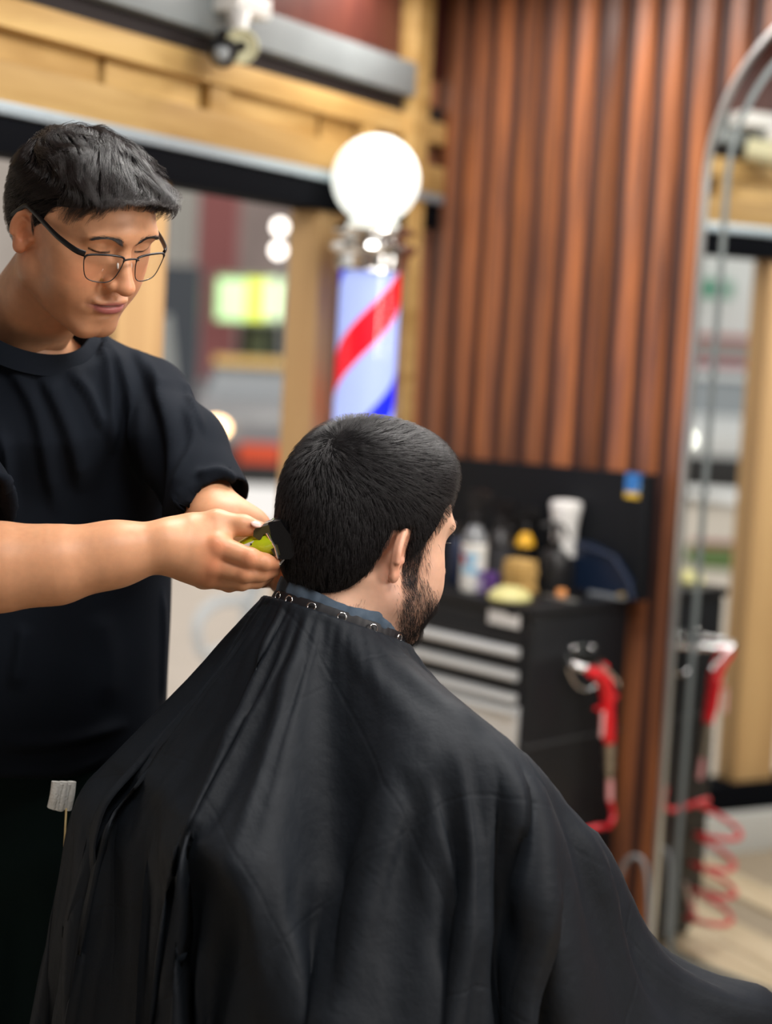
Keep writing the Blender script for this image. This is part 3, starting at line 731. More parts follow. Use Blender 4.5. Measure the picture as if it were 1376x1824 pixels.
# -------------------------------------------------- client: head, neck and the seated body under the cape
cp_root = empty('person', (.05, 2.02, 0), 'seated bearded man under a black cape, seen from behind, getting his hair cut', 'person')
EARFL = 38
fC = lambda p: head_sdf(p, CO)
cv, cq = polygonise(fC, (-.10, -.16, -.17), (.10, .14, .15), .0015); cv = relax(cv, cq, 1, .3)
cc = head_color(cv, SKC, CO)
HF = unit([.80, .60, 0]); HR = unit([.60, -.80, 0])      # body forward / right
SR, SL_ = SHc + HR * .185 + [0, 0, -.03], SHc - HR * .185 + [0, 0, -.03]
HIP = SHc - HF * .06 + [0, 0, -.49]
def arm_pts(s): 
    a = SR if s > 0 else SL_; e = a + HR * s * .072 + HF * .10 + [0, 0, -.245]; w = e + HF * .215 - HR * s * .04 + [0, 0, -.03 if 'SIM' in globals() else -.10]; return a, e, w
def body_c(p):
    d = smin(cone(p, SHc + [0, 0, -.04], HIP, .12, .14), cone(p, SHc + HR * .13 + [0, 0, -.06], SHc - HR * .13 + [0, 0, -.06], .075, .075), .05)
    d = smin(d, cone(p, SR, SL_, .058, .058), .04); d = smin(d, cone(p, NKB + [0, 0, .02], SHc, .062, .09), .05)
    for s in (1, -1):
        a, e, w = arm_pts(s); d = smin(d, chain(p, [a, e, w], (.060, .046, .032), .02), .02); d = smin(d, cone(p, w, w + HF * .09, .034, .026), .01)
        h = HIP + HR * s * .09; kn = h + HF * .44 + HR * s * .05 + [0, 0, .0]; d = smin(d, chain(p, [h, kn, kn + HF * .06 + [0, 0, -.46]], (.090, .062, .046), .02), .03)
        d = smin(d, cone(p, kn + HF * .06 + [0, 0, -.50], kn + HF * .24 + [0, 0, -.54], .045, .035), .02)
    return d
bv, bq = polygonise(body_c, np.minimum(HIP - .4, 9) * [1, 1, 0] + [0, 0, -.09], HIP * [1, 1, 0] + [.75, .65, 1.22], .009)
V, Q, C = merge([(CF.w(cv * CS), cq, cc), (bv, bq, np.tile((.02, .02, .025), (len(bv), 1)))])
link('body', qmesh('body', V, Q, col=C), m_skin, cp_root)

WH = np.array((.016, -.078, .112))                                   # crown whorl
def client_sets(v, q):
    def vec(p, t):
        x, y, z = p.T; r = p - WH; dist = np.linalg.norm(r, axis=1, keepdims=True)
        sw = np.cross(np.array([0, -.35, .94]), r); d = r / (dist + .004) + .35 * sw / (dist + .004)
        down = np.clip((.075 - z) / .05, 0, 1)[:, None] * np.clip((.07 - y) / .05, 0, 1)[:, None]
        d = d * (1 - .75 * down) + np.array([0, .15, -1.0]) * down * .9
        fr = np.clip((y - .0) / .05, 0, 1)[:, None] * np.clip((z - .05) / .03, 0, 1)[:, None]
        return d + fr * np.array([0, .35, -.05]) + .14 * rng.normal(0, 1, d.shape)
    r = surf_sample(v, q, 34000); r = r[fC(r.astype(F32)) > -.001]
    L = np.clip(.011 + .075 * np.maximum(r[:, 2] - .01, 0) + .06 * np.maximum(r[:, 1], 0) * (r[:, 2] > .04), .009, .024) * (.75 + .4 * rng.random(len(r)))
    dw = np.linalg.norm(r - WH, axis=1)
    lift = .50 + .35 * np.exp(-(dw / .035) ** 2) + .10 * lowfreq(r, 60, 2)
    S = grow(client_hair, r, vec, L, 5, lift, -.05, .001)
    S = clump(S, 2600, .45)
    yield S, .00016 + .00008 * rng.random(len(S))
    # nape and hairline fringe: short hairs on the skin beyond the volume
    def band(n, region, ln, dirn, rad, lift=.25, cl=0):
        a = surf_sample(cv, cq, n * 14, region); a = a[:n]
        nn = grad(fC, a); d_ = dirn(a); d_ = d_ - nn * (d_ * nn).sum(1, keepdims=True); d_ /= np.linalg.norm(d_, axis=1, keepdims=True) + 1e-9
        ll = ln * (.5 + .8 * rng.random(len(a))); t = np.linspace(0, 1, 4)
        S = a[:, None] + (d_[:, None] * t[None, :, None] + nn[:, None] * (lift * np.sin(t * 2.0) * .8)[None, :, None] + rng.normal(0, .10, (len(a), 1, 3)) * t[None, :, None]) * ll[:, None, None]
        return S
    nape = lambda c: ((c[:, 1] < -.02) & (np.abs(c[:, 0]) < .062)) * np.exp(-((c[:, 2] + .074) / .010) ** 2) + .05 * ((c[:, 1] < -.03) & (c[:, 1] > -.2)) * np.exp(-((c[:, 2] + .090) / .008) ** 2) + 1e-12
    yield band(1500, nape, .007, lambda a: np.tile([0, -.2, -1.], (len(a), 1)), .00013), .00014
    # sideburn and beard
    jl = lambda c: np.interp(c[:, 1], [-.005, .005, .02, .04, .07, .10], [-.01, -.005, -.020, -.040, -.050, -.052])
    def bw(c):
        y, z, xx = c[:, 1], c[:, 2], np.abs(c[:, 0])
        back = np.interp(z, [-.13, -.10, -.08, -.05, -.02, .02], [.055, .038, .022, .010, .008, .006]); frn = np.interp(z, [-.06, -.04, -.02, .0, .03], [.12, .060, .042, .036, .034])
        m = 1 / (1 + np.exp(-(y - back) / .003)) / (1 + np.exp((y - frn) / .003)) * (z < .03) * (z > -.125)
        lipz = (np.abs(z + .049) < .011) & (xx < .024) & (y > .08)
        mus = (np.abs(z + .036) < .006) & (xx < .03) & (y > .07)
        return m * ~lipz * (.35 + .65 * np.clip((-.01 - z) / .04, 0, 1)) + mus * .8 + 1e-12
    yield band(7000, bw, .0105, lambda a: np.stack([.1 * np.sign(a[:, 0]), .25 + 0 * a[:, 0], -1. + 0 * a[:, 0]], 1), .0001, .45), .00016
    def sbw(c): return ((c[:, 1] > .006) & (c[:, 1] < .028) & (c[:, 2] > -.03) & (c[:, 2] < .03) & (np.abs(c[:, 0]) > .04)) + 1e-12
    yield band(1500, sbw, .013, lambda a: np.stack([0 * a[:, 0], .12 + 0 * a[:, 0], -1. + 0 * a[:, 0]], 1), .0001, .3), .00016
    b = []
    for s in (1, -1):
        n = 200; u = rng.random(n); pt = np.stack([s * (.014 + .04 * u), .105 - .35 * u ** 2 * .1, .041 + .006 * np.sin(u * 2.3) - .003 * u + rng.normal(0, .0015, n)], 1)
        for _ in range(5): pt = pt - grad(fC, pt) * fC(pt.astype(F32))[:, None]
        nn = grad(fC, pt); dr = np.stack([s * (.9 + 0 * u), -.3 + 0 * u, .3 - .6 * u], 1)
        b.append(pt[:, None] + (dr[:, None] * np.linspace(0, .007, 4)[None, :, None]) + nn[:, None] * .0006)
        n = 60; u = np.linspace(0, 1, n); e = np.array((.0325, .0775, .0285)); lx = (u - .5) * .024
        pt = np.stack([s * (e[0] + lx), e[1] + np.sqrt(.0131 ** 2 - lx ** 2), e[2] - .0062 + 12 * lx ** 2], 1); t = np.linspace(0, 1, 4)
        b.append(pt[:, None] + t[None, :, None] * np.array([s * .25, 1, -.15]) * .008 + (t ** 2)[None, :, None] * np.array([0, 0, .002]))
    yield np.concatenate(b), .00016
# ------------------------------------------------------------------ hair: a scalp volume plus single strands
rng = np.random.default_rng(7)
m_scalp = mat('hair_undercoat', (.004, .0035, .004), .9, spec=.1)
def barber_hair(p):
    x, y, z = p.T; ax_ = np.abs(x)
    d = ell(p, (0, -.014, .044), (.0835, .1075, .0850))
    d = smin(d, ell(p, (0.004, .020, .088), (.066, .082, .034)), .022)
    d = smin(d, ell(p, (-.020, .080, .078), (.052, .034, .026)), .02)
    d = smin(d, ell(p, (0, -.065, .0), (.060, .045, .060)), .03)
    zf = z - .012 * np.clip((.055 - ax_) / .015, 0, 1) * (z > .06)
    front = np.interp(zf, [-.02, 0, .022, .032, .045, .055, .066, .084, .10, .16], [.006, .012, .018, .046, .056, .060, .064, .094, .125, .14])
    
    low = np.interp(y, [-.12, -.05, -.036, -.030, .002, .008, .1], [-.066, -.060, -.03, .026, .030, .0, .0])
    cut = np.maximum(y - front, low - z) * .7
    wob = .0022 * np.sin(x * 160 + 40 * y + 2.2 * np.sin(y * 60)) * np.clip((z - .07) / .03, 0, 1)
    return smax(d + wob, cut, .010)
def client_hair(p):
    x, y, z = p.T; ax_ = np.abs(x)
    d = ell(p, (0, -.010, .052), (.0850, .1090, .1010))
    d = smin(d, ell(p, (0, .036, .100), (.064, .064, .046)), .02)
    d = smin(d, ell(p, (0, -.060, -.006), (.060, .040, .060)), .035)
    front = np.interp(z, [-.06, -.03, 0, .03, .045, .060, .085, .12], [.020, .022, .022, .040, .052, .070, .104, .12])
    low = np.interp(y, [-.12, -.06, -.036, -.028, .000, .006, .1], [-.080, -.076, -.036, .028, .032, -.022, -.02])
    low = low + .010 * np.clip(1 - np.abs(ax_) / .05, 0, 1) * (y < -.04) * -1
    return smax(d, np.maximum(y - front, low - z) * .7, .008)
def surf_sample(v, q, n, w=None):
    a = v[q]; nr = np.cross(a[:, 2] - a[:, 0], a[:, 3] - a[:, 1]); ar = np.linalg.norm(nr, axis=1)
    pr = ar if w is None else ar * w(a.mean(1)); i = rng.choice(len(q), n, p=pr / pr.sum()); uv = rng.random((n, 2))
    A = a[i]; u, t = uv[:, :1], uv[:, 1:]
    return (A[:, 0] * (1 - u) + A[:, 1] * u) * (1 - t) + (A[:, 3] * (1 - u) + A[:, 2] * u) * t
def grow(sdf, roots, dirf, length, k, lift0, lift1, sink=.0015, wave=None):
    n = len(roots); nr = grad(sdf, roots); p = roots - nr * sink; out = [p]; L = np.broadcast_to(length, (n,))
    for i in range(k - 1):
        nn = grad(sdf, p); t = dirf(p, i / (k - 1)); t = t - nn * (t * nn).sum(1, keepdims=True); t /= np.linalg.norm(t, axis=1, keepdims=True) + 1e-9
        lf = lift0 + (lift1 - lift0) * i / (k - 1)
        s = t + nn * (lf[:, None] if np.ndim(lf) else lf); s /= np.linalg.norm(s, axis=1, keepdims=True)
        p = p + s * (L / (k - 1))[:, None]; out.append(p)
    return np.stack(out, 1)
def clump(S, m, amt):
    """draw strands towards nearby guide strands with increasing strength to the tip"""
    n, k, _ = S.shape; gi = rng.choice(n, m, replace=False); G = S[gi]; r = S[:, 0]; near = np.empty(n, int)
    for s in range(0, n, 4000): near[s:s + 4000] = ((r[s:s + 4000, None] - G[None, :, 0]) ** 2).sum(-1).argmin(1)
    w = (np.linspace(0, 1, k) ** 1.2)[None, :, None] * amt
    T = G[near]; off = (S[:, :1] - T[:, :1]) * .35
    return S * (1 - w) + (T + off) * w
def lowfreq(p, s, seed=0):
    a = np.random.default_rng(seed); K = a.normal(0, s, (3, 5)); ph = a.random(5) * 6.28
    return np.sin(p @ K + ph).mean(1)
def hair_obj(frame, sc_, sdf, lo, hi, h, sets, mt, parent, name='hair', extra=None):
    v, q = polygonise(sdf, lo, hi, h); v = relax(v, q, 1, .4)
    V, Q = [v], [q]; n = len(v)
    for S, rad in sets(v, q):
        rv, rq = ribbons(S, rad); V.append(rv); Q.append(rq + n); n += len(rv)
    Q_ = np.concatenate(Q); me = qmesh(name, frame.w(np.concatenate(V) * sc_), Q_); o = link(name, me, [mt, m_scalp], parent)
    mi = np.zeros(len(Q_), np.int32); mi[:len(q)] = 1; me.polygons.foreach_set('material_index', mi); return o

def barber_sets(v, q):
    def vec(p, t):
        x, y, z = p.T; top = np.clip((z - .070) / .03, 0, 1); f = lowfreq(p, 22, 3)
        d = np.stack([.30 + .9 * f, np.ones(len(p)), -.10 + .0 * x], 1) * top[:, None]
        side = np.stack([.0 * x, -.75 - .2 * f, -.60 + .35 * f], 1)
        tmp = np.clip((y - .0) / .03, 0, 1)[:, None] * np.clip((.085 - z) / .03, 0, 1)[:, None]
        return d + side * (1 - top)[:, None] + tmp * np.array([0, -.2, -.6])
    r = surf_sample(v, q, 20000); r = r[fB(r.astype(F32)) > -.001]
    top = np.clip((r[:, 2] - .070) / .03, 0, 1)
    L = .020 + .042 * top * (.7 + .6 * rng.random(len(r)))
    S = grow(barber_hair, r, vec, L, 8, .34 + .16 * lowfreq(r, 30, 9), -.04)
    S = clump(S, 420, .60)
    # wave across the strand
    t = np.linspace(0, 1, 8); dirn = np.gradient(S, axis=1); nn = grad(barber_hair, S[:, 3]); sd = np.cross(dirn, nn[:, None]); sd /= np.linalg.norm(sd, axis=-1, keepdims=True) + 1e-9
    ph = lowfreq(r, 30, 5) * 5; S = S + sd * (.0026 * np.sin(ph[:, None] + t * 5.0) * t * top[:, None])[..., None] + rng.normal(0, .0007, S.shape) * t[None, :, None]
    yield S, .00015 + .00011 * rng.random(len(S))
    # curls hanging over the forehead
    m = r[(r[:, 1] > .07) & (r[:, 2] > .078) & (r[:, 2] < .100)]
    m = m[rng.choice(len(m), min(700, len(m)), replace=False)]
    def curl(p, t): return np.stack([.35 * np.sin(lowfreq(p, 80, 4) * 6) - .2, .25 - t * .9 + 0 * p[:, 0], -.9 + 0 * p[:, 0]], 1)
    C_ = m[:, None, :] + np.cumsum(np.stack([np.stack([.35 * np.sin(lowfreq(m, 60, 4) * 6 + i * .7), .55 - .13 * i + .15 * lowfreq(m, 50, 8), -.45 - .05 * i + 0 * m[:, 0]], 1) for i in range(8)], 1) * .0030, 1)
    yield clump(C_, 60, .7), .00022
    # brows
    b = []
    for s in (1, -1):
        n = 560; u = rng.random(n); w = rng.normal(0, 1, n) * (.0036 - .0014 * u)
        bx = .012 + .040 * u; bz = .0388 + .0062 * np.sin(u * 2.1) - .002 * u + w
        by = .1135 - .30 * (bx - .010) ** 1.0 * (bx > .010) * .55 - 5.2 * np.maximum(bx - .026, 0) ** 2 * 2.0
        pt = np.stack([s * bx, by, bz], 1)
        for _ in range(5): pt = pt - grad(fB, pt) * fB(pt.astype(F32))[:, None]
        ln = .0065; dr = np.stack([s * (.9 + 0 * u), -.3 + 0 * u, .35 - .6 * u], 1); nn = grad(fB, pt)
        b.append(pt[:, None] + (dr[:, None] * np.linspace(0, ln, 4)[None, :, None]) + nn[:, None] * (.0004 + .0006 * np.sin(np.linspace(0, 3, 4)))[None, :, None])
    yield np.concatenate(b), .00020
ho = hair_obj(BF, BS, barber_hair, (-.10, -.14, -.08), (.10, .15, .18), .0030, barber_sets, m_hairb, bp_root); ho['label'] = 'wavy dark brown hair, short at the sides'

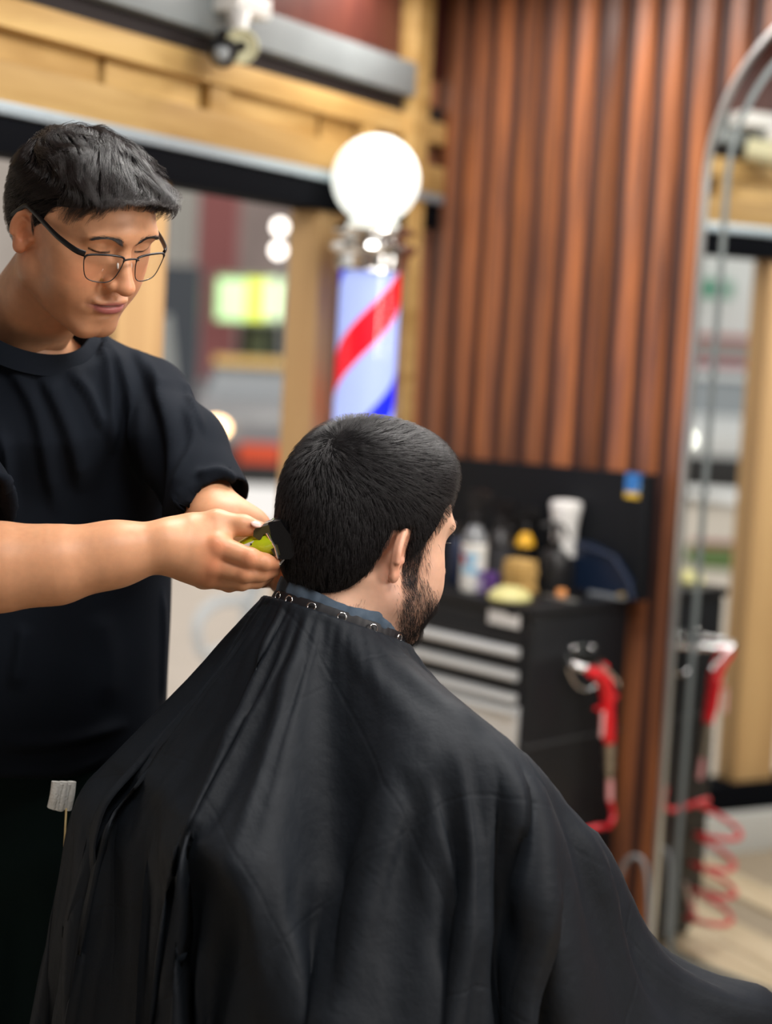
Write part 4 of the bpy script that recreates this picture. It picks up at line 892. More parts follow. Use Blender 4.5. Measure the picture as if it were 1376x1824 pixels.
hc_ = hair_obj(CF, CS, client_hair, (-.11, -.15, -.09), (.11, .15, .17), .0030, client_sets, m_hair, cp_root); hc_['label'] = 'short straight black hair with a crown whorl, and beard'
CAPE_ROWS = [0, 2, 3, 4, 6, 8, 10, 12, 14, 16, 18, 20, 22, 24, 26, 28, 30, 32, 34, 36, 38, 40, 42, 44, 46, 48, 50, 52, 54, 56, 58, 60, 62, 64, 66, 68, 69]
CAPE_SHAPE = (37, 144)
CAPE_DELTAS = ('''2 4 4 4 4 3 4 3 3 2 3 2 2 2 2 1 1 1 1 0 1 0 -1 0 -1 -1 -1 -1 -2 -2 -2 -2 -2 -3 -3 -3 -3 -4 -4 -3 -4 -5 -4 -4 -5 -5 -4 -5 -5 -5 -6 -5 -5 -6 -5 -5 -6 -5 -6 -5 -5 -6 -5 -5 -6 -5 -5 -5 -5 -4 -5 -4 -5 -4 -4 -4 -4 -3 -3 -4 -2 -3 -3 -2 -2 -2 -2 -1 -1 -1 -1 0 -1 0 1 0 1 1 1 1 2 2 2 2 2 3 3 3 3 4 3 4 4 5 4 4 5 5 5 4 6 5 5 5 5 6 5 6 5 5 6 5 6 5 5 6 5 5 5 5 5 5 4 5 15 1 1 0 1 1 0 0 1 1 0 1 0 1 0 0 1 0 0 0 0 0 0 0 0 0 0 -1 0 0 -1 0 -1 -1 0 -1 -1 0 0 -2 0 0 -2 -1 0 -1 -2 -1 -1 -1 0 -1 -1 -1 -1 -2 0 -2 0 -1 -2 0 -2 -1 0 -1 -1 -1 -1 -2 0 -1 -1 -1 0 -1 0 -1 -1 0 -2 0 0 -1 0 0 0 -1 -1 0 0 0 1 0 -1 0 0 0 1 0 0 0 1 1 0 1 0 1 1 0 1 1 1 0 1 1 1 0 1 2 0 1 1 1 2 0 1 1 1 2 0 2 0 2 1 0 1 1 1 1 1 1 1 1 6 -1 0 2 -3 1 -1 1 0 -1 1 -1 3 -1 1 0 -2 1 1 -1 1 -1 2 -1 -1 1 1 -1 2 -2 -1 0 -1 1 -1 0 0 -1 -1 1 -1 -1 0 1 -1 -1 -1 2 -1 -1 1 -1 -1 0 -1 0 0 0 -1 -1 1 -1 0 -1 0 0 -1 0 0 0 -1 -1 1 -1 -1 1 -1 -1 1 0 1 -1 1 -1 1 3 -2 2 0 0 -3 1 1 -3 1 0 2 1 -2 0 3 1 -4 1 3 -3 0 1 0 1 1 -3 0 1 1 -1 1 0 0 0 -1 1 0 1 0 0 1 0 0 0 1 0 1 0 1 0 1 1 1 0 0 0 1 0 10 2 -2 -1 4 -4 1 -1 -1 1 -1 2 -4 4 0 4 0 -4 -1 4 -4 3 -2 3 -1 -2 1 3 -5 3 -1 -1 -1 0 -1 0 -2 1 -2 0 1 -2 -1 0 -1 -1 3 -4 1 2 -3 0 -1 0 -1 1 -2 0 -1 -1 -1 -1 0 0 0 -1 -1 0 -1 -1 0 -1 -1 1 0 -2 0 0 -1 2 -1 2 -2 8 0 -5 5 -2 -1 -2 -1 1 -1 -1 -1 2 2 1 -3 3 2 -5 2 2 0 -2 1 1 0 1 1 -1 -2 2 0 0 0 -1 2 1 -1 -1 1 1 0 1 0 1 1 1 -1 0 1 1 1 2 0 1 1 1 2 0 0 1 18 2 3 -2 0 5 -4 -2 1 -1 -1 -1 1 -1 -3 3 5 6 -3 -8 6 -4 1 0 1 4 -5 2 -3 1 -1 0 -1 -1 -2 -1 -1 -1 -2 -3 2 -2 1 -5 5 -2 -3 4 -1 -4 -1 -2 -1 2 -1 -4 -1 -3 0 -1 -2 0 -2 -1 0 -2 -1 -2 -1 0 -2 -1 -1 -1 -1 0 -1 2 1 -1 0 10 4 -7 2 3 -3 -3 -1 -3 -1 2 -3 -1 1 4 2 -2 1 5 -3 -4 7 0 -2 -3 3 2 1 0 1 3 -4 -1 -2 3 2 -1 0 2 1 -2 2 -1 3 2 -1 1 2 1 3 3 -1 -2 2 1 3 1 1 3 1 3 1 0 17 2 3 1 0 1 1 1 -2 -1 0 -1 0 -2 4 -7 -1 6 6 -2 -8 5 -2 -1 1 -5 10 -4 -2 0 0 -1 -1 0 -1 -2 -1 -2 -1 -2 -1 -1 -2 -2 8 -1 1 -3 -2 -1 -3 1 2 -6 -2 -1 -2 -1 -2 -1 0 -1 -1 -1 -1 -2 -1 -1 -2 -1 -1 -1 0 -1 -2 -1 2 -1 0 11 8 -8 0 2 -2 -1 -2 -2 -2 -1 -3 3 -4 0 4 3 0 0 2 0 -2 1 2 -8 6 -1 2 1 2 0 2 2 0 -4 -3 2 2 4 -3 0 3 -1 -1 3 0 0 1 1 2 2 2 0 3 5 -1 -2 1 2 1 1 2 2 3 2 18 1 2 3 0 1 2 0 -1 1 -1 0 -1 -2 -1 1 -4 -4 6 10 -5 -11 3 -1 0 -1 2 3 0 -5 1 -1 -1 0 -2 0 -2 1 -2 -1 0 -2 -4 1 5 2 2 -4 -2 -3 1 1 -5 -2 -2 -2 -1 0 -1 0 -2 -1 0 -1 -3 -1 -1 -2 -1 -3 -1 -1 0 -1 -1 0 -1 9 9 -6 -3 -1 2 1 1 -2 -2 -2 -2 -2 -1 0 -2 2 3 1 0 2 2 -1 -4 2 2 -4 2 1 3 0 1 1 1 2 3 -2 -7 1 1 4 -4 2 3 1 -2 3 -1 1 2 1 1 2 2 2 1 0 3 4 -2 -2 3 2 1 1 3 2 19 0 2 2 2 1 2 0 2 -1 0 -1 -1 0 -3 0 0 -5 -3 7 8 -2 -12 -4 2 1 1 4 -1 -4 0 -1 -1 0 -1 -1 -1 -1 0 -2 0 -1 -1 1 -4 18 -10 -1 -4 0 3 -5 -3 -2 -2 0 -1 1 -2 -1 0 -1 -2 -2 -3 -1 -1 -2 -2 -2 -1 0 -2 -1 -1 4 11 -8 -8 3 1 3 0 2 2 -1 -3 -1 -2 -2 -1 0 -1 2 3 0 0 5 -1 -7 -3 8 1 -4 1 3 1 1 1 1 0 2 4 -1 -6 -1 1 3 -3 2 2 3 -1 1 0 2 2 0 0 2 2 1 3 0 1 1 4 3 -3 0 3 1 1 3 19 2 1 1 2 1 1 4 -1 1 -1 -1 0 -1 0 -2 0 0 -5 -1 8 3 -1 -8 -6 1 -1 4 2 -2 -3 0 -1 -1 -2 -1 -1 -1 0 0 -1 -2 -1 9 8 -10 0 -4 -1 -1 0 -4 -2 1 7 -4 -3 -4 0 -3 -1 -4 -1 0 -2 -1 -3 -3 -2 0 -2 -1 -1 -2 7 -4 -9 4 2 -2 2 1 2 0 7 -2 -1 -3 -2 -1 -1 -1 -1 4 1 0 2 1 -10 2 4 6 -3 -3 2 3 1 -1 3 1 1 1 2 2 -2 -5 2 -1 -1 2 2 2 1 0 1 1 2 1 1 1 2 2 0 3 0 0 2 0 5 -1 0 3 1 2 16 4 1 4 2 -1 2 -1 2 -2 5 3 -2 -2 -1 -1 -1 -1 -2 -5 2 9 -1 -1 -2 -9 -1 1 3 -1 -1 -2 -1 -2 0 -2 -1 -1 -1 0 0 -2 2 9 2 -8 -2 -1 4 -4 -4 -3 4 8 -10 -2 -1 -1 -1 -4 -2 -2 -2 -4 3 -3 -1 -1 -1 -4 0 -2 -1 2 -6 1 4 -1 -4 5 -2 3 2 3 0 -2 -2 0 -2 -2 -2 0 -1 4 0 0 1 0 -5 1 5 0 0 -2 2 3 1 -1 2 1 0 1 3 2 -2 -4 2 -2 -1 1 2 4 1 -2 2 3 1 1 1 1 1 3 1 0 1 1 -1 0 1 5 0 2 2 2 16 0 2 2 -2 4 -1 1 4 -2 -1 -4 3 13 -2 -2 -1 -3 -1 -3 -4 7 4 -2 3 -3 -10 -2 6 -1 -3 0 -3 0 -3 0 -2 0 -1 -1 1 -3 4 7 2 -7 -3 1 1 -3 -6 6 10 -12 -3 -1 1 -5 -1 -2 -4 -1 3 -2 -6 1 -2 -2 4 -2 0 -2 2 -2 3 -1 0 -12 8 2 5 -2 2 3 -8 -2 -2 -3 1 -1 -1 0 -1 2 1 0 1 -1 -1 -1 4 1 0 -1 0 3 0 0 2 1 0 2 2 1 -1 -1 -1 -2 0 2 2 0 3 -1 2 2 1 1 1 0 2 2 2 2 0 2 -2 5 -5 1 4 0 3 1 9 4 -3 2 0 5 -8 2 10 9 -2 -3 1 -11 6 17 -3 -3 -3 -3 -3 0 7 -2 3 1 -9 -5 5 -2 -1 -2 -1 -3 0 -2 -1 -2 0 -1
0 -1 6 5 -2 -4 -2 9 -10 0 2 9 -11 -5 0 -2 -1 -1 -7 -1 3 2 -8 -1 2 -3 -2 -1 6 -1 2 -4 -4 11 -5 -2 6 5 -17 8 -14 8 6 -2 -7 -1 -1 -2 0 -1 -1 -2 0 3 -1 2 -1 1 -2 1 2 0 1 -1 1 3 -1 0 2 1 0 2 1 3 -1 -1 -1 -2 0 1 2 2 2 -1 3 1 2 1 1 1 1 1 3 1 1 3 -4 -4 9 0 1 2 -1 2 6 2 -3 4 -5 6 3 -4 -7 13 13 6 -7 -3 -1 -11 11 17 -3 -7 -4 -4 7 0 2 1 -4 -10 5 0 -3 0 -3 -2 -2 -1 -1 -1 0 0 -1 -1 6 1 1 -3 -1 -5 7 -2 4 -1 -9 1 -3 1 -6 -3 -1 4 -2 -6 3 -1 -4 -3 0 0 7 -2 0 -2 -4 -1 14 -5 -9 14 -9 1 20 -11 -26 4 -1 3 -2 -2 -4 5 -3 -1 1 1 0 0 2 0 -1 -1 2 0 1 1 0 2 -1 1 1 1 0 1 2 4 -1 0 -2 -1 -1 2 1 -3 6 -1 3 3 2 0 0 1 1 3 2 2 2 -10 4 9 1 2 -5 -2 4 -2 4 2 -6 3 3 0 9 1 -8 -6 8 16 9 -3 -7 -1 6 -5 13 1 -8 -4 2 1 1 2 -2 -7 -2 2 -2 -2 -2 -2 -1 -2 -1 -2 0 0 -2 0 7 1 -1 -1 1 10 -10 0 5 -10 -1 -3 -2 -3 -4 0 3 -1 -8 2 0 -3 -1 -1 -3 4 5 -2 0 -1 -5 -6 7 10 -9 5 -3 -2 6 7 -5 -12 -7 -2 0 0 -3 2 0 -2 1 0 1 0 0 1 0 -1 1 0 1 2 -1 0 1 2 2 -2 1 1 2 3 1 0 -3 2 -3 1 2 -4 4 2 3 2 2 1 1 0 2 1 1 4 -7 0 9 0 3 -2 7 -11 0 0 4 2 -7 2 4 -2 5 8 -1 -8 -4 7 15 9 -2 -5 -1 10 0 0 0 -6 -1 2 0 2 -1 -2 -2 -4 -1 -2 -2 -2 -2 -1 -1 -1 -1 -1 -1 1 5 0 1 -2 2 2 -2 1 0 -10 1 -3 -1 -4 -1 1 1 -8 1 3 -5 -3 -2 0 -1 5 3 -2 0 -2 -2 -8 0 11 0 0 1 2 -2 3 15 -8 -12 -14 -7 9 -5 2 -2 -3 2 1 -1 1 -3 4 1 -2 1 0 1 2 0 0 -3 5 1 0 0 2 2 0 3 4 -5 4 -4 -1 -2 0 2 5 3 2 3 0 3 -3 2 2 4 -6 -5 9 6 -1 1 1 3 -6 0 -3 5 0 -7 2 6 -3 -7 11 11 -5 -7 -1 8 15 7 -5 -7 4 8 5 0 -5 -8 5 1 1 -1 -3 -2 -3 -1 -3 -1 -3 -1 -2 -1 -2 0 0 -1 2 5 -1 -1 0 2 1 0 0 -5 -4 -2 -2 -3 -2 1 2 -8 -2 5 -2 -5 -1 -2 0 -3 8 2 -2 -2 0 -1 -7 -8 8 12 -14 11 -10 -5 12 4 0 -1 -3 -4 -1 0 -9 0 -10 7 -1 -2 5 5 0 -2 -3 -2 5 -1 1 -2 1 10 -6 1 -1 11 -9 1 0 -3 16 -9 7 -1 -10 -10 9 2 4 3 4 0 9 -13 10 -2 2 2 -6 3 9 -3 5 -6 7 2 -7 0 -3 4 1 -6 1 6 -6 1 -5 15 6 -7 -4 1 9 15 2 -7 -3 8 9 0 -1 -7 4 -1 -1 -1 -2 -2 -2 -2 -2 -2 -3 -1 -2 -1 -2 1 -1 -3 4 -4 3 3 1 2 1 -1 1 -8 -1 -2 -2 -2 -2 0 -3 -5 4 0 -5 -3 2 -3 -2 0 8 -1 -1 -2 0 -2 -4 -8 1 8 0 -8 12 -11 3 9 3 -3 -2 -2 -2 -3 1 -5 4 -2 -2 10 -7 7 3 -1 -8 -2 7 6 -12 8 -1 1 0 2 -2 1 -4 -1 7 -1 1 5 10 -10 -14 -3 11 0 0 1 2 1 4 -2 1 -3 1 2 -4 10 4 -1 4 4 -5 1 -4 -2 -1 5 -1 -5 -1 8 -4 9 -15 4 13 0 -4 -3 4 10 14 -4 -8 4 9 6 -1 -1 -3 4 -5 -2 -2 -2 -2 -2 -3 -1 -1 -3 -2 -1 -1 0 2 -3 2 -3 2 2 2 2 1 -2 2 -9 0 -5 -2 -1 -1 2 -8 1 3 -4 -4 -2 2 -3 -2 2 17 -12 -2 -1 0 -1 -3 -9 -2 5 4 -7 5 -4 1 7 4 -1 -2 15 -17 -2 1 -3 17 -12 11 -11 15 -6 -7 6 2 -13 2 9 -7 8 -1 -8 11 3 -8 -7 17 7 -24 25 -11 1 1 -7 4 -1 3 -13 6 3 -4 -3 4 19 -18 3 -2 2 1 7 0 3 1 5 -5 0 -3 -10 6 5 -1 0 -5 -1 3 6 -10 1 9 8 -2 -4 -2 7 14 4 -7 -2 9 9 0 -2 2 -3 -2 -1 -2 -3 -2 -2 -2 -1 -1 -3 -2 -2 -1 0 2 -1 1 -5 0 4 3 2 0 -2 -2 -6 -1 -4 0 -1 0 -4 -4 4 -1 -5 -3 0 0 0 -4 5 8 -7 -1 -1 -1 0 -2 -7 -7 4 5 -4 2 -2 1 5 6 -3 -1 4 -1 -3 -1 0 13 -8 5 -2 -6 14 7 -9 -2 -9 1 4 -2 4 4 1 -2 2 -3 3 6 -5 -14 15 -6 5 -4 -3 4 2 0 -9 6 1 -9 3 1 9 10 -14 -3 1 4 7 -4 6 -2 3 -1 -1 -10 -4 7 8 -3 0 -4 -7 8 3 -8 1 4 11 1 0 -5 1 9 14 -6 1 0 8 7 -2 1 -4 -2 -2 0 -4 -1 -1 -4 -1 -1 -2 -3 -2 -1 3 2 -3 1 -2 -7 5 13 -5 -1 -2 -4 -2 -4 -2 -2 0 2 -8 1 2 -5 -2 -3 0 -1 0 -3 7 5 -5 -2 -2 0 0 -2 -5 -8 2 4 0 0 -3 1 4 7 -1 -2 3 -1 0 -5 6 9 -6 4 -1 -5 -3 12 4 -8 -8 4 2 0 2 4 0 -1 2 -2 4 2 -6 -6 7 16 -13 -7 -2 5 2 -1 -5 4 -1 -7 8 -6 -1 13 -9 -1 2 6 3 1 3 3 -10 7 -7 -4 -3 6 -7 8 5 0 -13 7 6 -5 -7 5 7 10 0 -4 -2 4 13 3 -10 5 8 8 1 1 -3 -4 -1 1 -6 -1 -2 -1 -1 -2 -3 -2 -1 0 9 -9 2 -2 1 -8 0 13 -1 -1 -2 -6 -2 -4 1 3 -5 -4 -3 3 -2 -5 -2 -1 -1 -1 0 -1 6 4 -6 -2 -1 -1 1 -2 -4 -8 0 4 1 -2 -2 1 3 9 -2 -2 3 1 -1 -5 9 6 -5 3 1 -3 -1 7 -16 16 -12 3 2 0 1 3 3 -1 1 -2 4 2 -7 -1 5 9 -8 -6 -3 5 4 -2 -3 0 -4 -3 4 -3 2 6 -4 -1 2 8 1 2 1 3 7 -9 -9 -4 0 5 -4 5 6 1 -9 2 4 -3 -7 1 5 6 5 2 -2 -2 9 16 -10 -6 9 12 3 2 -5 -5 0 2 -6 -1 -1 -2 -2 -1 -3 -3 0 0 5 -1 -1 -1 7 -14 -5 11 13 -11 -2 -9 0 3 3 -8 -2 -6 1 1 -7 -2 -1 1 -2 -2 0 0 7 1 -4 -1 -3 0 0 0 -3 -8 -6 7 2 -3 -1 2 1 8 -1 0 3 0 0 -2 7 3 -3 2 4 -5 -2 4 -4 4 -7 1 1 2 1 2 2 0 1 -1 2 2 -7 1 5 6 -9 -4 -2 5 4 -3 0 -2 -5 -2 3 -2 5 0 22 -24 2 8 -1 5 2 -2 6 -4 -11 -3 1 3 -3 3 8 2 -10 1 4 -1 -10 2 2 2 7 9 -3 2 -1 11 4 -8
-1 12 13 0 -13 2 5 1 -7 -1 -3 -2 -2 -2 -1 1 4 -3 0 -1 0 -3 0 12 -30 9 19 -7 -5 -1 3 -5 -7 -1 -2 -3 0 -5 -1 -1 -3 0 0 -3 0 1 7 0 -5 -1 -2 -2 2 -1 -2 -4 -9 3 7 -5 -1 1 1 5 1 9 -4 -1 0 -1 8 0 -1 2 4 -4 -1 1 0 -3 0 5 -7 4 0 2 2 0 1 -1 4 0 -7 2 3 6 -7 -5 -1 5 6 -9 4 -4 -6 1 2 0 2 2 -1 8 -4 4 1 3 2 3 0 -7 -6 -5 4 0 -3 2 11 2 -11 1 2 1 -9 -3 4 2 0 3 9 -3 2 -4 16 8 -14 5 23 3 2 -10 -1 2 -4 -3 0 -4 -2 -4 1 5 4 -1 -9 1 2 7 -18 -27 23 11 -1 5 -1 -10 1 1 -4 -1 -3 1 -4 1 -2 -3 -2 -2 4 -10 -2 0 7 -1 -4 0 -6 0 1 1 -2 0 -13 3 -2 3 0 1 -1 3 4 21 -15 0 -1 1 10 -5 0 2 3 -1 -3 -1 4 -10 6 2 -7 5 2 -2 5 0 1 -1 5 -3 -11 9 2 4 -5 -6 1 3 3 -6 6 -4 -1 -4 1 -1 3 2 -1 16 -12 3 2 4 -6 -1 7 -10 -1 -2 2 0 -3 2 14 -2 -9 1 0 3 -9 -4 3 3 1 2 2 3 -5 -5 -2 5 7 2 9 10 11 7 -3 -27 -12 30 -2 -3 -8 -11 26 -2 -2 2 -8 4 2 8 -9 -16 11 0 -16 -1 -2 3 -11 15 1 -4 -2 1 -3 1 -2 -2 -1 1 -4 -6 -5 1 8 0 -5 2 1 -8 -1 0 -1 1 8 6 -22 16 -19 2 2 1 3 3 5 -2 -1 2 11 -4 -3 1 5 -2 -2 -3 5 -8 3 3 -9 8 0 -1 4 1 1 0 2 -2 -6 7 1 2 -3 -7 0 5 0 -6 8 -2 2 -9 0 1 1 3 5 -3 2 0 5 -5 3 3 2 -9 -2 -2 4 -2 -3 2 2 9 -8 4 -3 8 -10 -7 1 4 1 2 0 1 -1 0 -4 4 20 -10 2 -4 9 4 -2 5 -1 -18 15 -1 1 -1 -2 8 -8 -21 37 4 -3 -1 -15 -3 12 -13 9 -24 7 -2 2 -10 16 -1 -1 -2 -2 0 -2 -2 -1 0 -6 1 -8 2 7 7 -2 -4 -4 -4 -7 3 -2 2 8 -2 3 5 -14 -6 4 -6 5 2 5 -2 0 3 9 -3 -4 2 3 1 -4 -2 2 5 -7 0 -13 13 2 -1 3 1 2 -2 4 -4 -3 5 1 1 -3 -6 1 4 0 -3 4 -2 2 -7 -2 1 2 2 6 1 -3 3 -3 0 3 3 2 -6 -4 -2 4 -4 -2 1 -2 4 4 -11 5 10 -6 -9 1 3 3 0 2 0 -2 -1 9 10 -7 -2 7 0 -9 -25 36 8 10 -9 -4 3 -5 3 -23 6 -5 5 12 17 5 -18 -10 5 3 -38 28 -10 -5 10 10 -11 11 -2 -1 -4 -2 -1 -1 -2 0 -3 -6 -2 -2 1 8 3 0 3 -11 0 1 -3 -3 6 -2 5 -2 5 -2 -24 2 0 4 11 0 -3 0 3 8 -3 -2 1 3 1 -3 -4 2 5 -5 -2 0 0 2 0 2 3 0 0 2 -3 -3 6 1 -1 -2 -8 4 2 0 -2 5 -3 1 -4 -4 2 1 3 4 2 -2 2 -4 3 2 3 0 -8 -2 -2 5 -5 -3 1 -6 4 8 -6 1 7 -1 -11 0 4 1 2 2 0 -3 5 11 0 -12 8 5 -4 -13 -3 4 36 0 0 -8 -2 -2 -4 -12 -10 -6 14 4 6 5 -2 -2 2 -3 -19 11 -6 -1 11 4 -7 6 -1 -2 -2 -3 0 -3 -1 0 -5 -4 -2 -2 1 9 0 5 -3 -1 -6 1 -6 -2 13 -8 4 -1 2 3 -15 -5 14 -11 6 2 -4 3 3 6 -2 -4 2 3 1 -3 -5 4 4 -4 -3 1 -1 3 -1 2 2 1 0 2 -3 -2 4 2 -2 -1 -13 9 3 0 -3 5 -2 0 -4 -4 1 3 1 5 1 -2 3 -3 3 1 3 1 -6 -6 -1 6 -8 -1 0 -6 4 11 -11 2 7 0 -9 -3 2 4 2 0 -1 -2 11 6 -7 -3 8 4 -7 -9 0 -21 48 4 -11 7 -2 -1 -3 -3 -27 5 17 -6 7 -2 4 -1 4 -8 -13 8 -3 -1 12 -2 -1 3 -1 1 -5 -2 -2 -1 -2 -2 -4 -3 -2 -2 8 7 -9 7 -2 -2 -2 -2 -4 -2 13 -8 3 -1 2 4 -10 -12 -1 19 -10 4 -3 1 4 5 -2 -2 0 4 6 -6 -7 3 5 -3 -5 -11 12 3 -1 2 2 1 0 2 -4 -2 5 2 -3 -2 -5 4 1 0 -1 4 -3 1 -4 -6 4 2 1 5 0 -1 3 -2 1 2 2 2 -7 -6 1 7 -22 5 -8 -4 5 20 -19 1 5 4 -11 -4 3 2 2 2 -3 4 8 0 -6 2 7 2 -8 -8 1 -10 8 31 5 -8 -6 -1 -3 -2 -2 -11 21 -7 -6 3 3 1 4 -11 -9 5 0 -2 12 -5 3 2 -2 -1 -3 -2 -1 -2 -2 -3 -4 -2 -2 -1 12 -2 -11 10 1 -3 -2 -2 -4 0 9 -4 4 -3 2 6 -7 -15 1 20 -17 7 -4 3 2 5 -2 -2 1 2 5 -2 -9 1 7 -3 -4 -8 8 3 -2 3 2 2 0 1 -4 -1 5 2 -3 -2 -5 3 2 0 -3 5 -3 1 -2 -7 4 1 -3 8 0 1 2 -2 2 2 2 2 -7 -7 1 8 -15 4 -23 13 3 8 -5 -1 4 9 -12 -5 1 3 1 1 -3 9 7 -6 -5 6 6 2 -10 -6 1 -4 -6 11 26 -6 -1 -5 0 -3 -5 2 2 -12 7 5 4 3 5 -16 -6 2 1 -1 11 -12 2 -21 30 -1 -1 -4 -2 -1 -2 -3 -3 -2 -3 -2 13 -3 -13 10 4 -3 -1 -3 -3 0 7 -3 3 -1 1 6 -3 -17 0 13 3 -8 -3 4 3 2 -2 0 -1 3 5 3 -11 -4 8 -1 -5 -6 6 2 0 1 4 0 0 2 -4 -1 4 2 -2 -3 -4 4 0 0 -1 3 -2 0 -1 -9 6 1 -1 5 2 -1 2 -1 2 2 1 2 -4 -15 9 6 -8 -13 23 4 -16 6 -4 -2 3 7 -6 -7 2 2 2 0 2 7 0 -5 -1 7 5 1 -13 -3 2 1 -18 9 16 11 -1 -2 -3 0 -2 -1 -6 1 -2 0 -18 39 5 -37 9 0 7 -5 -5 -15 2 -11 28 8 -3 2 -4 -1 -2 -4 -4 -2 -2 -2 14 -3 -11 4 6 -2 -2 -3 -1 -1 6 -2 4 -2 0 7 11 -27 -5 9 20 -18 -4 3 3 2 -1 -1 -1 2 5 6 -10 -9 11 -3 -2 -8 6 3 -1 2 2 1 0 2 -5 0 5 2 -3 -3 -3 2 2 -1 -1 4 -3 1 0 -11 9 -4 2 3 2 0 3 -1 1 2 1 0 -2 -6 1 4 -1 -6 -8 6 -13 22 -1 -1 3 4 -3 -7 0 2 2 1 5 6 -4 -5 3 12 2 -9 -10 1 1 20 -40 -19 31 25 2 -2 -4 -1 -1 0 -6 2 -6 -4 1 0 -30 23 9 2 -9 11 -11 1 -10 11 18 -8 7 -1 -9 0 -1 -4 -3 -2 -3 0 11 -1 -9 -3 11 -2 -1 -3 -3 0 6 -2 3 -2 1 7 1 -13 -9 8 11 -9 -3 5 1 2 -2 0 -1 2 4 8 -12 -10 12 -2 -2 -7 6 1 0 1 4 0 0 1 -3 -1 4 3 -2 -3 -4 2 2 -1 -1 4
-3 0 3 -11 2 -1 5 2 3 0 1 -1 2 2 2 -4 -2 2 -3 2 1 2 2 -8 -6 -3 13 -1 2 6 -4 -6 -2 3 3 -2 8 1 -3 -3 13 11 -1 -25 0 1 10 -7 14 -43 -4 40 11 -2 -2 -4 2 -1 -7 -2 -4 -2 2 -12 -9 14 7 5 -8 22 -37 15 -9 -1 20 15 -2 -5 -6 -7 -3 -1 -3 -2 -2 0 11 1 -13 -5 14 -2 -2 -3 -2 0 6 -1 1 1 -1 7 -1 -7 -13 8 8 -7 -1 4 2 0 -1 0 -2 3 2 11 -13 -12 14 -1 -5 -5 6 1 1 1 2 1 0 2 -5 0 5 1 -2 -3 -3 3 0 0 -1 3 -2 0 9 -18 5 2 0 2 2 1 2 -2 2 2 2 -4 -2 2 -2 0 4 3 -4 -3 -5 -5 17 -5 2 6 -2 -7 -1 2 0 6 2 -3 0 5 13 5 3 -32 24 -15 6 -6 -1 -20 5 7 22 2 -3 -1 0 -1 -6 -7 -1 -5 11 -22 -4 15 6 3 -4 -13 7 2 -1 -6 -13 40 3 -2 -7 -5 -4 -4 -2 -2 -2 0 9 3 0 0 -5 0 -2 -4 -1 0 4 0 2 -1 -2 10 -3 -5 -15 9 8 -8 1 5 0 0 -1 0 -1 0 -2 19 -17 -9 11 0 -3 -5 6 -1 1 1 4 0 0 2 -5 1 4 2 -4 -2 -3 2 2 -1 -1 4 -3 -1 0 -9 4 3 1 2 2 0 2 0 1 2 3 -6 -1 9 -16 5 6 4 -8 1 5 -10 25 -23 5 7 -1 -7 -1 0 1 1 3 2 -2 12 9 3 3 -14 -6 -4 7 -3 -9 -10 -5 5 26 3 0 -2 1 -2 -4 -5 -9 -4 -4 -6 0 20 6 -7 0 -16 -1 -7 12 -22 44 -37 18 26 -4 -7 -3 -7 -3 -2 0 -1 9 3 -1 -2 -1 -2 -1 -4 -2 1 4 -1 3 -1 -2 12 -5 -3 -3 12 -11 -9 7 3 0 -2 0 1 -1 -1 8 3 -12 -3 4 3 -5 -4 6 -2 2 1 4 0 0 2 -6 1 5 2 -3 -3 -2 2 1 0 -1 3 -4 0 -1 -8 4 2 2 3 1 1 1 -1 2 2 2 -4 -2 -7 2 0 10 6 -2 -5 9 -1 -11 -1 4 3 0 -3 0 -1 1 1 0 0 5 3 5 0 0 -15 6 -1 1 2 -7 -3 -3 -1 14 3 0 0 0 -1 0 -8 -2 -1 -2 -3 1 7 7 0 -1 -8 -11 -3 -1 15 2 15 -26 5 15 -2 -6 -2 -1 0 -1 0 4 1 1 -1 -2 0 -1 -2 0 0 2 0 0 8 -10 -11 15 -1 6 -4 -12 11 -3 1 0 -1 -16 17 1 -3 9 -6 -2 -1 0 3 16 -14 -6 0 2 0 0 3 -1 1 -3 2 1 1 -1 -1 -2 1 0 0 0 1 0 -1 -2 -3 2 2 1 0 2 0 1 -1 1 2 1 -3 -1 -4 1 1 7
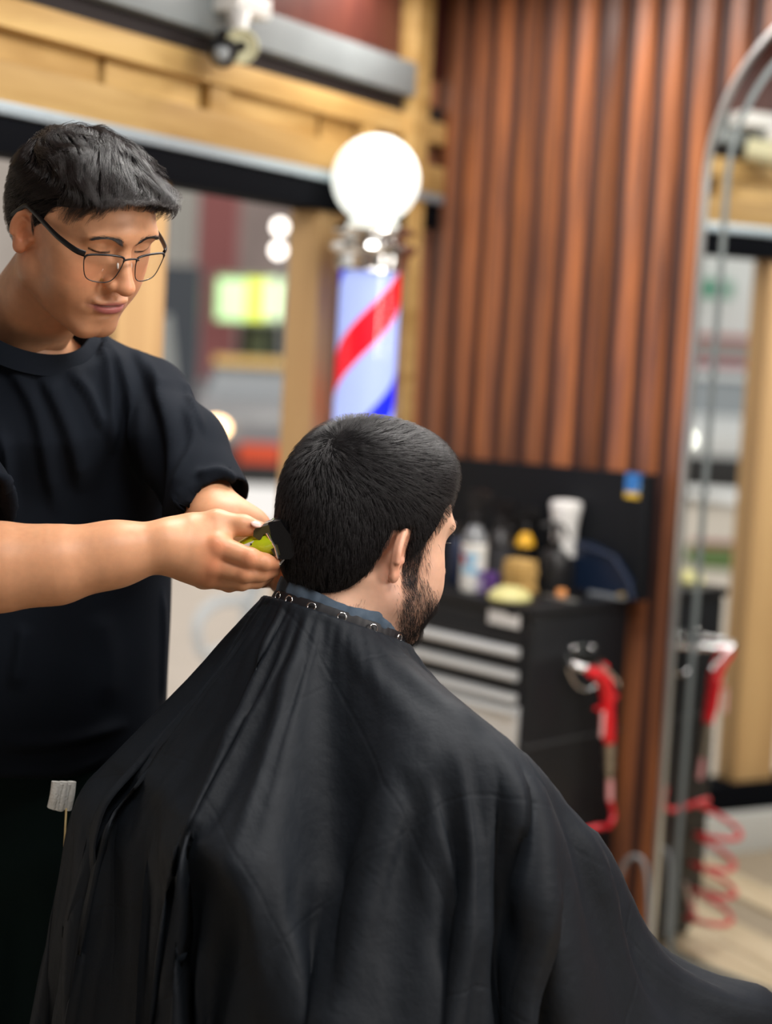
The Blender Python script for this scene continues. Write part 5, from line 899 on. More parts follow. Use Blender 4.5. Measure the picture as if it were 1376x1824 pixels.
3213 3 4 3 4 4 4 5 4 5 5 5 5 5 5 5 5 6 5 6 5 6 5 6 5 6 5 6 5 5 5 6 5 5 4 5 5 4 5 4 4 3 4 3 4 3 3 2 3 2 2 2 1 1 1 1 1 0 0 0 0 -1 -1 -1 -1 -1 -2 -2 -2 -3 -2 -3 -3 -4 -3 -4 -4 -4 -4 -4 -5 -4 -5 -5 -5 -5 -5 -6 -5 -5 -6 -5 -6 -5 -6 -5 -6 -5 -6 -5 -6 -5 -5 -5 -5 -5 -5 -5 -5 -4 -4 -5 -4 -3 -4 -3 -4 -3 -3 -2 -3 -2 -2 -2 -1 -1 -1 -1 -1 0 0 0 0 1 1 1 1 2 1 2 3 2 3 3 -20 1 0 2 0 1 1 0 2 0 1 0 1 1 2 1 1 1 1 1 1 1 1 1 1 1 2 0 1 2 1 0 1 1 2 0 1 1 0 1 1 1 1 1 0 0 1 1 0 0 1 0 1 0 0 0 0 1 0 0 -1 0 0 0 -1 0 -1 0 -1 1 -2 0 -1 0 -1 0 -1 -1 -1 -1 0 -2 0 -1 -1 -1 -1 0 -2 -1 -1 -1 -1 -1 -1 -2 0 -2 0 -2 0 -1 -2 -1 -1 -1 -1 0 -1 -1 -1 0 -1 -1 -1 -1 0 0 -1 -1 0 0 -1 0 0 -1 0 0 0 0 0 0 0 0 0 0 1 0 1 0 0 1 0 0 -9 0 1 -1 1 0 1 1 -1 1 0 2 -1 1 -1 1 0 0 1 0 1 0 1 0 1 0 0 1 1 -1 0 1 0 1 -1 2 -1 1 0 1 0 -1 -1 2 0 -1 0 2 -1 1 1 0 -2 -1 2 -1 2 -2 0 -1 2 0 0 1 0 1 0 0 1 -1 0 -1 1 -1 0 -2 0 0 -1 0 -2 0 -1 1 -1 -2 0 -1 1 -1 2 -1 -1 0 0 0 0 0 -1 0 1 -1 1 -1 1 -1 0 0 0 -1 0 -2 0 2 1 -2 1 -2 2 -1 -2 -1 3 -1 -1 3 -1 -2 2 -4 -1 0 0 0 -1 1 -1 0 0 1 0 0 0 1 -16 1 0 2 1 0 0 0 2 1 1 -1 3 -2 2 -1 2 -1 1 1 0 1 1 1 0 1 1 1 -2 3 -1 1 1 0 1 0 1 1 -1 1 2 -1 -1 2 -1 -2 3 -2 3 3 -3 -4 -1 4 -2 5 -5 2 -2 3 0 0 3 -2 4 -1 0 1 0 -2 -1 1 -1 0 -2 0 0 -2 0 -3 0 -2 0 -2 -1 1 -1 -1 -1 0 1 -1 0 0 -1 0 0 -1 0 0 1 0 -2 2 -1 -1 -1 1 -1 0 -1 -1 -2 -1 5 -1 0 -2 0 1 -2 -2 0 3 -2 0 4 0 -5 4 -3 -4 1 -3 2 -2 2 -2 0 0 0 1 1 0 -28 0 1 0 1 3 -1 2 1 1 2 2 1 4 1 -1 1 3 0 -2 2 1 2 2 2 1 1 1 -2 1 2 1 1 2 1 2 0 2 0 0 2 -2 5 -9 6 2 -1 5 2 -9 -6 5 4 3 2 -5 -1 1 4 0 0 4 -1 3 1 -1 1 0 -2 -1 1 -1 -2 -3 -1 -1 -2 -2 -3 -2 -2 3 -3 -2 -2 -3 -2 0 -1 0 0 0 0 0 -2 0 -1 -1 -2 7 -5 1 2 -3 -3 1 0 -1 -2 -1 -1 0 -2 -4 6 0 -1 -2 -3 3 -1 -3 -3 3 2 -5 3 5 2 -3 -1 3 -6 -5 -3 -2 -1 2 1 -3 0 0 1 1 -29 1 0 2 1 0 3 0 1 1 1 2 1 1 2 6 2 -4 3 -2 0 2 1 2 2 2 1 2 -5 1 3 2 1 2 1 1 2 0 2 0 2 -2 0 3 0 3 3 1 -14 -1 7 4 5 -3 -6 0 5 1 1 1 2 0 2 1 0 -1 0 0 -2 -1 1 -2 -3 -1 -1 -2 -3 -2 -1 4 -1 -6 -3 -2 -1 -2 -1 -1 0 0 0 -1 1 -3 0 1 -2 -2 -3 6 -3 -2 3 -3 2 -2 1 -2 0 -3 0 -2 -1 -3 2 2 0 0 -5 3 0 -2 -5 0 4 -2 0 2 3 1 2 -4 0 4 -5 -6 -3 -3 0 3 -1 -1 -1 2 -29 1 0 1 1 2 1 1 1 1 1 1 2 2 1 1 2 7 -3 9 -6 -5 3 1 2 2 0 2 -5 2 2 1 2 1 1 2 1 2 1 1 2 -1 -1 6 -2 5 2 -14 0 7 6 3 -3 -7 3 2 2 2 2 1 1 1 0 0 -1 0 1 -2 -1 0 -2 -3 -1 -1 -2 -2 -1 0 1 -6 -2 -2 -1 -2 -2 0 -1 0 0 0 -1 -2 2 -4 0 0 -2 -2 -1 4 -1 -4 1 1 2 -3 1 -2 -2 -1 -2 0 -2 -2 2 -4 3 2 -2 0 0 -2 -3 -3 3 -1 1 2 2 2 0 0 0 -3 1 3 -6 -5 -3 0 2 0 -1 -1 -30 1 1 1 2 1 2 1 2 1 0 1 1 1 1 2 1 3 5 -2 12 -4 -9 1 3 1 2 1 -3 -2 2 2 1 3 1 1 1 2 2 2 1 1 0 4 4 -3 -8 -3 8 4 4 -2 -6 2 2 4 0 3 -1 2 1 1 -1 0 -1 0 1 -3 -2 2 -3 -3 -2 -1 -1 -2 1 -3 -6 0 -1 -1 -1 -1 -2 -2 0 0 0 0 -1 -1 -1 -1 0 -3 -2 0 -1 5 0 -2 -5 3 1 -2 0 -2 -1 -1 -2 -1 -1 -2 -1 -3 2 2 0 -1 0 0 -2 -5 3 -1 1 1 2 2 1 0 -1 -2 0 -1 2 1 -7 -5 0 2 1 -2 -32 1 2 3 1 1 1 3 0 2 1 1 0 1 2 1 2 1 3 4 0 12 -5 -8 0 2 3 0 -3 1 1 1 2 1 1 1 1 2 2 2 2 0 3 3 -11 8 -9 7 6 2 1 -4 0 8 7 -5 0 -2 2 0 0 -3 1 2 -2 2 -3 1 2 -5 -2 -1 -2 -1 -4 -2 -6 0 -1 -2 -1 -1 -1 -2 2 -1 -1 0 -1 0 -1 -2 0 -2 0 -3 -1 -1 5 0 -3 2 -6 4 0 -2 -2 -3 1 -2 -2 -1 -1 -1 0 -3 -4 8 -2 -1 1 -1 -1 -3 0 -1 1 1 2 3 2 0 -1 0 -3 -3 1 -1 4 -4 -5 -1 2 2 -30 0 2 -1 1 3 3 1 2 0 4 3 -1 0 1 1 0 2 2 3 2 4 9 -9 2 -5 3 1 -5 1 1 2 1 1 1 2 2 1 3 1 2 1 4 -2 -3 1 0 7 6 -4 -1 -2 11 3 -5 -2 2 0 2 -5 1 -3 2 -5 5 -2 -4 1 -1 0 -2 -1 -1 -4 -2 -2 0 -3 -1 3 -3 0 -1 0 -1 -1 -1 -1 -1 0 0 -2 -2 0 -2 -3 -1 -3 6 1 -2 -1 -2 3 -1 -1 -3 -2 0 -1 -2 -1 -1 -1 0 -1 -5 5 -1 0 0 0 -1 -4 1 -1 0 1 2 2 3 0 -1 -2 -1 0 -4 -3 -1 4 -3 0 -3 0 -28 1 0 1 2 -1 1 3 2 0 0 1 5 3 -1 0 2 0 1 3 3 0 9 0 2 -12 2 3 -3 1 1 1 1 2 1 1 1 2 1 3 1 2 4 -5 2 -3 3 7 2 -2 -3 10 2 -2 -4 1 3 -3 0 -3 -2 3 2 2 -9 -10 7 1 -7 3 -3 2 -3 -1 -2 -2 -4 1 -2 10 2 -2 -1 0 -6 0 -1 4 -5 -1 0 -2 -2 -1 -2 -2 -2 -1 3 3 -1 -2 -3 6 -3 -2 -2 -2 0 -2 -1 -1 -1 -2 1 -1 -4 3 0 -1 2 -2 -1 -3 0 0 0 2 2 1 1 2 -1 0 -2 -1 -3 3 -6 -3 6 -4 1 0 -19 -4 4 0 3 -3 1 1 -4 5 2 -3 2 3 6 2 -1 -2 1 0 2 3 4 4 2 -8 -4 4 -1 1 0 3 -1 1 2 1 1 2 2 2 2 3 2 -6 7 -9 12 4 -6 5 4 1 1 -8 -4 5 1 2 -9 5 4 5 -7 -13 -10 5 -2 4 -5 3 -5 4 0 -3 0
-1 1 -5 2 -9 -3 15 7 -4 -1 -3 1 2 -2 -5 2 -3 -3 0 -3 -1 -3 -2 5 2 0 -3 -1 4 -3 0 -4 -2 0 -1 -2 -1 0 -1 1 -2 -4 4 -2 0 0 0 -1 -2 -2 0 1 1 1 3 2 0 1 -1 -1 2 -4 -5 13 -4 0 -6 4 -6 -12 -4 5 -6 3 -8 2 2 8 -6 0 6 -3 -1 2 5 6 6 -2 -8 2 3 1 6 2 -6 -4 1 1 1 1 0 1 1 1 1 2 1 2 2 2 4 1 0 4 0 2 0 8 -4 3 1 -5 -7 5 5 -6 -6 6 6 1 -8 -18 -2 3 5 5 -12 -3 1 -1 1 4 -3 -2 1 -4 -1 9 0 -1 -20 -9 33 -2 -3 -1 0 4 -7 0 -2 -4 -1 -2 -3 0 -2 3 2 -1 -2 -1 5 -4 -1 -3 -1 0 -2 -2 -1 -1 0 1 -1 -3 1 -1 -1 3 -4 2 -2 -2 1 0 1 2 1 1 2 1 1 0 -9 0 9 7 3 -15 20 -6 -9 -10 0 3 -6 2 -10 2 1 2 8 -6 -2 7 -1 -2 2 0 3 8 4 -9 2 2 8 1 -4 0 -3 -4 6 -2 3 -1 1 2 1 2 1 2 2 1 5 -1 3 2 2 5 -1 -7 9 0 2 -13 4 5 -3 -7 6 5 2 -9 -15 -3 6 -3 7 -3 -8 -2 2 -2 -1 4 -1 1 -5 0 1 8 -6 5 -1 0 -38 42 -1 -4 0 3 -4 -4 -2 -4 -2 -3 0 -3 -1 5 2 -1 -3 -1 4 -3 -2 -2 -1 -1 -2 -2 -1 0 -1 3 -2 -3 2 -1 -1 -1 -2 2 -2 -1 0 0 2 1 3 0 2 -2 2 -6 -2 7 14 -7 -6 8 10 -8 -4 -11 2 3 -4 0 -8 -1 0 2 4 7 -6 -3 7 -1 0 3 -3 1 2 4 0 2 7 2 -4 2 -1 -2 -2 2 0 1 1 1 1 2 1 2 2 2 4 -1 3 2 4 3 1 -3 4 1 -4 -4 1 1 -8 6 5 3 -8 -14 -7 4 1 0 4 -4 -6 -1 2 -1 -3 2 2 -1 -1 -1 -2 12 0 -5 0 -8 0 -29 34 8 -21 18 -3 -3 -3 -4 -2 -3 -2 -3 0 5 2 -2 -1 -2 4 -3 -2 -3 1 -2 -2 -1 -1 -1 -2 5 -2 -2 -1 -1 12 -12 -2 1 0 -3 1 0 2 -1 3 2 1 6 -9 -3 3 12 4 -9 0 10 3 -3 -6 -11 4 0 0 -2 -7 5 -6 0 1 6 6 -7 -2 7 -3 4 -2 0 9 -1 -3 3 6 1 -2 0 1 -3 0 1 1 1 -1 2 1 1 1 3 1 2 5 -4 5 3 4 3 1 -2 2 2 -6 -2 3 -4 -1 5 3 -5 -12 -9 0 4 -1 -1 3 -4 -4 -1 1 -1 -3 1 4 -6 5 -4 -6 14 -10 -7 14 -1 -3 0 -14 15 -1 3 4 -7 1 -5 -5 -3 1 0 -2 3 2 -3 1 -3 4 -5 -1 5 -4 -4 -2 6 -7 -1 -2 0 2 -2 -2 -1 10 -9 0 -1 -1 -8 6 4 -6 10 -7 3 -4 9 -5 -1 8 12 -6 -10 20 -4 1 -5 -4 -10 4 -2 3 -3 -6 2 7 -13 2 3 6 2 -7 1 5 -1 7 -7 4 5 1 -1 4 2 -2 2 -1 -2 -1 2 0 1 1 0 1 2 1 2 3 1 4 5 -1 0 5 1 1 0 2 0 -8 2 -1 -4 5 4 0 -11 -11 -3 3 5 -10 6 0 -4 -2 -2 2 -1 -3 -1 4 -3 -1 1 -1 -6 9 -4 4 1 -2 2 3 -5 -2 0 -3 5 -3 -2 -2 4 -7 3 -1 3 -1 -3 5 3 -8 5 -3 -1 -3 1 -3 -1 -3 -4 3 1 0 -4 -7 1 9 -5 10 -4 -1 -5 0 3 -8 2 3 9 -4 -8 -2 2 11 3 -5 3 13 -7 1 -6 -2 -10 4 -1 15 -17 -4 -2 8 -7 -3 2 4 8 -2 -6 5 -1 6 -1 -3 9 -1 1 1 -5 11 -2 -2 -1 0 0 0 1 2 0 1 1 2 2 2 1 4 4 1 -1 5 2 1 0 1 -3 -5 5 2 -6 3 3 -7 -11 -6 1 2 -2 -6 9 -2 -8 7 -4 0 -2 -3 -3 3 2 -4 1 -1 -7 8 -2 3 3 -3 13 -1 -28 17 -3 -4 3 -2 3 4 -8 9 -6 -5 5 4 -4 -1 8 -13 10 -2 -8 4 2 -3 -8 6 6 -11 9 -9 -2 4 6 4 -2 1 -13 4 9 -16 5 -8 -7 12 0 -10 1 -1 5 9 0 -5 8 6 -5 0 -7 1 -11 4 2 9 -15 0 -2 1 2 -6 0 3 5 7 -6 -4 5 3 5 -6 4 5 0 2 5 2 4 -10 -3 2 1 -1 3 1 -1 1 0 2 2 3 2 2 4 2 0 3 2 1 1 1 -5 0 6 -7 -2 5 -1 -11 -9 -2 2 1 -3 -3 9 -6 -8 7 -1 -2 -1 -2 -3 1 3 -7 4 -2 -8 9 -2 3 3 -1 -3 0 -5 21 -18 0 -6 5 5 1 -2 -8 10 1 -3 1 1 0 4 -12 8 0 -2 -3 0 -1 -1 7 -9 2 -5 -3 -1 10 5 1 -2 -4 -4 5 1 -12 1 14 -26 -1 8 -6 0 -1 7 10 -6 -9 19 2 -6 -4 -3 4 -11 5 2 6 -14 2 -2 -1 4 -3 -3 1 3 7 2 -6 3 0 1 3 -1 8 -1 3 5 2 1 -10 1 1 1 0 1 2 -1 0 2 0 4 2 1 2 3 8 -4 2 2 2 0 1 -5 3 1 -2 -3 5 -8 -11 -5 2 1 0 -4 -2 6 -6 -6 7 0 -2 -1 -2 -4 0 3 -3 0 0 -9 8 -1 1 4 0 -5 1 -3 5 -3 1 -10 8 4 3 -2 -5 -7 8 5 -2 2 2 1 -7 4 1 -2 -3 -1 -1 0 1 -5 2 -6 4 -3 8 4 0 -1 -4 -3 17 -14 -5 -9 13 -9 -10 3 -3 0 0 10 2 -6 3 15 -2 -9 -3 -2 4 -1 -8 5 2 -9 3 -5 0 14 -8 -6 -2 1 6 7 -3 -4 3 11 -4 -4 4 4 1 4 7 -4 -8 0 2 1 1 2 1 -1 0 1 4 1 0 2 2 2 6 3 -2 1 2 3 -2 -2 7 -11 -9 13 -1 -11 -7 -1 2 -1 -1 -3 -1 3 -6 -4 7 1 -3 -1 -2 -3 -2 3 -1 -3 2 -9 7 -1 0 3 3 -4 -1 -2 5 -5 2 -8 8 4 2 -1 -4 -3 10 -17 7 9 2 -2 -7 5 -1 0 -3 0 -3 2 0 -5 -1 -5 4 1 5 5 1 -1 -6 -1 10 -9 -2 -6 6 -2 -15 2 -2 -2 4 8 1 -9 13 -4 8 -8 -1 -1 8 -2 -6 4 1 -3 -1 -5 0 8 -1 -2 -4 0 1 5 6 -6 0 6 10 -9 -2 7 1 2 12 -9 -10 5 2 1 0 1 2 -1 -1 3 2 1 1 2 2 -3 8 6 -3 -4 8 3 -8 10 -15 -8 11 7 -7 -10 -5 5 0 -3 -6 0 -1 3 -6 -3 8 1 -3 -1 -1 -5 -3 2 1 -9 8 -10 8 -1 1 0 5 10 -15 -2 3 -2 -2 -4 9 3 1 -2 -2 -4 11 -13 2 13 -3 -2 -5 4 0 -2 -2 -1 -1 1 -2 -3 -3 -5 6 3 3 6 -1 1 -6 -2 9 -7 -3 -5 4 8 -14 2 -13 -2 6 10 -5 1 12 -8 3 -3 -2 -2 8 -4 -4 3 1 -1 -1 -6 1 6 4 -2 1 -4 -5 6 1 5 -4 1 8 6 -9 2 4 -6 20 -19 -7 12 4 -1 0 1 0 1 5 1 -5 3 2 2 1 2 -5 12 -8 3 7 10 -5 -30 14 11 -2 2 -12 -5 2 -2 -2 0 -2 -5 0 2 -6 -1 7
2 -5 0 0 -4 -3 0 0 -6 6 -9 7 -2 1 -2 5 13 -16 -1 3 -3 -1 -3 13 -1 0 -1 -3 -3 10 -14 2 18 5 -13 -6 4 -1 0 -2 -2 -1 2 -3 -1 -4 -6 7 3 3 4 0 2 -7 -2 7 -6 -1 -5 2 6 -1 2 -1 -16 2 2 -2 5 -2 4 3 -2 -5 -1 8 -3 -4 1 0 3 -2 -8 2 4 11 -6 0 4 0 -7 8 -1 6 -5 -1 14 -3 -10 11 9 -13 -3 -10 22 -4 5 -5 0 -1 7 5 0 -12 3 3 3 2 2 6 3 -10 2 8 0 -16 -6 -12 10 -10 -14 19 3 -5 0 0 0 -1 -8 12 1 -6 1 8 1 -5 3 -3 -3 -5 0 -2 -2 5 -2 -1 -2 1 -5 2 11 -10 2 2 -2 -4 0 16 -6 0 0 -2 -4 10 -13 0 17 4 -8 -7 3 -3 1 -1 -2 -1 5 -7 1 -5 -12 13 3 2 6 -1 -2 -3 -2 6 -3 -3 -6 3 4 1 2 3 -14 -2 0 -8 23 5 -14 1 -1 -4 -1 8 -3 -2 -4 3 4 -2 -9 4 1 9 -1 -1 1 2 1 -1 8 4 4 -1 -2 3 -9 -9 4 -3 -7 31 -6 5 -5 6 -6 -15 21 0 2 -10 1 3 2 -3 7 -3 -7 2 9 -6 -22 -3 16 -26 -1 12 0 8 1 -2 -2 -1 -1 -5 1 16 -5 -4 0 2 5 -10 -2 8 -2 -3 -2 -3 -2 -18 36 -27 9 4 -3 3 5 -3 -4 2 -3 -3 2 7 2 -1 0 -2 -3 8 -8 -2 6 11 -7 -5 2 -3 1 -1 -1 -3 4 -6 1 -4 -2 5 2 1 6 -2 -1 -4 1 4 -1 -2 -8 2 4 2 0 -3 -2 -2 -7 19 -3 1 -8 0 -2 -3 -1 8 -3 0 1 -4 5 3 -14 6 -3 9 0 -1 1 1 3 2 4 2 4 -2 -16 11 5 1 1 -51 31 -6 13 14 23 -4 -23 -11 2 10 5 3 -5 3 2 3 1 -1 -21 25 -2 -8 -31 5 28 4 -43 14 10 1 1 -4 0 -2 -2 -4 7 16 -12 -5 3 -11 -1 3 1 5 7 -7 -2 -3 -3 -4 15 -20 34 -35 27 -14 8 -3 -3 -1 -2 -5 4 5 4 -1 0 -2 -3 6 -4 4 -4 11 -5 -3 1 -3 0 -2 -1 -1 2 -5 0 -2 -2 5 1 1 5 0 -3 -1 -1 3 -1 0 -8 0 4 3 -1 -1 -4 1 10 1 -1 -3 -5 -3 0 -5 1 7 -3 3 3 -1 -7 -12 6 2 0 7 4 -2 1 1 1 4 3 3 -3 -8 12 4 -8 3 2 18 -50 48 -20 -3 -1 13 8 -15 -12 4 -1 19 -10 2 4 6 -6 8 -1 5 -6 -10 2 -28 17 12 -7 -11 8 -2 1 -2 -2 0 -4 1 7 -1 -1 -3 4 -9 -4 -6 15 -4 -4 1 4 -3 -1 3 0 12 8 -16 -2 -3 4 0 -2 0 -4 -3 5 4 4 -2 -1 -1 -3 6 -4 4 -5 10 -2 -2 -2 -3 1 -1 -2 -1 1 -4 -1 0 -3 7 1 -3 8 -2 -1 -3 0 4 -2 -1 -8 2 2 4 -1 -1 -3 1 8 -1 2 -4 -3 -2 -1 -5 0 8 -3 4 6 -4 -8 -6 0 2 1 4 7 -3 0 3 1 3 4 0 -6 4 10 -2 -6 3 -2 2 -11 14 -3 3 -3 -1 6 2 -21 -1 -4 17 3 2 3 1 3 3 8 -2 -9 -11 -3 -13 5 15 -5 -6 1 0 0 -2 -2 -1 -3 3 5 0 -2 -3 9 -15 -6 1 -2 7 -3 4 2 -4 -2 3 3 2 14 -3 -30 25 -4 -1 -2 -2 -4 -3 6 3 5 -3 1 -2 -2 5 -4 3 -3 9 -2 -2 -2 -2 0 -1 -1 -3 2 -3 -1 -2 -1 9 -2 -6 9 1 -3 -2 1 2 -1 -1 -7 1 1 6 -2 -2 -2 2 5 0 1 -2 -2 -4 0 -5 1 7 -5 7 4 -4 -7 -5 -1 1 3 2 9 -3 0 1 3 3 4 -4 -4 10 4 -4 -2 2 -2 -6 -3 -25 52 -28 8 0 7 1 2 -27 8 6 10 -1 2 3 2 4 10 -6 -7 -16 -2 -8 2 16 -3 -5 10 -11 0 -2 -1 -2 -1 3 3 0 -2 -7 27 -24 -9 -1 1 2 0 4 -2 1 -1 2 1 5 10 1 -14 -5 10 -3 -3 -2 -4 -3 6 4 4 -2 0 -2 -2 6 -4 2 -2 6 0 -1 -3 -2 -1 0 -2 -1 1 -4 -1 0 0 8 -2 -3 4 1 -2 -2 0 4 -2 -1 -6 0 -6 14 -3 -2 -3 3 5 1 0 -1 -1 -6 1 -6 5 5 -13 16 3 -8 -3 -1 -4 0 3 1 8 0 0 1 2 4 0 -4 4 8 1 -5 -1 2 -3 -5 -1 -29 15 19 -3 -7 4 27 -22 0 -7 3 6 5 2 3 3 3 11 -8 -15 -10 0 -6 -1 17 -2 -4 5 -10 3 -2 -2 0 -1 3 3 -1 -3 -6 15 -11 -6 -5 6 -2 0 5 -5 1 0 3 0 6 8 1 -7 -8 5 -1 -3 -2 -4 -3 7 2 6 -4 0 -1 -2 4 -2 1 -1 6 -1 1 -4 -2 0 -1 -1 -2 1 -4 -1 0 1 5 1 -3 3 2 -3 -1 0 3 -3 0 -6 -1 4 12 -10 -2 -2 3 3 1 1 -1 1 -9 4 -8 8 -1 -11 20 -4 -9 -1 0 -5 0 6 -4 8 2 0 1 2 5 -3 -3 9 4 1 -6 1 0 -2 -6 0 -26 0 22 -5 2 -6 6 21 -18 4 2 8 1 2 3 5 3 8 -26 6 -11 -3 -1 -10 9 4 5 1 -13 8 -1 -2 -1 1 2 3 -2 -5 -2 11 -7 -6 -5 3 0 0 2 -3 3 -2 5 0 5 7 0 -2 -4 -2 -2 -1 -3 -5 -2 6 4 5 -3 -1 0 -3 4 -1 1 -2 5 1 1 -4 -3 -1 0 -2 -2 1 -2 -2 0 1 4 2 -3 3 1 -2 -2 2 2 -2 -2 -4 -3 7 5 -6 -2 -2 4 3 1 0 1 2 -15 15 -15 10 -2 15 -10 3 -12 0 -1 -5 1 3 -1 6 3 0 1 3 1 -1 2 7 3 -2 -5 3 -4 0 -5 -3 -22 0 3 11 4 -3 -1 7 4 3 3 3 2 2 -4 10 3 5 -30 13 -15 4 -3 -33 5 18 56 -50 23 -16 1 -1 -2 2 3 0 -2 -5 0 8 -5 -2 -8 1 1 1 1 -3 2 0 4 1 5 6 -9 11 -8 -2 -2 3 -8 -4 -3 8 2 6 -4 0 -1 -1 0 3 -2 0 3 3 1 -5 -2 -1 0 -2 -1 0 -2 -2 0 1 4 3 -4 3 1 -2 -2 1 2 -1 -3 -3 -8 13 1 -4 0 -2 3 3 1 -1 4 -9 -8 6 -3 8 2 7 9 -1 -42 24 -2 -5 1 2 -1 5 5 1 1 2 0 -3 8 4 2 -9 -26 29 -4 4 -6 -6 -13 10 -15 9 7 1 -4 3 9 3 3 1 4 2 2 2 -14 13 -11 -2 9 -16 -1 -22 -9 -8 1 35 8 -5 7 -5 0 1 3 0 -2 -6 3 3 -1 -2 -7 0 0 1 1 -3 3 -2 3 3 5 4 -2 10 -11 -4 1 2 -9 -4 -2 8 2 5 -4 -1 0 0 -1 6 -5 1 3 2 2 -6 -2 -1 0 -1 -2 0 -2 -2 0 1 4 2 -2 2 2 -3 -2 1 3 -2 -3 -2 1 5 -4 0 -2 -2 4 4 0 0 0 -11 7 -8 1 9 2 3 1 6 -4 -6 -5 -5 0 2 1 4 6 0 1 4 -3 2 6 4 -6 -15 -13
20 3 4 -11 -1 -2 -10 7 -11 13 4 -2 -2 12 2 2 3 3 2 4 1 -6 3 -9 -10 12 -15 15 -30 -16 -1 -6 20 -1 16 5 7 -1 -2 3 -1 -4 -5 4 2 0 -1 -6 -2 -1 3 -1 -3 4 -1 3 2 6 3 -1 9 -9 -7 2 3 -11 -3 -2 7 2 6 -5 0 -1 2 -5 13 -11 2 4 3 2 -8 -1 -1 1 -3 -2 1 -2 -2 1 0 3 4 -4 3 1 -2 -2 2 1 -2 -5 4 -6 2 3 -1 0 -2 4 2 0 1 -2 -9 6 -7 -1 10 3 3 4 3 -3 -9 -1 -7 2 1 0 3 7 0 3 -1 0 6 2 1 -9 -11 3 6 16 -14 -5 -2 -2 -16 0 -2 12 10 -1 3 6 2 1 3 3 2 5 -4 -1 0 -5 -12 7 3 -9 -4 -33 -1 25 -21 9 10 12 3 3 2 1 -2 -6 -4 6 0 -2 -2 -1 -3 -1 3 0 -4 4 -2 3 3 7 2 -1 7 -6 -8 2 5 -14 -3 -2 8 3 5 -4 -3 -3 12 -15 20 -17 6 2 3 5 -9 -2 -1 0 -2 -1 -1 -1 -3 2 0 4 4 -4 2 2 -3 -1 1 2 -3 -2 4 -6 -1 2 1 -2 -1 3 3 1 -1 -1 -8 3 -11 24 -10 5 2 6 2 -1 -11 8 -13 -2 1 1 3 4 4 2 2 2 1 4 -5 -11 -8 15 0 0 -1 -5 -2 -3 -19 6 -2 4 11 6 3 5 1 1 4 2 1 2 -1 2 -6 -4 -30 24 8 -1 3 -26 30 -60 29 19 -25 5 13 0 12 -1 -1 -10 -4 8 -1 -2 -1 -2 -4 0 3 -1 -4 6 -3 3 4 6 1 0 6 -3 -24 16 10 -19 -2 -2 8 1 7 -4 -4 3 0 -22 20 -9 10 4 2 4 -8 -2 -2 2 -2 -3 1 -1 -3 1 1 2 5 -5 2 2 -2 -2 1 2 -2 -2 4 -4 -1 0 0 0 -3 5 2 1 -1 -2 -6 0 5 -7 8 3 1 1 2 2 -1 -7 -1 -1 0 1 1 1 4 1 0 1 1 -1 -1 -7 -8 16 -6 4 -1 -2 -2 0 -10 2 3 -2 4 5 2 2 1 2 0 1 1 0 0 3 -4 -4 -2 -4 6 7 2 -3 -28 -2 9 -5 -4 8 5 12 2 -2 -6 1 -3 5 0 -1 -2 0 -2 -2 5 -3 -1 2 0 10 6 -8 1 -2 2 0 10 -6 -16 2 -1 -1 4 -7 11 0 -4 5 -7 -3 -2 3 6 -16 27 -10 -2 1 -2 0 0 0 -1 0 -2 1 0 2 3 -3 1 1 -2 -1 2 1 -2 0 1 -2 0 0 0 -1 -1 2 1 1 0 -2 -2 -1 4 -5 4 1
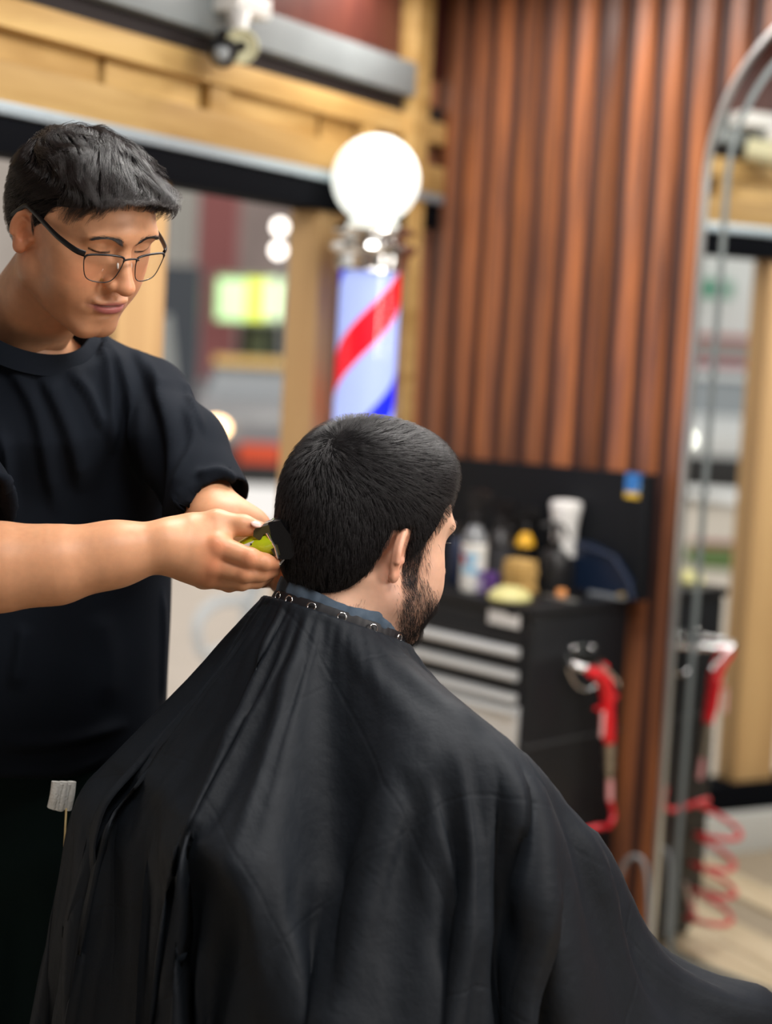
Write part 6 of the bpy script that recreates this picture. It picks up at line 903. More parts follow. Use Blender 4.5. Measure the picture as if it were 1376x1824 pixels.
1832 -2 -2 -2 -2 -2 -2 -1 -2 -2 -2 -2 -1 -2 -1 -2 -1 -2 -1 -2 -1 -1 -1 -1 -1 -1 -1 -1 0 -1 -1 0 0 -1 0 0 0 0 0 0 1 0 0 1 1 0 1 1 1 1 1 1 1 1 2 1 2 1 2 1 2 1 2 2 2 2 1 2 2 2 2 2 2 2 2 1 2 2 2 2 2 2 1 2 2 1 2 1 2 1 2 1 1 2 1 1 1 1 1 0 1 1 0 1 0 0 1 0 0 0 0 -1 0 0 -1 0 -1 -1 0 -1 -1 -1 -1 -1 -2 -1 -1 -2 -1 -2 -1 -2 -1 -2 -2 -1 -2 -2 -2 -2 -2 -2 -1 -2 0 -1 0 0 0 0 -1 -1 0 0 0 0 -1 0 -1 0 0 0 -1 1 -1 0 0 -1 0 0 0 0 0 0 0 0 -1 1 0 -1 0 0 1 0 -1 1 0 0 0 0 0 0 0 0 1 0 0 1 -1 1 0 0 0 1 0 1 0 0 0 0 1 1 0 0 0 0 1 0 0 1 1 0 0 0 0 0 1 0 0 1 0 1 0 0 0 1 0 -1 1 0 0 0 0 1 0 0 0 0 0 1 -1 0 0 0 0 1 -1 0 0 0 0 0 -1 0 0 0 0 -1 1 0 -1 0 0 0 -1 0 -1 0 0 -1 0 0 0 0 0 -1 -1 0 -5 -1 -1 1 -2 0 -1 0 0 -1 0 -1 2 -1 2 -1 -2 1 1 -2 1 -1 1 0 0 0 1 -1 1 -1 -1 0 0 0 -1 2 -1 0 -1 1 1 -2 0 1 0 -1 0 1 0 0 1 0 -1 -1 1 0 0 0 1 -1 1 0 0 1 0 2 0 -1 2 -1 0 1 0 0 0 -1 0 0 0 0 -2 1 -1 2 -2 -2 1 -2 1 0 2 -1 -1 2 0 0 -1 -1 2 0 -2 -1 2 0 -1 0 1 -1 0 0 0 2 1 -3 0 0 0 1 -1 1 1 0 -2 1 0 -2 1 1 -1 2 2 -1 2 -1 1 -1 1 0 1 0 -1 1 -1 1 -8 0 -2 -2 3 -5 1 -1 -2 0 -1 2 -4 4 -2 3 1 -4 -1 3 -2 1 -2 2 -1 0 0 3 -4 2 -1 0 -1 1 -1 0 0 0 -1 1 0 0 0 0 -1 0 2 -2 1 2 -2 -2 0 2 -1 2 -1 1 -2 2 0 0 2 0 3 -1 0 2 0 0 0 1 0 -1 -1 1 0 -1 0 -3 2 -3 2 -6 1 2 -3 2 0 1 1 -2 2 1 0 -1 -2 1 1 -2 -1 3 0 -3 1 2 -1 -1 1 -1 0 1 1 2 -4 1 -1 2 -1 -1 2 1 0 -2 1 -1 -2 0 3 -2 1 4 -2 4 -2 3 -2 2 0 1 1 -1 -1 0 -20 5 0 -4 -2 4 -5 -3 -1 -1 -2 -2 1 -3 -2 2 2 5 -3 -6 4 -2 0 0 0 2 -3 2 -2 0 0 0 0 -1 0 0 0 0 0 -2 2 -1 2 -4 4 -1 -1 4 1 -5 -3 2 2 1 2 -3 -1 1 2 1 1 3 0 3 2 -1 2 2 -1 -1 2 1 -2 -1 0 1 -2 -2 -3 0 -1 -3 -4 3 -2 -2 2 1 0 2 1 -1 2 1 -1 -3 0 0 0 -3 2 3 -5 1 1 2 -2 0 0 0 0 -1 3 2 -1 -2 -1 1 2 -3 1 3 1 -2 -3 4 -2 -3 -2 2 1 -2 5 2 4 2 1 -1 0 3 2 1 1 -3 -19 0 3 0 -3 1 -1 -2 -2 -2 -1 -2 -2 -2 2 -5 -1 3 5 -2 -6 2 -1 -1 1 -2 5 -3 -1 0 0 0 0 0 0 -1 0 1 -1 0 0 -1 0 1 1 1 2 0 -6 -1 2 3 3 -2 -3 0 3 1 1 1 2 1 2 1 1 2 1 1 -2 1 2 -1 -2 -1 2 -2 -3 -1 0 -3 -5 0 -1 -2 1 1 0 1 2 1 1 -2 3 0 -3 -1 0 1 -1 -1 2 -1 -1 5 -4 0 0 -1 0 1 -1 0 1 2 0 -1 -1 -1 4 -2 -2 2 4 -1 -3 2 -1 -1 -2 -1 -1 3 -1 -1 4 3 4 4 -1 -2 1 4 3 -1 -17 -3 3 1 -1 -1 -1 0 -2 -2 -2 -2 -1 -2 -2 0 -4 -3 3 8 -4 -7 1 0 -1 -1 2 1 0 -2 1 -2 0 0 0 0 0 0 1 0 0 -1 -1 3 0 5 1 -8 -1 3 3 2 -3 -2 0 2 2 1 2 2 1 2 1 1 1 0 2 -1 1 1 0 -2 0 1 -1 -2 0 -5 -5 -1 0 1 -1 -1 -1 0 2 1 0 2 1 -1 1 -1 -2 -1 0 -1 0 0 2 0 -1 3 -3 0 -2 2 -1 0 1 -1 0 2 2 1 -2 -3 3 -1 -1 0 3 2 -2 1 -2 -1 -1 -1 0 0 1 2 -1 -1 5 3 5 1 -2 1 3 4 -16 -2 0 0 1 -2 2 -2 -1 -2 -1 -2 -2 -1 -4 -1 -1 -3 -2 3 7 -3 -7 -3 1 0 -1 2 1 -3 0 0 0 0 0 0 0 0 0 0 1 0 0 2 2 5 -9 -1 2 2 4 -2 -3 0 2 3 0 3 1 1 2 1 2 1 -1 2 3 -2 -1 5 -3 -2 0 1 0 -5 -7 4 3 -3 -2 -3 0 -1 -2 1 0 1 1 1 1 0 1 -2 -2 -1 1 -2 0 3 2 -5 0 2 -1 0 -1 0 0 1 -1 0 -1 2 2 4 -2 -4 2 0 -1 0 1 3 -2 1 0 -1 -2 -1 -1 1 0 2 0 2 -1 1 5 5 2 -3 0 4 -14 0 -2 -1 0 0 -2 2 -2 -1 -3 -2 -2 -2 -1 -3 0 -3 -4 0 4 5 -3 -6 -4 1 0 1 0 0 -2 0 0 0 -1 0 0 0 1 0 1 0 0 4 1 -3 -2 1 3 1 1 -3 0 7 10 -6 -1 -1 2 1 1 -1 1 2 0 4 -3 3 5 -4 0 1 1 0 -9 6 3 -5 -3 0 -2 -1 -3 -1 -4 0 1 0 2 1 0 0 1 -3 -2 1 -1 -1 7 -2 -2 -4 2 1 -1 -1 -1 2 -1 -1 2 -1 -1 0 1 4 2 -4 2 -1 -2 0 1 3 0 0 0 -2 0 -1 -1 0 1 0 3 2 0 1 -1 3 7 2 -1 -2 -20 3 -2 3 0 -3 0 -3 1 -2 3 1 -4 -3 -1 -3 -2 -1 -2 -5 1 6 1 -3 2 -9 0 0 2 -1 0 -1 -1 0 0 0 1 0 -1 1 0 0 3 2 -1 -2 -1 3 6 -4 -1 -1 10 8 -10 -1 1 1 2 -3 1 -1 1 -1 5 -3 -1 2 -1 2 0 1 0 -3 6 -4 -2 1 2 -4 0 -3 -2 -2 0 0 0 1 1 1 1 -1 2 -4 1 0 -1 1 3 -2 -3 -1 2 0 0 -2 1 1 -1 0 0 0 0 0 0 2 3 -3 1 -1 0 -1 0 4 -1 0 -1 0 -2 -1 -1 0 1 2 1 0 4 3 1 -2 2 3 4 3 -22 -1 0 0 -4 3 -1 -1 2 -3 -2 -2 4 7 -4 -2 -3 -2 -2 -2 -2 3 4 -1 4 -5 -7 0 3 -1 -1 0 -1 0 0 0 0 -1 1 1 1 -1 3 0 2 -5 0 6 1 -2 -4 11 8 -9 -4 0 5 -3 0 -1 -2 3 4 0 -6 -4 3 0 -2 1 -2 3 -1 0 -2 1 4 6 -1 -6 -3 0 -1 -2 1 1 1 3 -2 0 2 0 0 -1 -1 1 0 1 1 0 -3 1 -1 1 0 -1 1 1 -1 0 0 0 -1 0 0 1 3 -2 1 -1 -2 0 1 2 -1 0 0 -1 -1 -2 -1 0 1 0 1 2 1 -1 5 2 -4 4 0 1 -33 2 -2 -1 2 1 -3 2 4 5 -1 -5 -1 -6 7 10 -2 -6 -4 -2 -3 1 5 -2 3 -1 -6 -3 3 -1 -1 1 -1 -1 0 0 0 0 1 -1 1 1 3 -1 3 -7 6 7 -8 2 6 7 -5 -9 -3 5 0 2 -7 3 5 5 -6 -7 -4 3 0 2 -3 0 1 0 4 -5 0 2 -3 1 3 10 1 -9 -4 0 3 0 1 2 -1 0
1 1 0 -2 1 0 0 1 -1 0 -1 0 1 -1 0 -1 1 2 -1 0 1 -1 -1 0 -1 1 3 -1 1 -1 -2 1 -1 1 0 1 -2 -1 -1 0 -1 -1 0 1 1 0 3 3 -6 1 1 2 -2 4 -37 2 -3 3 -2 4 0 -3 -4 7 7 4 -6 -4 -2 -5 9 15 -4 -12 -4 -3 6 0 3 1 -5 -6 4 -1 -1 -1 -1 0 0 0 0 0 -1 1 0 2 2 1 2 0 0 -1 12 -6 5 1 -9 -6 3 5 -5 -4 4 7 1 -7 -8 0 1 3 3 -4 -2 1 -1 2 2 1 -5 0 4 -5 3 -1 2 11 5 -9 -2 -3 1 1 5 -6 1 1 0 -1 1 0 1 0 0 0 -2 1 0 -1 1 -1 2 0 -1 1 1 -1 -1 -1 -1 0 3 -1 1 0 -2 4 -4 2 0 -1 0 -1 -1 -2 -1 0 0 0 1 5 0 -5 -2 1 5 -5 0 1 -37 -1 0 0 1 2 3 -1 -4 -4 3 9 5 -3 -6 -1 6 -5 14 0 -13 -2 1 2 2 0 -1 -5 -3 2 -2 0 0 -1 0 -1 0 0 1 1 0 1 2 1 2 1 5 9 -16 7 6 -4 -13 2 5 -3 -4 4 6 1 -7 -7 -1 3 0 3 -1 -3 0 0 1 0 3 3 -4 -3 1 -1 3 -1 -1 -1 3 16 -5 -6 -1 2 2 -3 0 1 -1 0 1 -1 0 1 -1 0 0 1 -1 -2 2 0 2 0 -1 1 1 -1 -1 -1 -2 0 3 -1 1 0 -1 4 -4 0 1 -1 0 -2 -1 -1 0 -1 1 -1 4 1 -3 -4 2 2 0 -5 3 0 -37 -1 -1 0 1 2 0 3 -2 -4 -3 2 9 7 -4 -5 -1 12 -1 -2 1 -9 -1 3 2 0 -1 -2 -2 -2 -1 0 -2 0 -1 1 0 0 0 0 0 3 0 3 1 2 5 2 -6 6 1 -9 -3 1 0 -6 4 5 3 -6 -7 -2 2 1 1 1 0 -3 1 0 0 1 1 4 0 -5 0 0 1 -1 -1 0 0 -1 13 9 3 -12 -3 -2 0 3 -2 0 1 1 6 -6 -3 2 0 0 1 -2 1 2 3 -5 0 2 0 0 -1 0 -4 0 2 -1 2 -3 5 1 -3 -1 2 -3 1 -1 1 -3 -1 -1 -2 5 2 -2 -5 0 3 1 -2 -2 1 0 -37 -1 0 -2 1 1 -1 2 3 -3 -4 -1 3 8 5 -5 -6 2 7 10 -4 -7 -6 5 0 1 -1 -1 -3 -2 0 -2 0 -2 1 0 0 -1 1 0 0 2 1 2 1 4 4 2 -3 3 0 -9 -2 2 -2 -1 3 5 -5 -8 -3 1 2 0 1 2 -1 -1 -1 1 1 0 1 2 5 -5 -4 4 -3 3 3 -7 -1 0 0 3 -2 0 1 6 -2 8 -6 3 3 -1 -6 4 -4 2 4 -3 0 -3 4 0 -6 4 2 1 -8 7 0 0 2 -7 2 3 -3 -3 14 -8 -1 -2 6 -5 -3 5 -6 4 -3 4 -6 3 0 -3 -3 1 5 -4 0 -2 1 1 -36 -3 0 -1 2 -1 -1 0 4 1 -5 -2 -1 4 10 0 -7 -2 6 10 1 -1 -9 4 0 -2 -1 -2 -2 -2 0 -1 -1 0 -1 -1 1 0 0 1 0 2 2 0 1 4 4 1 -2 5 -6 -8 1 0 -4 3 5 -1 -7 -4 -1 1 4 -3 2 1 -1 -2 1 2 0 0 1 2 3 -1 -4 -1 5 -6 4 -1 -4 -1 1 1 0 1 0 2 0 -2 -1 3 -3 2 -2 0 -2 5 0 -2 -2 5 -1 -1 0 1 7 -6 -1 2 2 -4 2 3 -5 12 -10 8 -2 -11 5 -5 2 0 1 2 -1 0 1 -1 0 2 -1 -4 -1 3 0 -3 1 0 1 0 -37 -1 -1 1 -1 0 3 -5 1 3 -1 -4 -1 0 5 10 -5 -6 2 9 11 -5 -2 -3 12 -12 -2 -3 -2 -1 -2 -1 0 0 -1 0 0 -1 1 1 -1 3 2 0 1 5 2 3 -2 4 -9 -5 4 2 -6 3 3 -6 -6 -2 1 1 0 0 3 -1 0 1 -2 1 1 0 1 0 5 1 -4 -2 3 -3 3 -3 -2 -1 3 1 -3 -1 1 -1 0 -3 2 -1 2 -2 3 0 -2 0 3 0 -1 1 -1 0 2 -2 0 1 4 -5 2 1 -2 -1 -1 0 -2 9 -10 5 2 -5 -2 4 -1 4 6 -8 -1 5 -1 1 -2 -4 1 3 -1 -1 0 -1 2 0 -37 -1 -1 -1 1 -1 1 -1 -2 2 2 -2 -3 -1 2 8 3 -7 -1 6 10 4 -4 3 -3 -2 1 -8 -2 -1 -1 -2 0 1 -1 -1 0 0 1 1 0 1 1 2 0 6 2 2 -2 0 -7 -1 6 -8 -1 5 -1 -8 -4 0 2 2 -1 -1 3 0 -3 1 2 0 1 0 0 1 3 4 -4 -2 3 -3 1 -1 -2 -3 1 0 -1 5 -4 0 1 -3 0 0 0 3 -2 0 0 0 2 0 -1 1 -1 0 1 0 1 -1 0 0 -1 2 -2 1 0 -2 0 0 0 -1 1 -1 0 1 2 -2 7 3 -8 4 1 0 -3 -3 3 4 -6 0 1 0 2 -1 -36 -3 -1 0 1 -1 0 -1 0 0 3 -1 -2 -3 0 3 11 -7 1 -1 9 10 -4 3 -4 -2 -2 -2 -5 -1 0 -1 0 0 -2 -1 0 0 1 2 -1 1 0 5 -2 10 -2 1 0 -2 -8 3 1 -1 -3 5 -8 -6 -1 1 1 1 -1 1 2 -1 -1 1 0 1 1 1 0 0 2 4 -1 -4 1 -1 2 -1 -4 -1 -1 1 0 -2 1 2 -2 -1 0 -1 0 2 2 -1 -1 0 1 0 1 -1 1 0 0 1 0 0 -1 0 0 0 0 2 -3 -1 0 -1 -1 1 0 0 -1 2 2 -3 2 5 -2 2 0 0 -4 0 2 1 -4 1 1 1 1 -2 -37 -1 -1 -1 3 -4 1 0 -3 0 1 3 0 -4 -2 2 5 3 -7 3 6 10 1 6 -6 -2 -4 -2 -5 0 0 -2 0 0 -1 -1 1 1 7 -7 2 -1 2 1 2 5 1 1 1 -5 -2 7 -12 -6 8 -1 -7 -3 1 1 0 0 0 1 1 -1 -1 2 1 1 0 1 0 0 1 5 -1 -3 1 -1 1 -2 -1 -4 1 0 -1 0 -1 2 -2 -1 0 1 0 0 1 -1 5 -4 1 1 -1 -1 2 -1 1 0 0 0 0 0 0 0 1 -1 -1 -2 0 0 0 0 -1 1 0 0 1 -1 1 4 1 1 0 -1 -3 0 5 -4 4 -5 0 2 0 -1 -38 0 -1 0 -2 0 1 -1 -2 -1 0 1 0 1 -2 -1 3 12 -9 -3 4 12 8 6 -12 2 -7 1 -6 1 -2 -1 0 0 -2 0 1 0 3 0 -1 0 3 -4 5 2 13 -8 1 -12 11 -13 -4 4 6 -7 -6 0 1 1 0 -2 1 1 1 0 -1 1 2 0 1 0 1 0 0 4 6 -8 -1 0 2 -1 -2 -3 4 -4 -1 -1 1 0 -1 -1 0 0 0 0 1 0 1 -1 3 -1 0 0 0 1 0 0 1 -1 0 -1 0 0 2 -1 -3 1 0 -1 0 -1 1 -1 1 0 1 -1 -1 4 16 -12 2 -4 -4 3 1 -3 4 -2 -1 1 2 -3 -38 -1 0 0 -2 -1 2 -2 0 -2 -1 0 1 2 -1 -1 -1 5 2 -4 0 7 18 3 -17 8 -4 1 -7 1 -2 -1 -1 -1 0 5 15 -18 1 -1 2 -1 1 8 0 5 -2 -4 14 -7 -21 4 3 -2 3 -10 -2 1 1 -1 0 1 -1 1 1 -1 0 2 1 0 1 2 0 -1 0 1 8 -5 -3 2 0 -2 0 -3 1 -5 1 0 0 0 -1 1 -1 0 0 0 1 1 0 0 1 3 -3 -1 1 0 1 0 1 -1 0 0 0 0 1 -1 -2 -1 0 -1 1 0 -1 0 1 0 0 0 -1 0 0 0 8 -4 0 1 -1 2 0 -3 0 3 0 -2 -39 1 0 -1 -2
0 0 0 -2 -1 -1 -1 0 0 1 -2 1 -1 10 0 -7 5 21 2 11 -16 -7 4 -1 -6 3 -5 -2 -2 4 10 8 -13 -7 3 1 9 5 -9 -4 -9 6 4 0 -10 -5 -1 2 10 -12 -2 1 0 -1 1 1 0 1 1 1 0 -1 3 2 -1 4 0 -2 0 1 -1 7 -3 2 -4 0 0 0 -3 -1 -3 0 0 0 0 -1 1 -1 0 0 0 0 1 0 2 1 0 0 -1 0 1 0 0 0 1 -1 0 0 -1 5 -6 -1 1 -1 0 -1 0 0 0 1 -1 1 0 -1 0 0 4 0 -1 0 6 -5 -1 0 0 1 1 1 -1 -38 -1 3 -2 -3 -1 1 -1 -2 0 -1 0 -1 0 -1 1 -1 2 0 1 5 -10 -1 3 18 -1 8 11 8 -17 -8 22 11 -1 8 -28 -1 -8 -5 2 3 12 -10 -15 4 3 -9 -3 -11 5 18 -5 -7 -5 1 1 -1 0 1 0 0 0 1 3 0 -1 1 0 3 -1 1 2 2 -2 0 -1 -1 25 -14 -1 -5 -2 -1 -1 -2 -1 -1 0 0 0 -2 0 1 0 0 0 0 1 -1 6 -5 3 0 -2 1 1 -1 1 1 -1 0 -1 0 0 1 -2 -1 0 -1 0 0 0 -1 0 0 1 1 -1 -1 0 1 0 0 0 5 -4 0 1 2 -1 0 3 -1 -1 -38 -1 -1 0 -1 -1 1 -1 -1 -1 -2 -1 0 0 0 -1 1 0 1 3 1 5 -5 -5 5 21 -6 -13 -1 33 23 -19 -26 -11 2 24 -17 28 8 -17 -6 -1 -14 -4 2 0 4 -13 1 5 -5 3 2 -4 -4 0 0 0 0 0 0 2 -1 5 -2 1 -1 1 1 0 1 2 4 0 -3 -1 -2 1 -3 16 -8 2 -7 1 -2 -1 -2 0 0 0 0 -1 0 0 0 0 1 0 0 1 0 2 4 -4 0 0 1 0 1 -1 0 0 0 -1 0 -1 -1 0 0 -1 0 0 -1 1 -1 0 1 1 -1 -1 1 0 1 0 -1 1 1 0 1 0 1 1 1 -2 -39 -1 2 -3 0 3 -4 0 -2 -1 0 -1 -1 -1 0 0 0 0 1 2 -1 1 -1 1 -1 15 11 6 -16 -8 -3 7 4 -8 -5 -2 -1 6 0 26 3 -21 -10 7 0 3 -9 -6 2 -3 1 1 1 -2 0 -1 0 0 0 1 0 0 2 1 0 0 1 1 2 3 -2 0 1 0 0 -2 1 -2 0 0 3 3 -2 0 -2 -2 -2 0 0 0 -2 1 0 0 0 1 0 1 0 -1 1 2 0 -1 1 0 0 1 0 0 0 -1 0 0 0 -1 -1 0 -1 -1 0 0 0 0 0 0 2 -2 1 -1 0 1 0 0 0 0 1 1 0 1 0 2 0 0 -38 -1 1 -3 0 0 -1 -1 0 -2 -1 -1 0 -1 0 0 0 1 1 -1 2 -1 1 -1 -3 2 24 -5 -2 4 -6 -5 1 0 -10 0 2 -1 2 2 4 -2 1 3 5 -8 -5 -6 0 1 1 1 0 -1 0 0 -1 1 -1 0 1 0 2 1 1 0 1 0 2 0 1 0 1 0 0 -1 -1 -1 -1 1 1 1 7 -4 -3 -4 -1 1 0 0 -1 -1 1 0 0 0 0 1 0 1 0 1 0 1 0 1 0 0 1 -1 -1 1 -1 0 -1 -1 0 2 -3 0 0 0 -1 -1 1 0 1 0 -1 0 0 0 1 0 0 0 1 1 1 0 0 3 -1 0 -38 -1 0 -2 0 -1 0 -1 -1 -2 0 -1 -1 0 0 0 0 0 0 1 0 1 -1 -1 -1 -1 4 16 14 -28 6 -1 2 -1 3 -10 -2 4 0 1 -1 3 0 5 5 -8 -6 -6 0 2 0 2 0 -2 4 -4 0 -1 1 0 1 0 1 1 1 0 9 -8 2 1 1 0 2 -1 0 -2 0 -1 0 -1 2 1 0 0 -5 1 0 0 0 -1 -1 1 0 0 0 0 0 1 0 0 0 2 4 -3 0 0 1 0 1 0 -1 -1 0 0 0 -2 -1 1 -1 0 -1 0 0 0 -1 0 2 0 1 -2 0 0 1 -1 1 1 0 1 0 0 1 2 -1 4 -35 -4 -1 -1 3 -4 -1 0 -1 -1 -1 -1 -1 0 -1 0 0 0 1 0 1 0 1 -2 -2 -1 1 6 6 6 -8 -4 2 12 -13 4 -6 5 0 -4 1 3 2 3 5 -11 -6 -3 0 3 -3 4 -1 0 1 -3 0 1 0 0 0 1 2 0 0 0 4 -1 0 2 0 1 1 0 -1 -1 0 -1 -1 0 2 -1 2 -2 -2 1 -3 1 0 1 -2 0 1 -1 0 1 0 1 0 0 1 1 3 -2 -1 1 0 1 0 0 0 -1 0 -1 0 -1 0 -1 -1 0 0 -1 0 0 0 0 2 -1 -1 1 -1 1 0 1 -1 1 0 1 1 1 0 2 -1 2 -33 3 -9 -2 0 -2 1 -1 -1 -2 -1 -1 0 -1 0 0 0 1 0 1 0 -1 1 -2 -1 0 -1 5 0 11 -9 -1 0 0 9 -10 1 5 -5 0 2 1 4 5 0 -11 -4 -2 -1 1 1 1 36 -36 0 -1 0 -1 1 0 1 1 1 0 1 1 1 2 -1 1 1 1 1 0 0 -2 0 -1 -1 0 1 0 1 0 -1 -3 0 0 0 0 -1 0 0 0 1 0 0 0 1 0 0 2 1 -1 1 0 1 0 1 -1 -1 0 0 -1 -1 0 -1 0 0 -1 -1 1 0 -1 0 0 1 0 0 0 0 0 1 -1 1 0 1 1 1 1 -1 1 0 0 -32 2 16 -27 -1 -1 0 -1 0 -2 -1 0 -2 0 0 0 0 -1 1 0 1 0 1 -4 1 -2 1 6 -1 0 2 0 -1 -1 1 1 0 -1 0 0 0 2 17 0 -14 -10 1 -1 -1 0 14 -5 22 9 -36 3 -5 0 -1 1 0 2 0 2 0 0 2 4 -3 2 0 2 0 0 0 -2 -1 -1 1 -1 1 1 0 -1 -3 2 -2 0 -1 0 0 -1 1 0 0 0 2 -1 1 0 0 1 3 -1 -1 1 0 1 0 0 0 0 -1 0 -1 -2 0 0 -1 0 0 -1 0 0 0 0 2 1 -3 0 0 1 0 0 0 1 1 0 1 6 -5 2 -2 1 -37 4 -3 16 -22 -1 0 -1 -1 -1 -1 -2 0 -1 0 0 0 1 -1 1 2 11 -13 -3 0 1 6 -1 10 -10 1 0 -1 0 0 0 2 -2 1 -1 0 1 2 4 -7 -5 1 3 -5 0 5 6 5 3 6 -22 0 -1 1 0 0 1 1 1 1 0 1 1 2 0 1 1 2 -1 -1 -1 0 -1 -1 0 0 0 3 -2 -3 0 0 0 0 0 -2 1 0 0 0 0 1 0 3 -3 1 1 2 0 0 0 1 0 1 -1 -1 0 0 -1 0 -1 -1 0 -1 -1 0 1 -2 1 0 0 0 1 0 -1 0 0 1 0 0 0 1 1 2 -1 2 0 0 1 -39 0 0 -1 -1 -2 -1 -1 -1 0 -2 0 -1 0 -1 0 0 0 1 0 3 3 -10 1 1 -1 0 3 7 2 -7 2 0 -1 0 2 0 -2 0 0 0 1 1 -1 -2 -3 -2 2 3 1 -5 11 1 5 -7 -2 -5 -1 -1 1 0 1 1 0 1 1 1 2 2 -2 2 1 1 -1 1 -2 -1 -1 0 0 1 -2 2 1 -4 -1 0 0 -1 1 -1 0 1 0 -1 1 2 -2 4 -2 0 0 3 0 -1 1 0 1 1 -1 0 -1 0 -1 -1 -1 0 0 -1 0 -1 0 0 -1 0 1 1 -1 0 -1 1 0 1 0 0 1 0 1 1 0 3 0 -2 1 -38 -1 0 -1 0 -3 0 -1 -1 -2 -1 0 -1 -1 0 -1 0 0 1 2 2 2 5 -2 -12 2 -1 0 6 1 0 -1 0 0 0 1 1 -2 -1 0 1 2 -1 1 -4 -3 -1 0 1 -2 0 13 0 27 -26 -3 -4 -3 0 0 0 1 1 0 2 -1 1 1 1 2 1 1 1 0 0 -2 0 -1 -2 1 0 -1 2 1 -4 -1 1 -1 0 0 -1 0 1 -1 1 1
1 -1 4 -4 1 1 2 0 0 0 0 1 0 1 -1 -1 -1 0 0 -1 -1 -1 0 -1 0 -1 1 -1 0 0 1 0 0 0 -1 1 0 1 0 0 1 2 0 0 6 1 -5 0 -38 0 -1 0 5 -3 -7 -1 -1 -1 -1 -2 0 0 -1 0 0 1 0 2 3 1 -7 -1 -1 2 -1 0 7 -2 0 1 0 0 0 2 0 -1 -1 0 -1 1 1 0 -5 0 7 -10 5 -2 5 9 1 7 22 -7 -33 -1 -3 -1 3 0 1 0 1 1 1 1 1 0 2 1 1 0 -1 -2 0 -1 0 0 0 -1 1 1 33 -38 4 -3 0 -1 0 0 0 1 -1 1 3 6 -5 -2 -1 2 1 3 -3 0 2 0 1 -1 -1 0 0 -1 -1 -1 -1 0 -1 0 0 0 -1 0 0 0 1 -1 0 0 1 0 1 -1 1 1 0 1 1 0 0 2 -1 2 -18 -1 -1 1 0 -3 0 -1 0 -1 0 0 -1 -1 1 0 0 -1 1 1 3 -2 -4 0 1 -1 1 -1 4 0 -1 1 0 0 0 1 0 -1 -1 0 1 0 0 1 -3 0 0 -1 -1 6 5 -3 0 1 -2 38 -3 -36 -3 0 0 0 0 0 0 1 1 0 0 1 1 1 0 0 0 -1 0 1 33 -34 5 -6 0 0 6 -2 -5 -1 0 1 -1 36 -36 0 0 1 0 1 0 0 0 24 -21 -3 1 0 0 1 0 -1 0 0 0 -1 0 -1 0 0 0 0 0 -1 0 0 0 0 0 0 0 0 0 0 0 1 -1 1 1 0 0 1 0 1 -1 1''')
# ------------------------------------------------------------------ the cape (draped cloth: grid of rings round the neck, stored as rounded coordinates)
NR, NA = CAPE_SHAPE
cape = np.array(CAPE_DELTAS.split(), dtype=int).reshape(3, NR, NA)
cape = np.cumsum(np.cumsum(np.moveaxis(cape, 0, -1), 1), 0) * .0006
_rr = np.concatenate([np.linspace(.078, .10, 4), np.linspace(.112, .90, 66)])[CAPE_ROWS][:, None]; _aa = (np.arange(NA) / NA * 2 * np.pi)[None]
flat = np.stack([_rr * np.cos(_aa), _rr * np.sin(_aa)], -1)
for _ in range(2):
    _m = cape.copy(); _m[1:-1] = (cape[:-2] + cape[2:]) / 2; _m = (_m + (np.roll(cape, 1, 1) + np.roll(cape, -1, 1)) / 2) / 2; cape[2:] += .30 * (_m[2:] - cape[2:])
def sstep(x, a, b): t = np.clip((x - a) / (b - a), 0, 1); return t * t * (3 - 2 * t)
_d = np.linalg.norm(cape - cape[0].mean(0), axis=-1)
cape += np.exp(-(_d / .16) ** 2)[..., None] * np.array([-.008, 0, -.008])
_px = proj(cape.reshape(-1, 3)).reshape(NR, NA, 2)
cape[..., 2] -= .068 * sstep(_px[..., 0], 1010, 1230) * sstep(cape[..., 2], .3, .62)
_g = np.exp(-(((_px[..., 0] - 1010) / 130) ** 2 + ((_px[..., 1] - 1480) / 190) ** 2)) * (cape[..., 1] < 2.25); cape[..., 0] += .030 * _g
cape[..., 0] += .085 * sstep(_px[..., 0], 1120, 1300) * (cape[..., 2] < .9)
m_cape = mat('black_nylon', (.0078, .0108, .0155), .62, spec=.22)
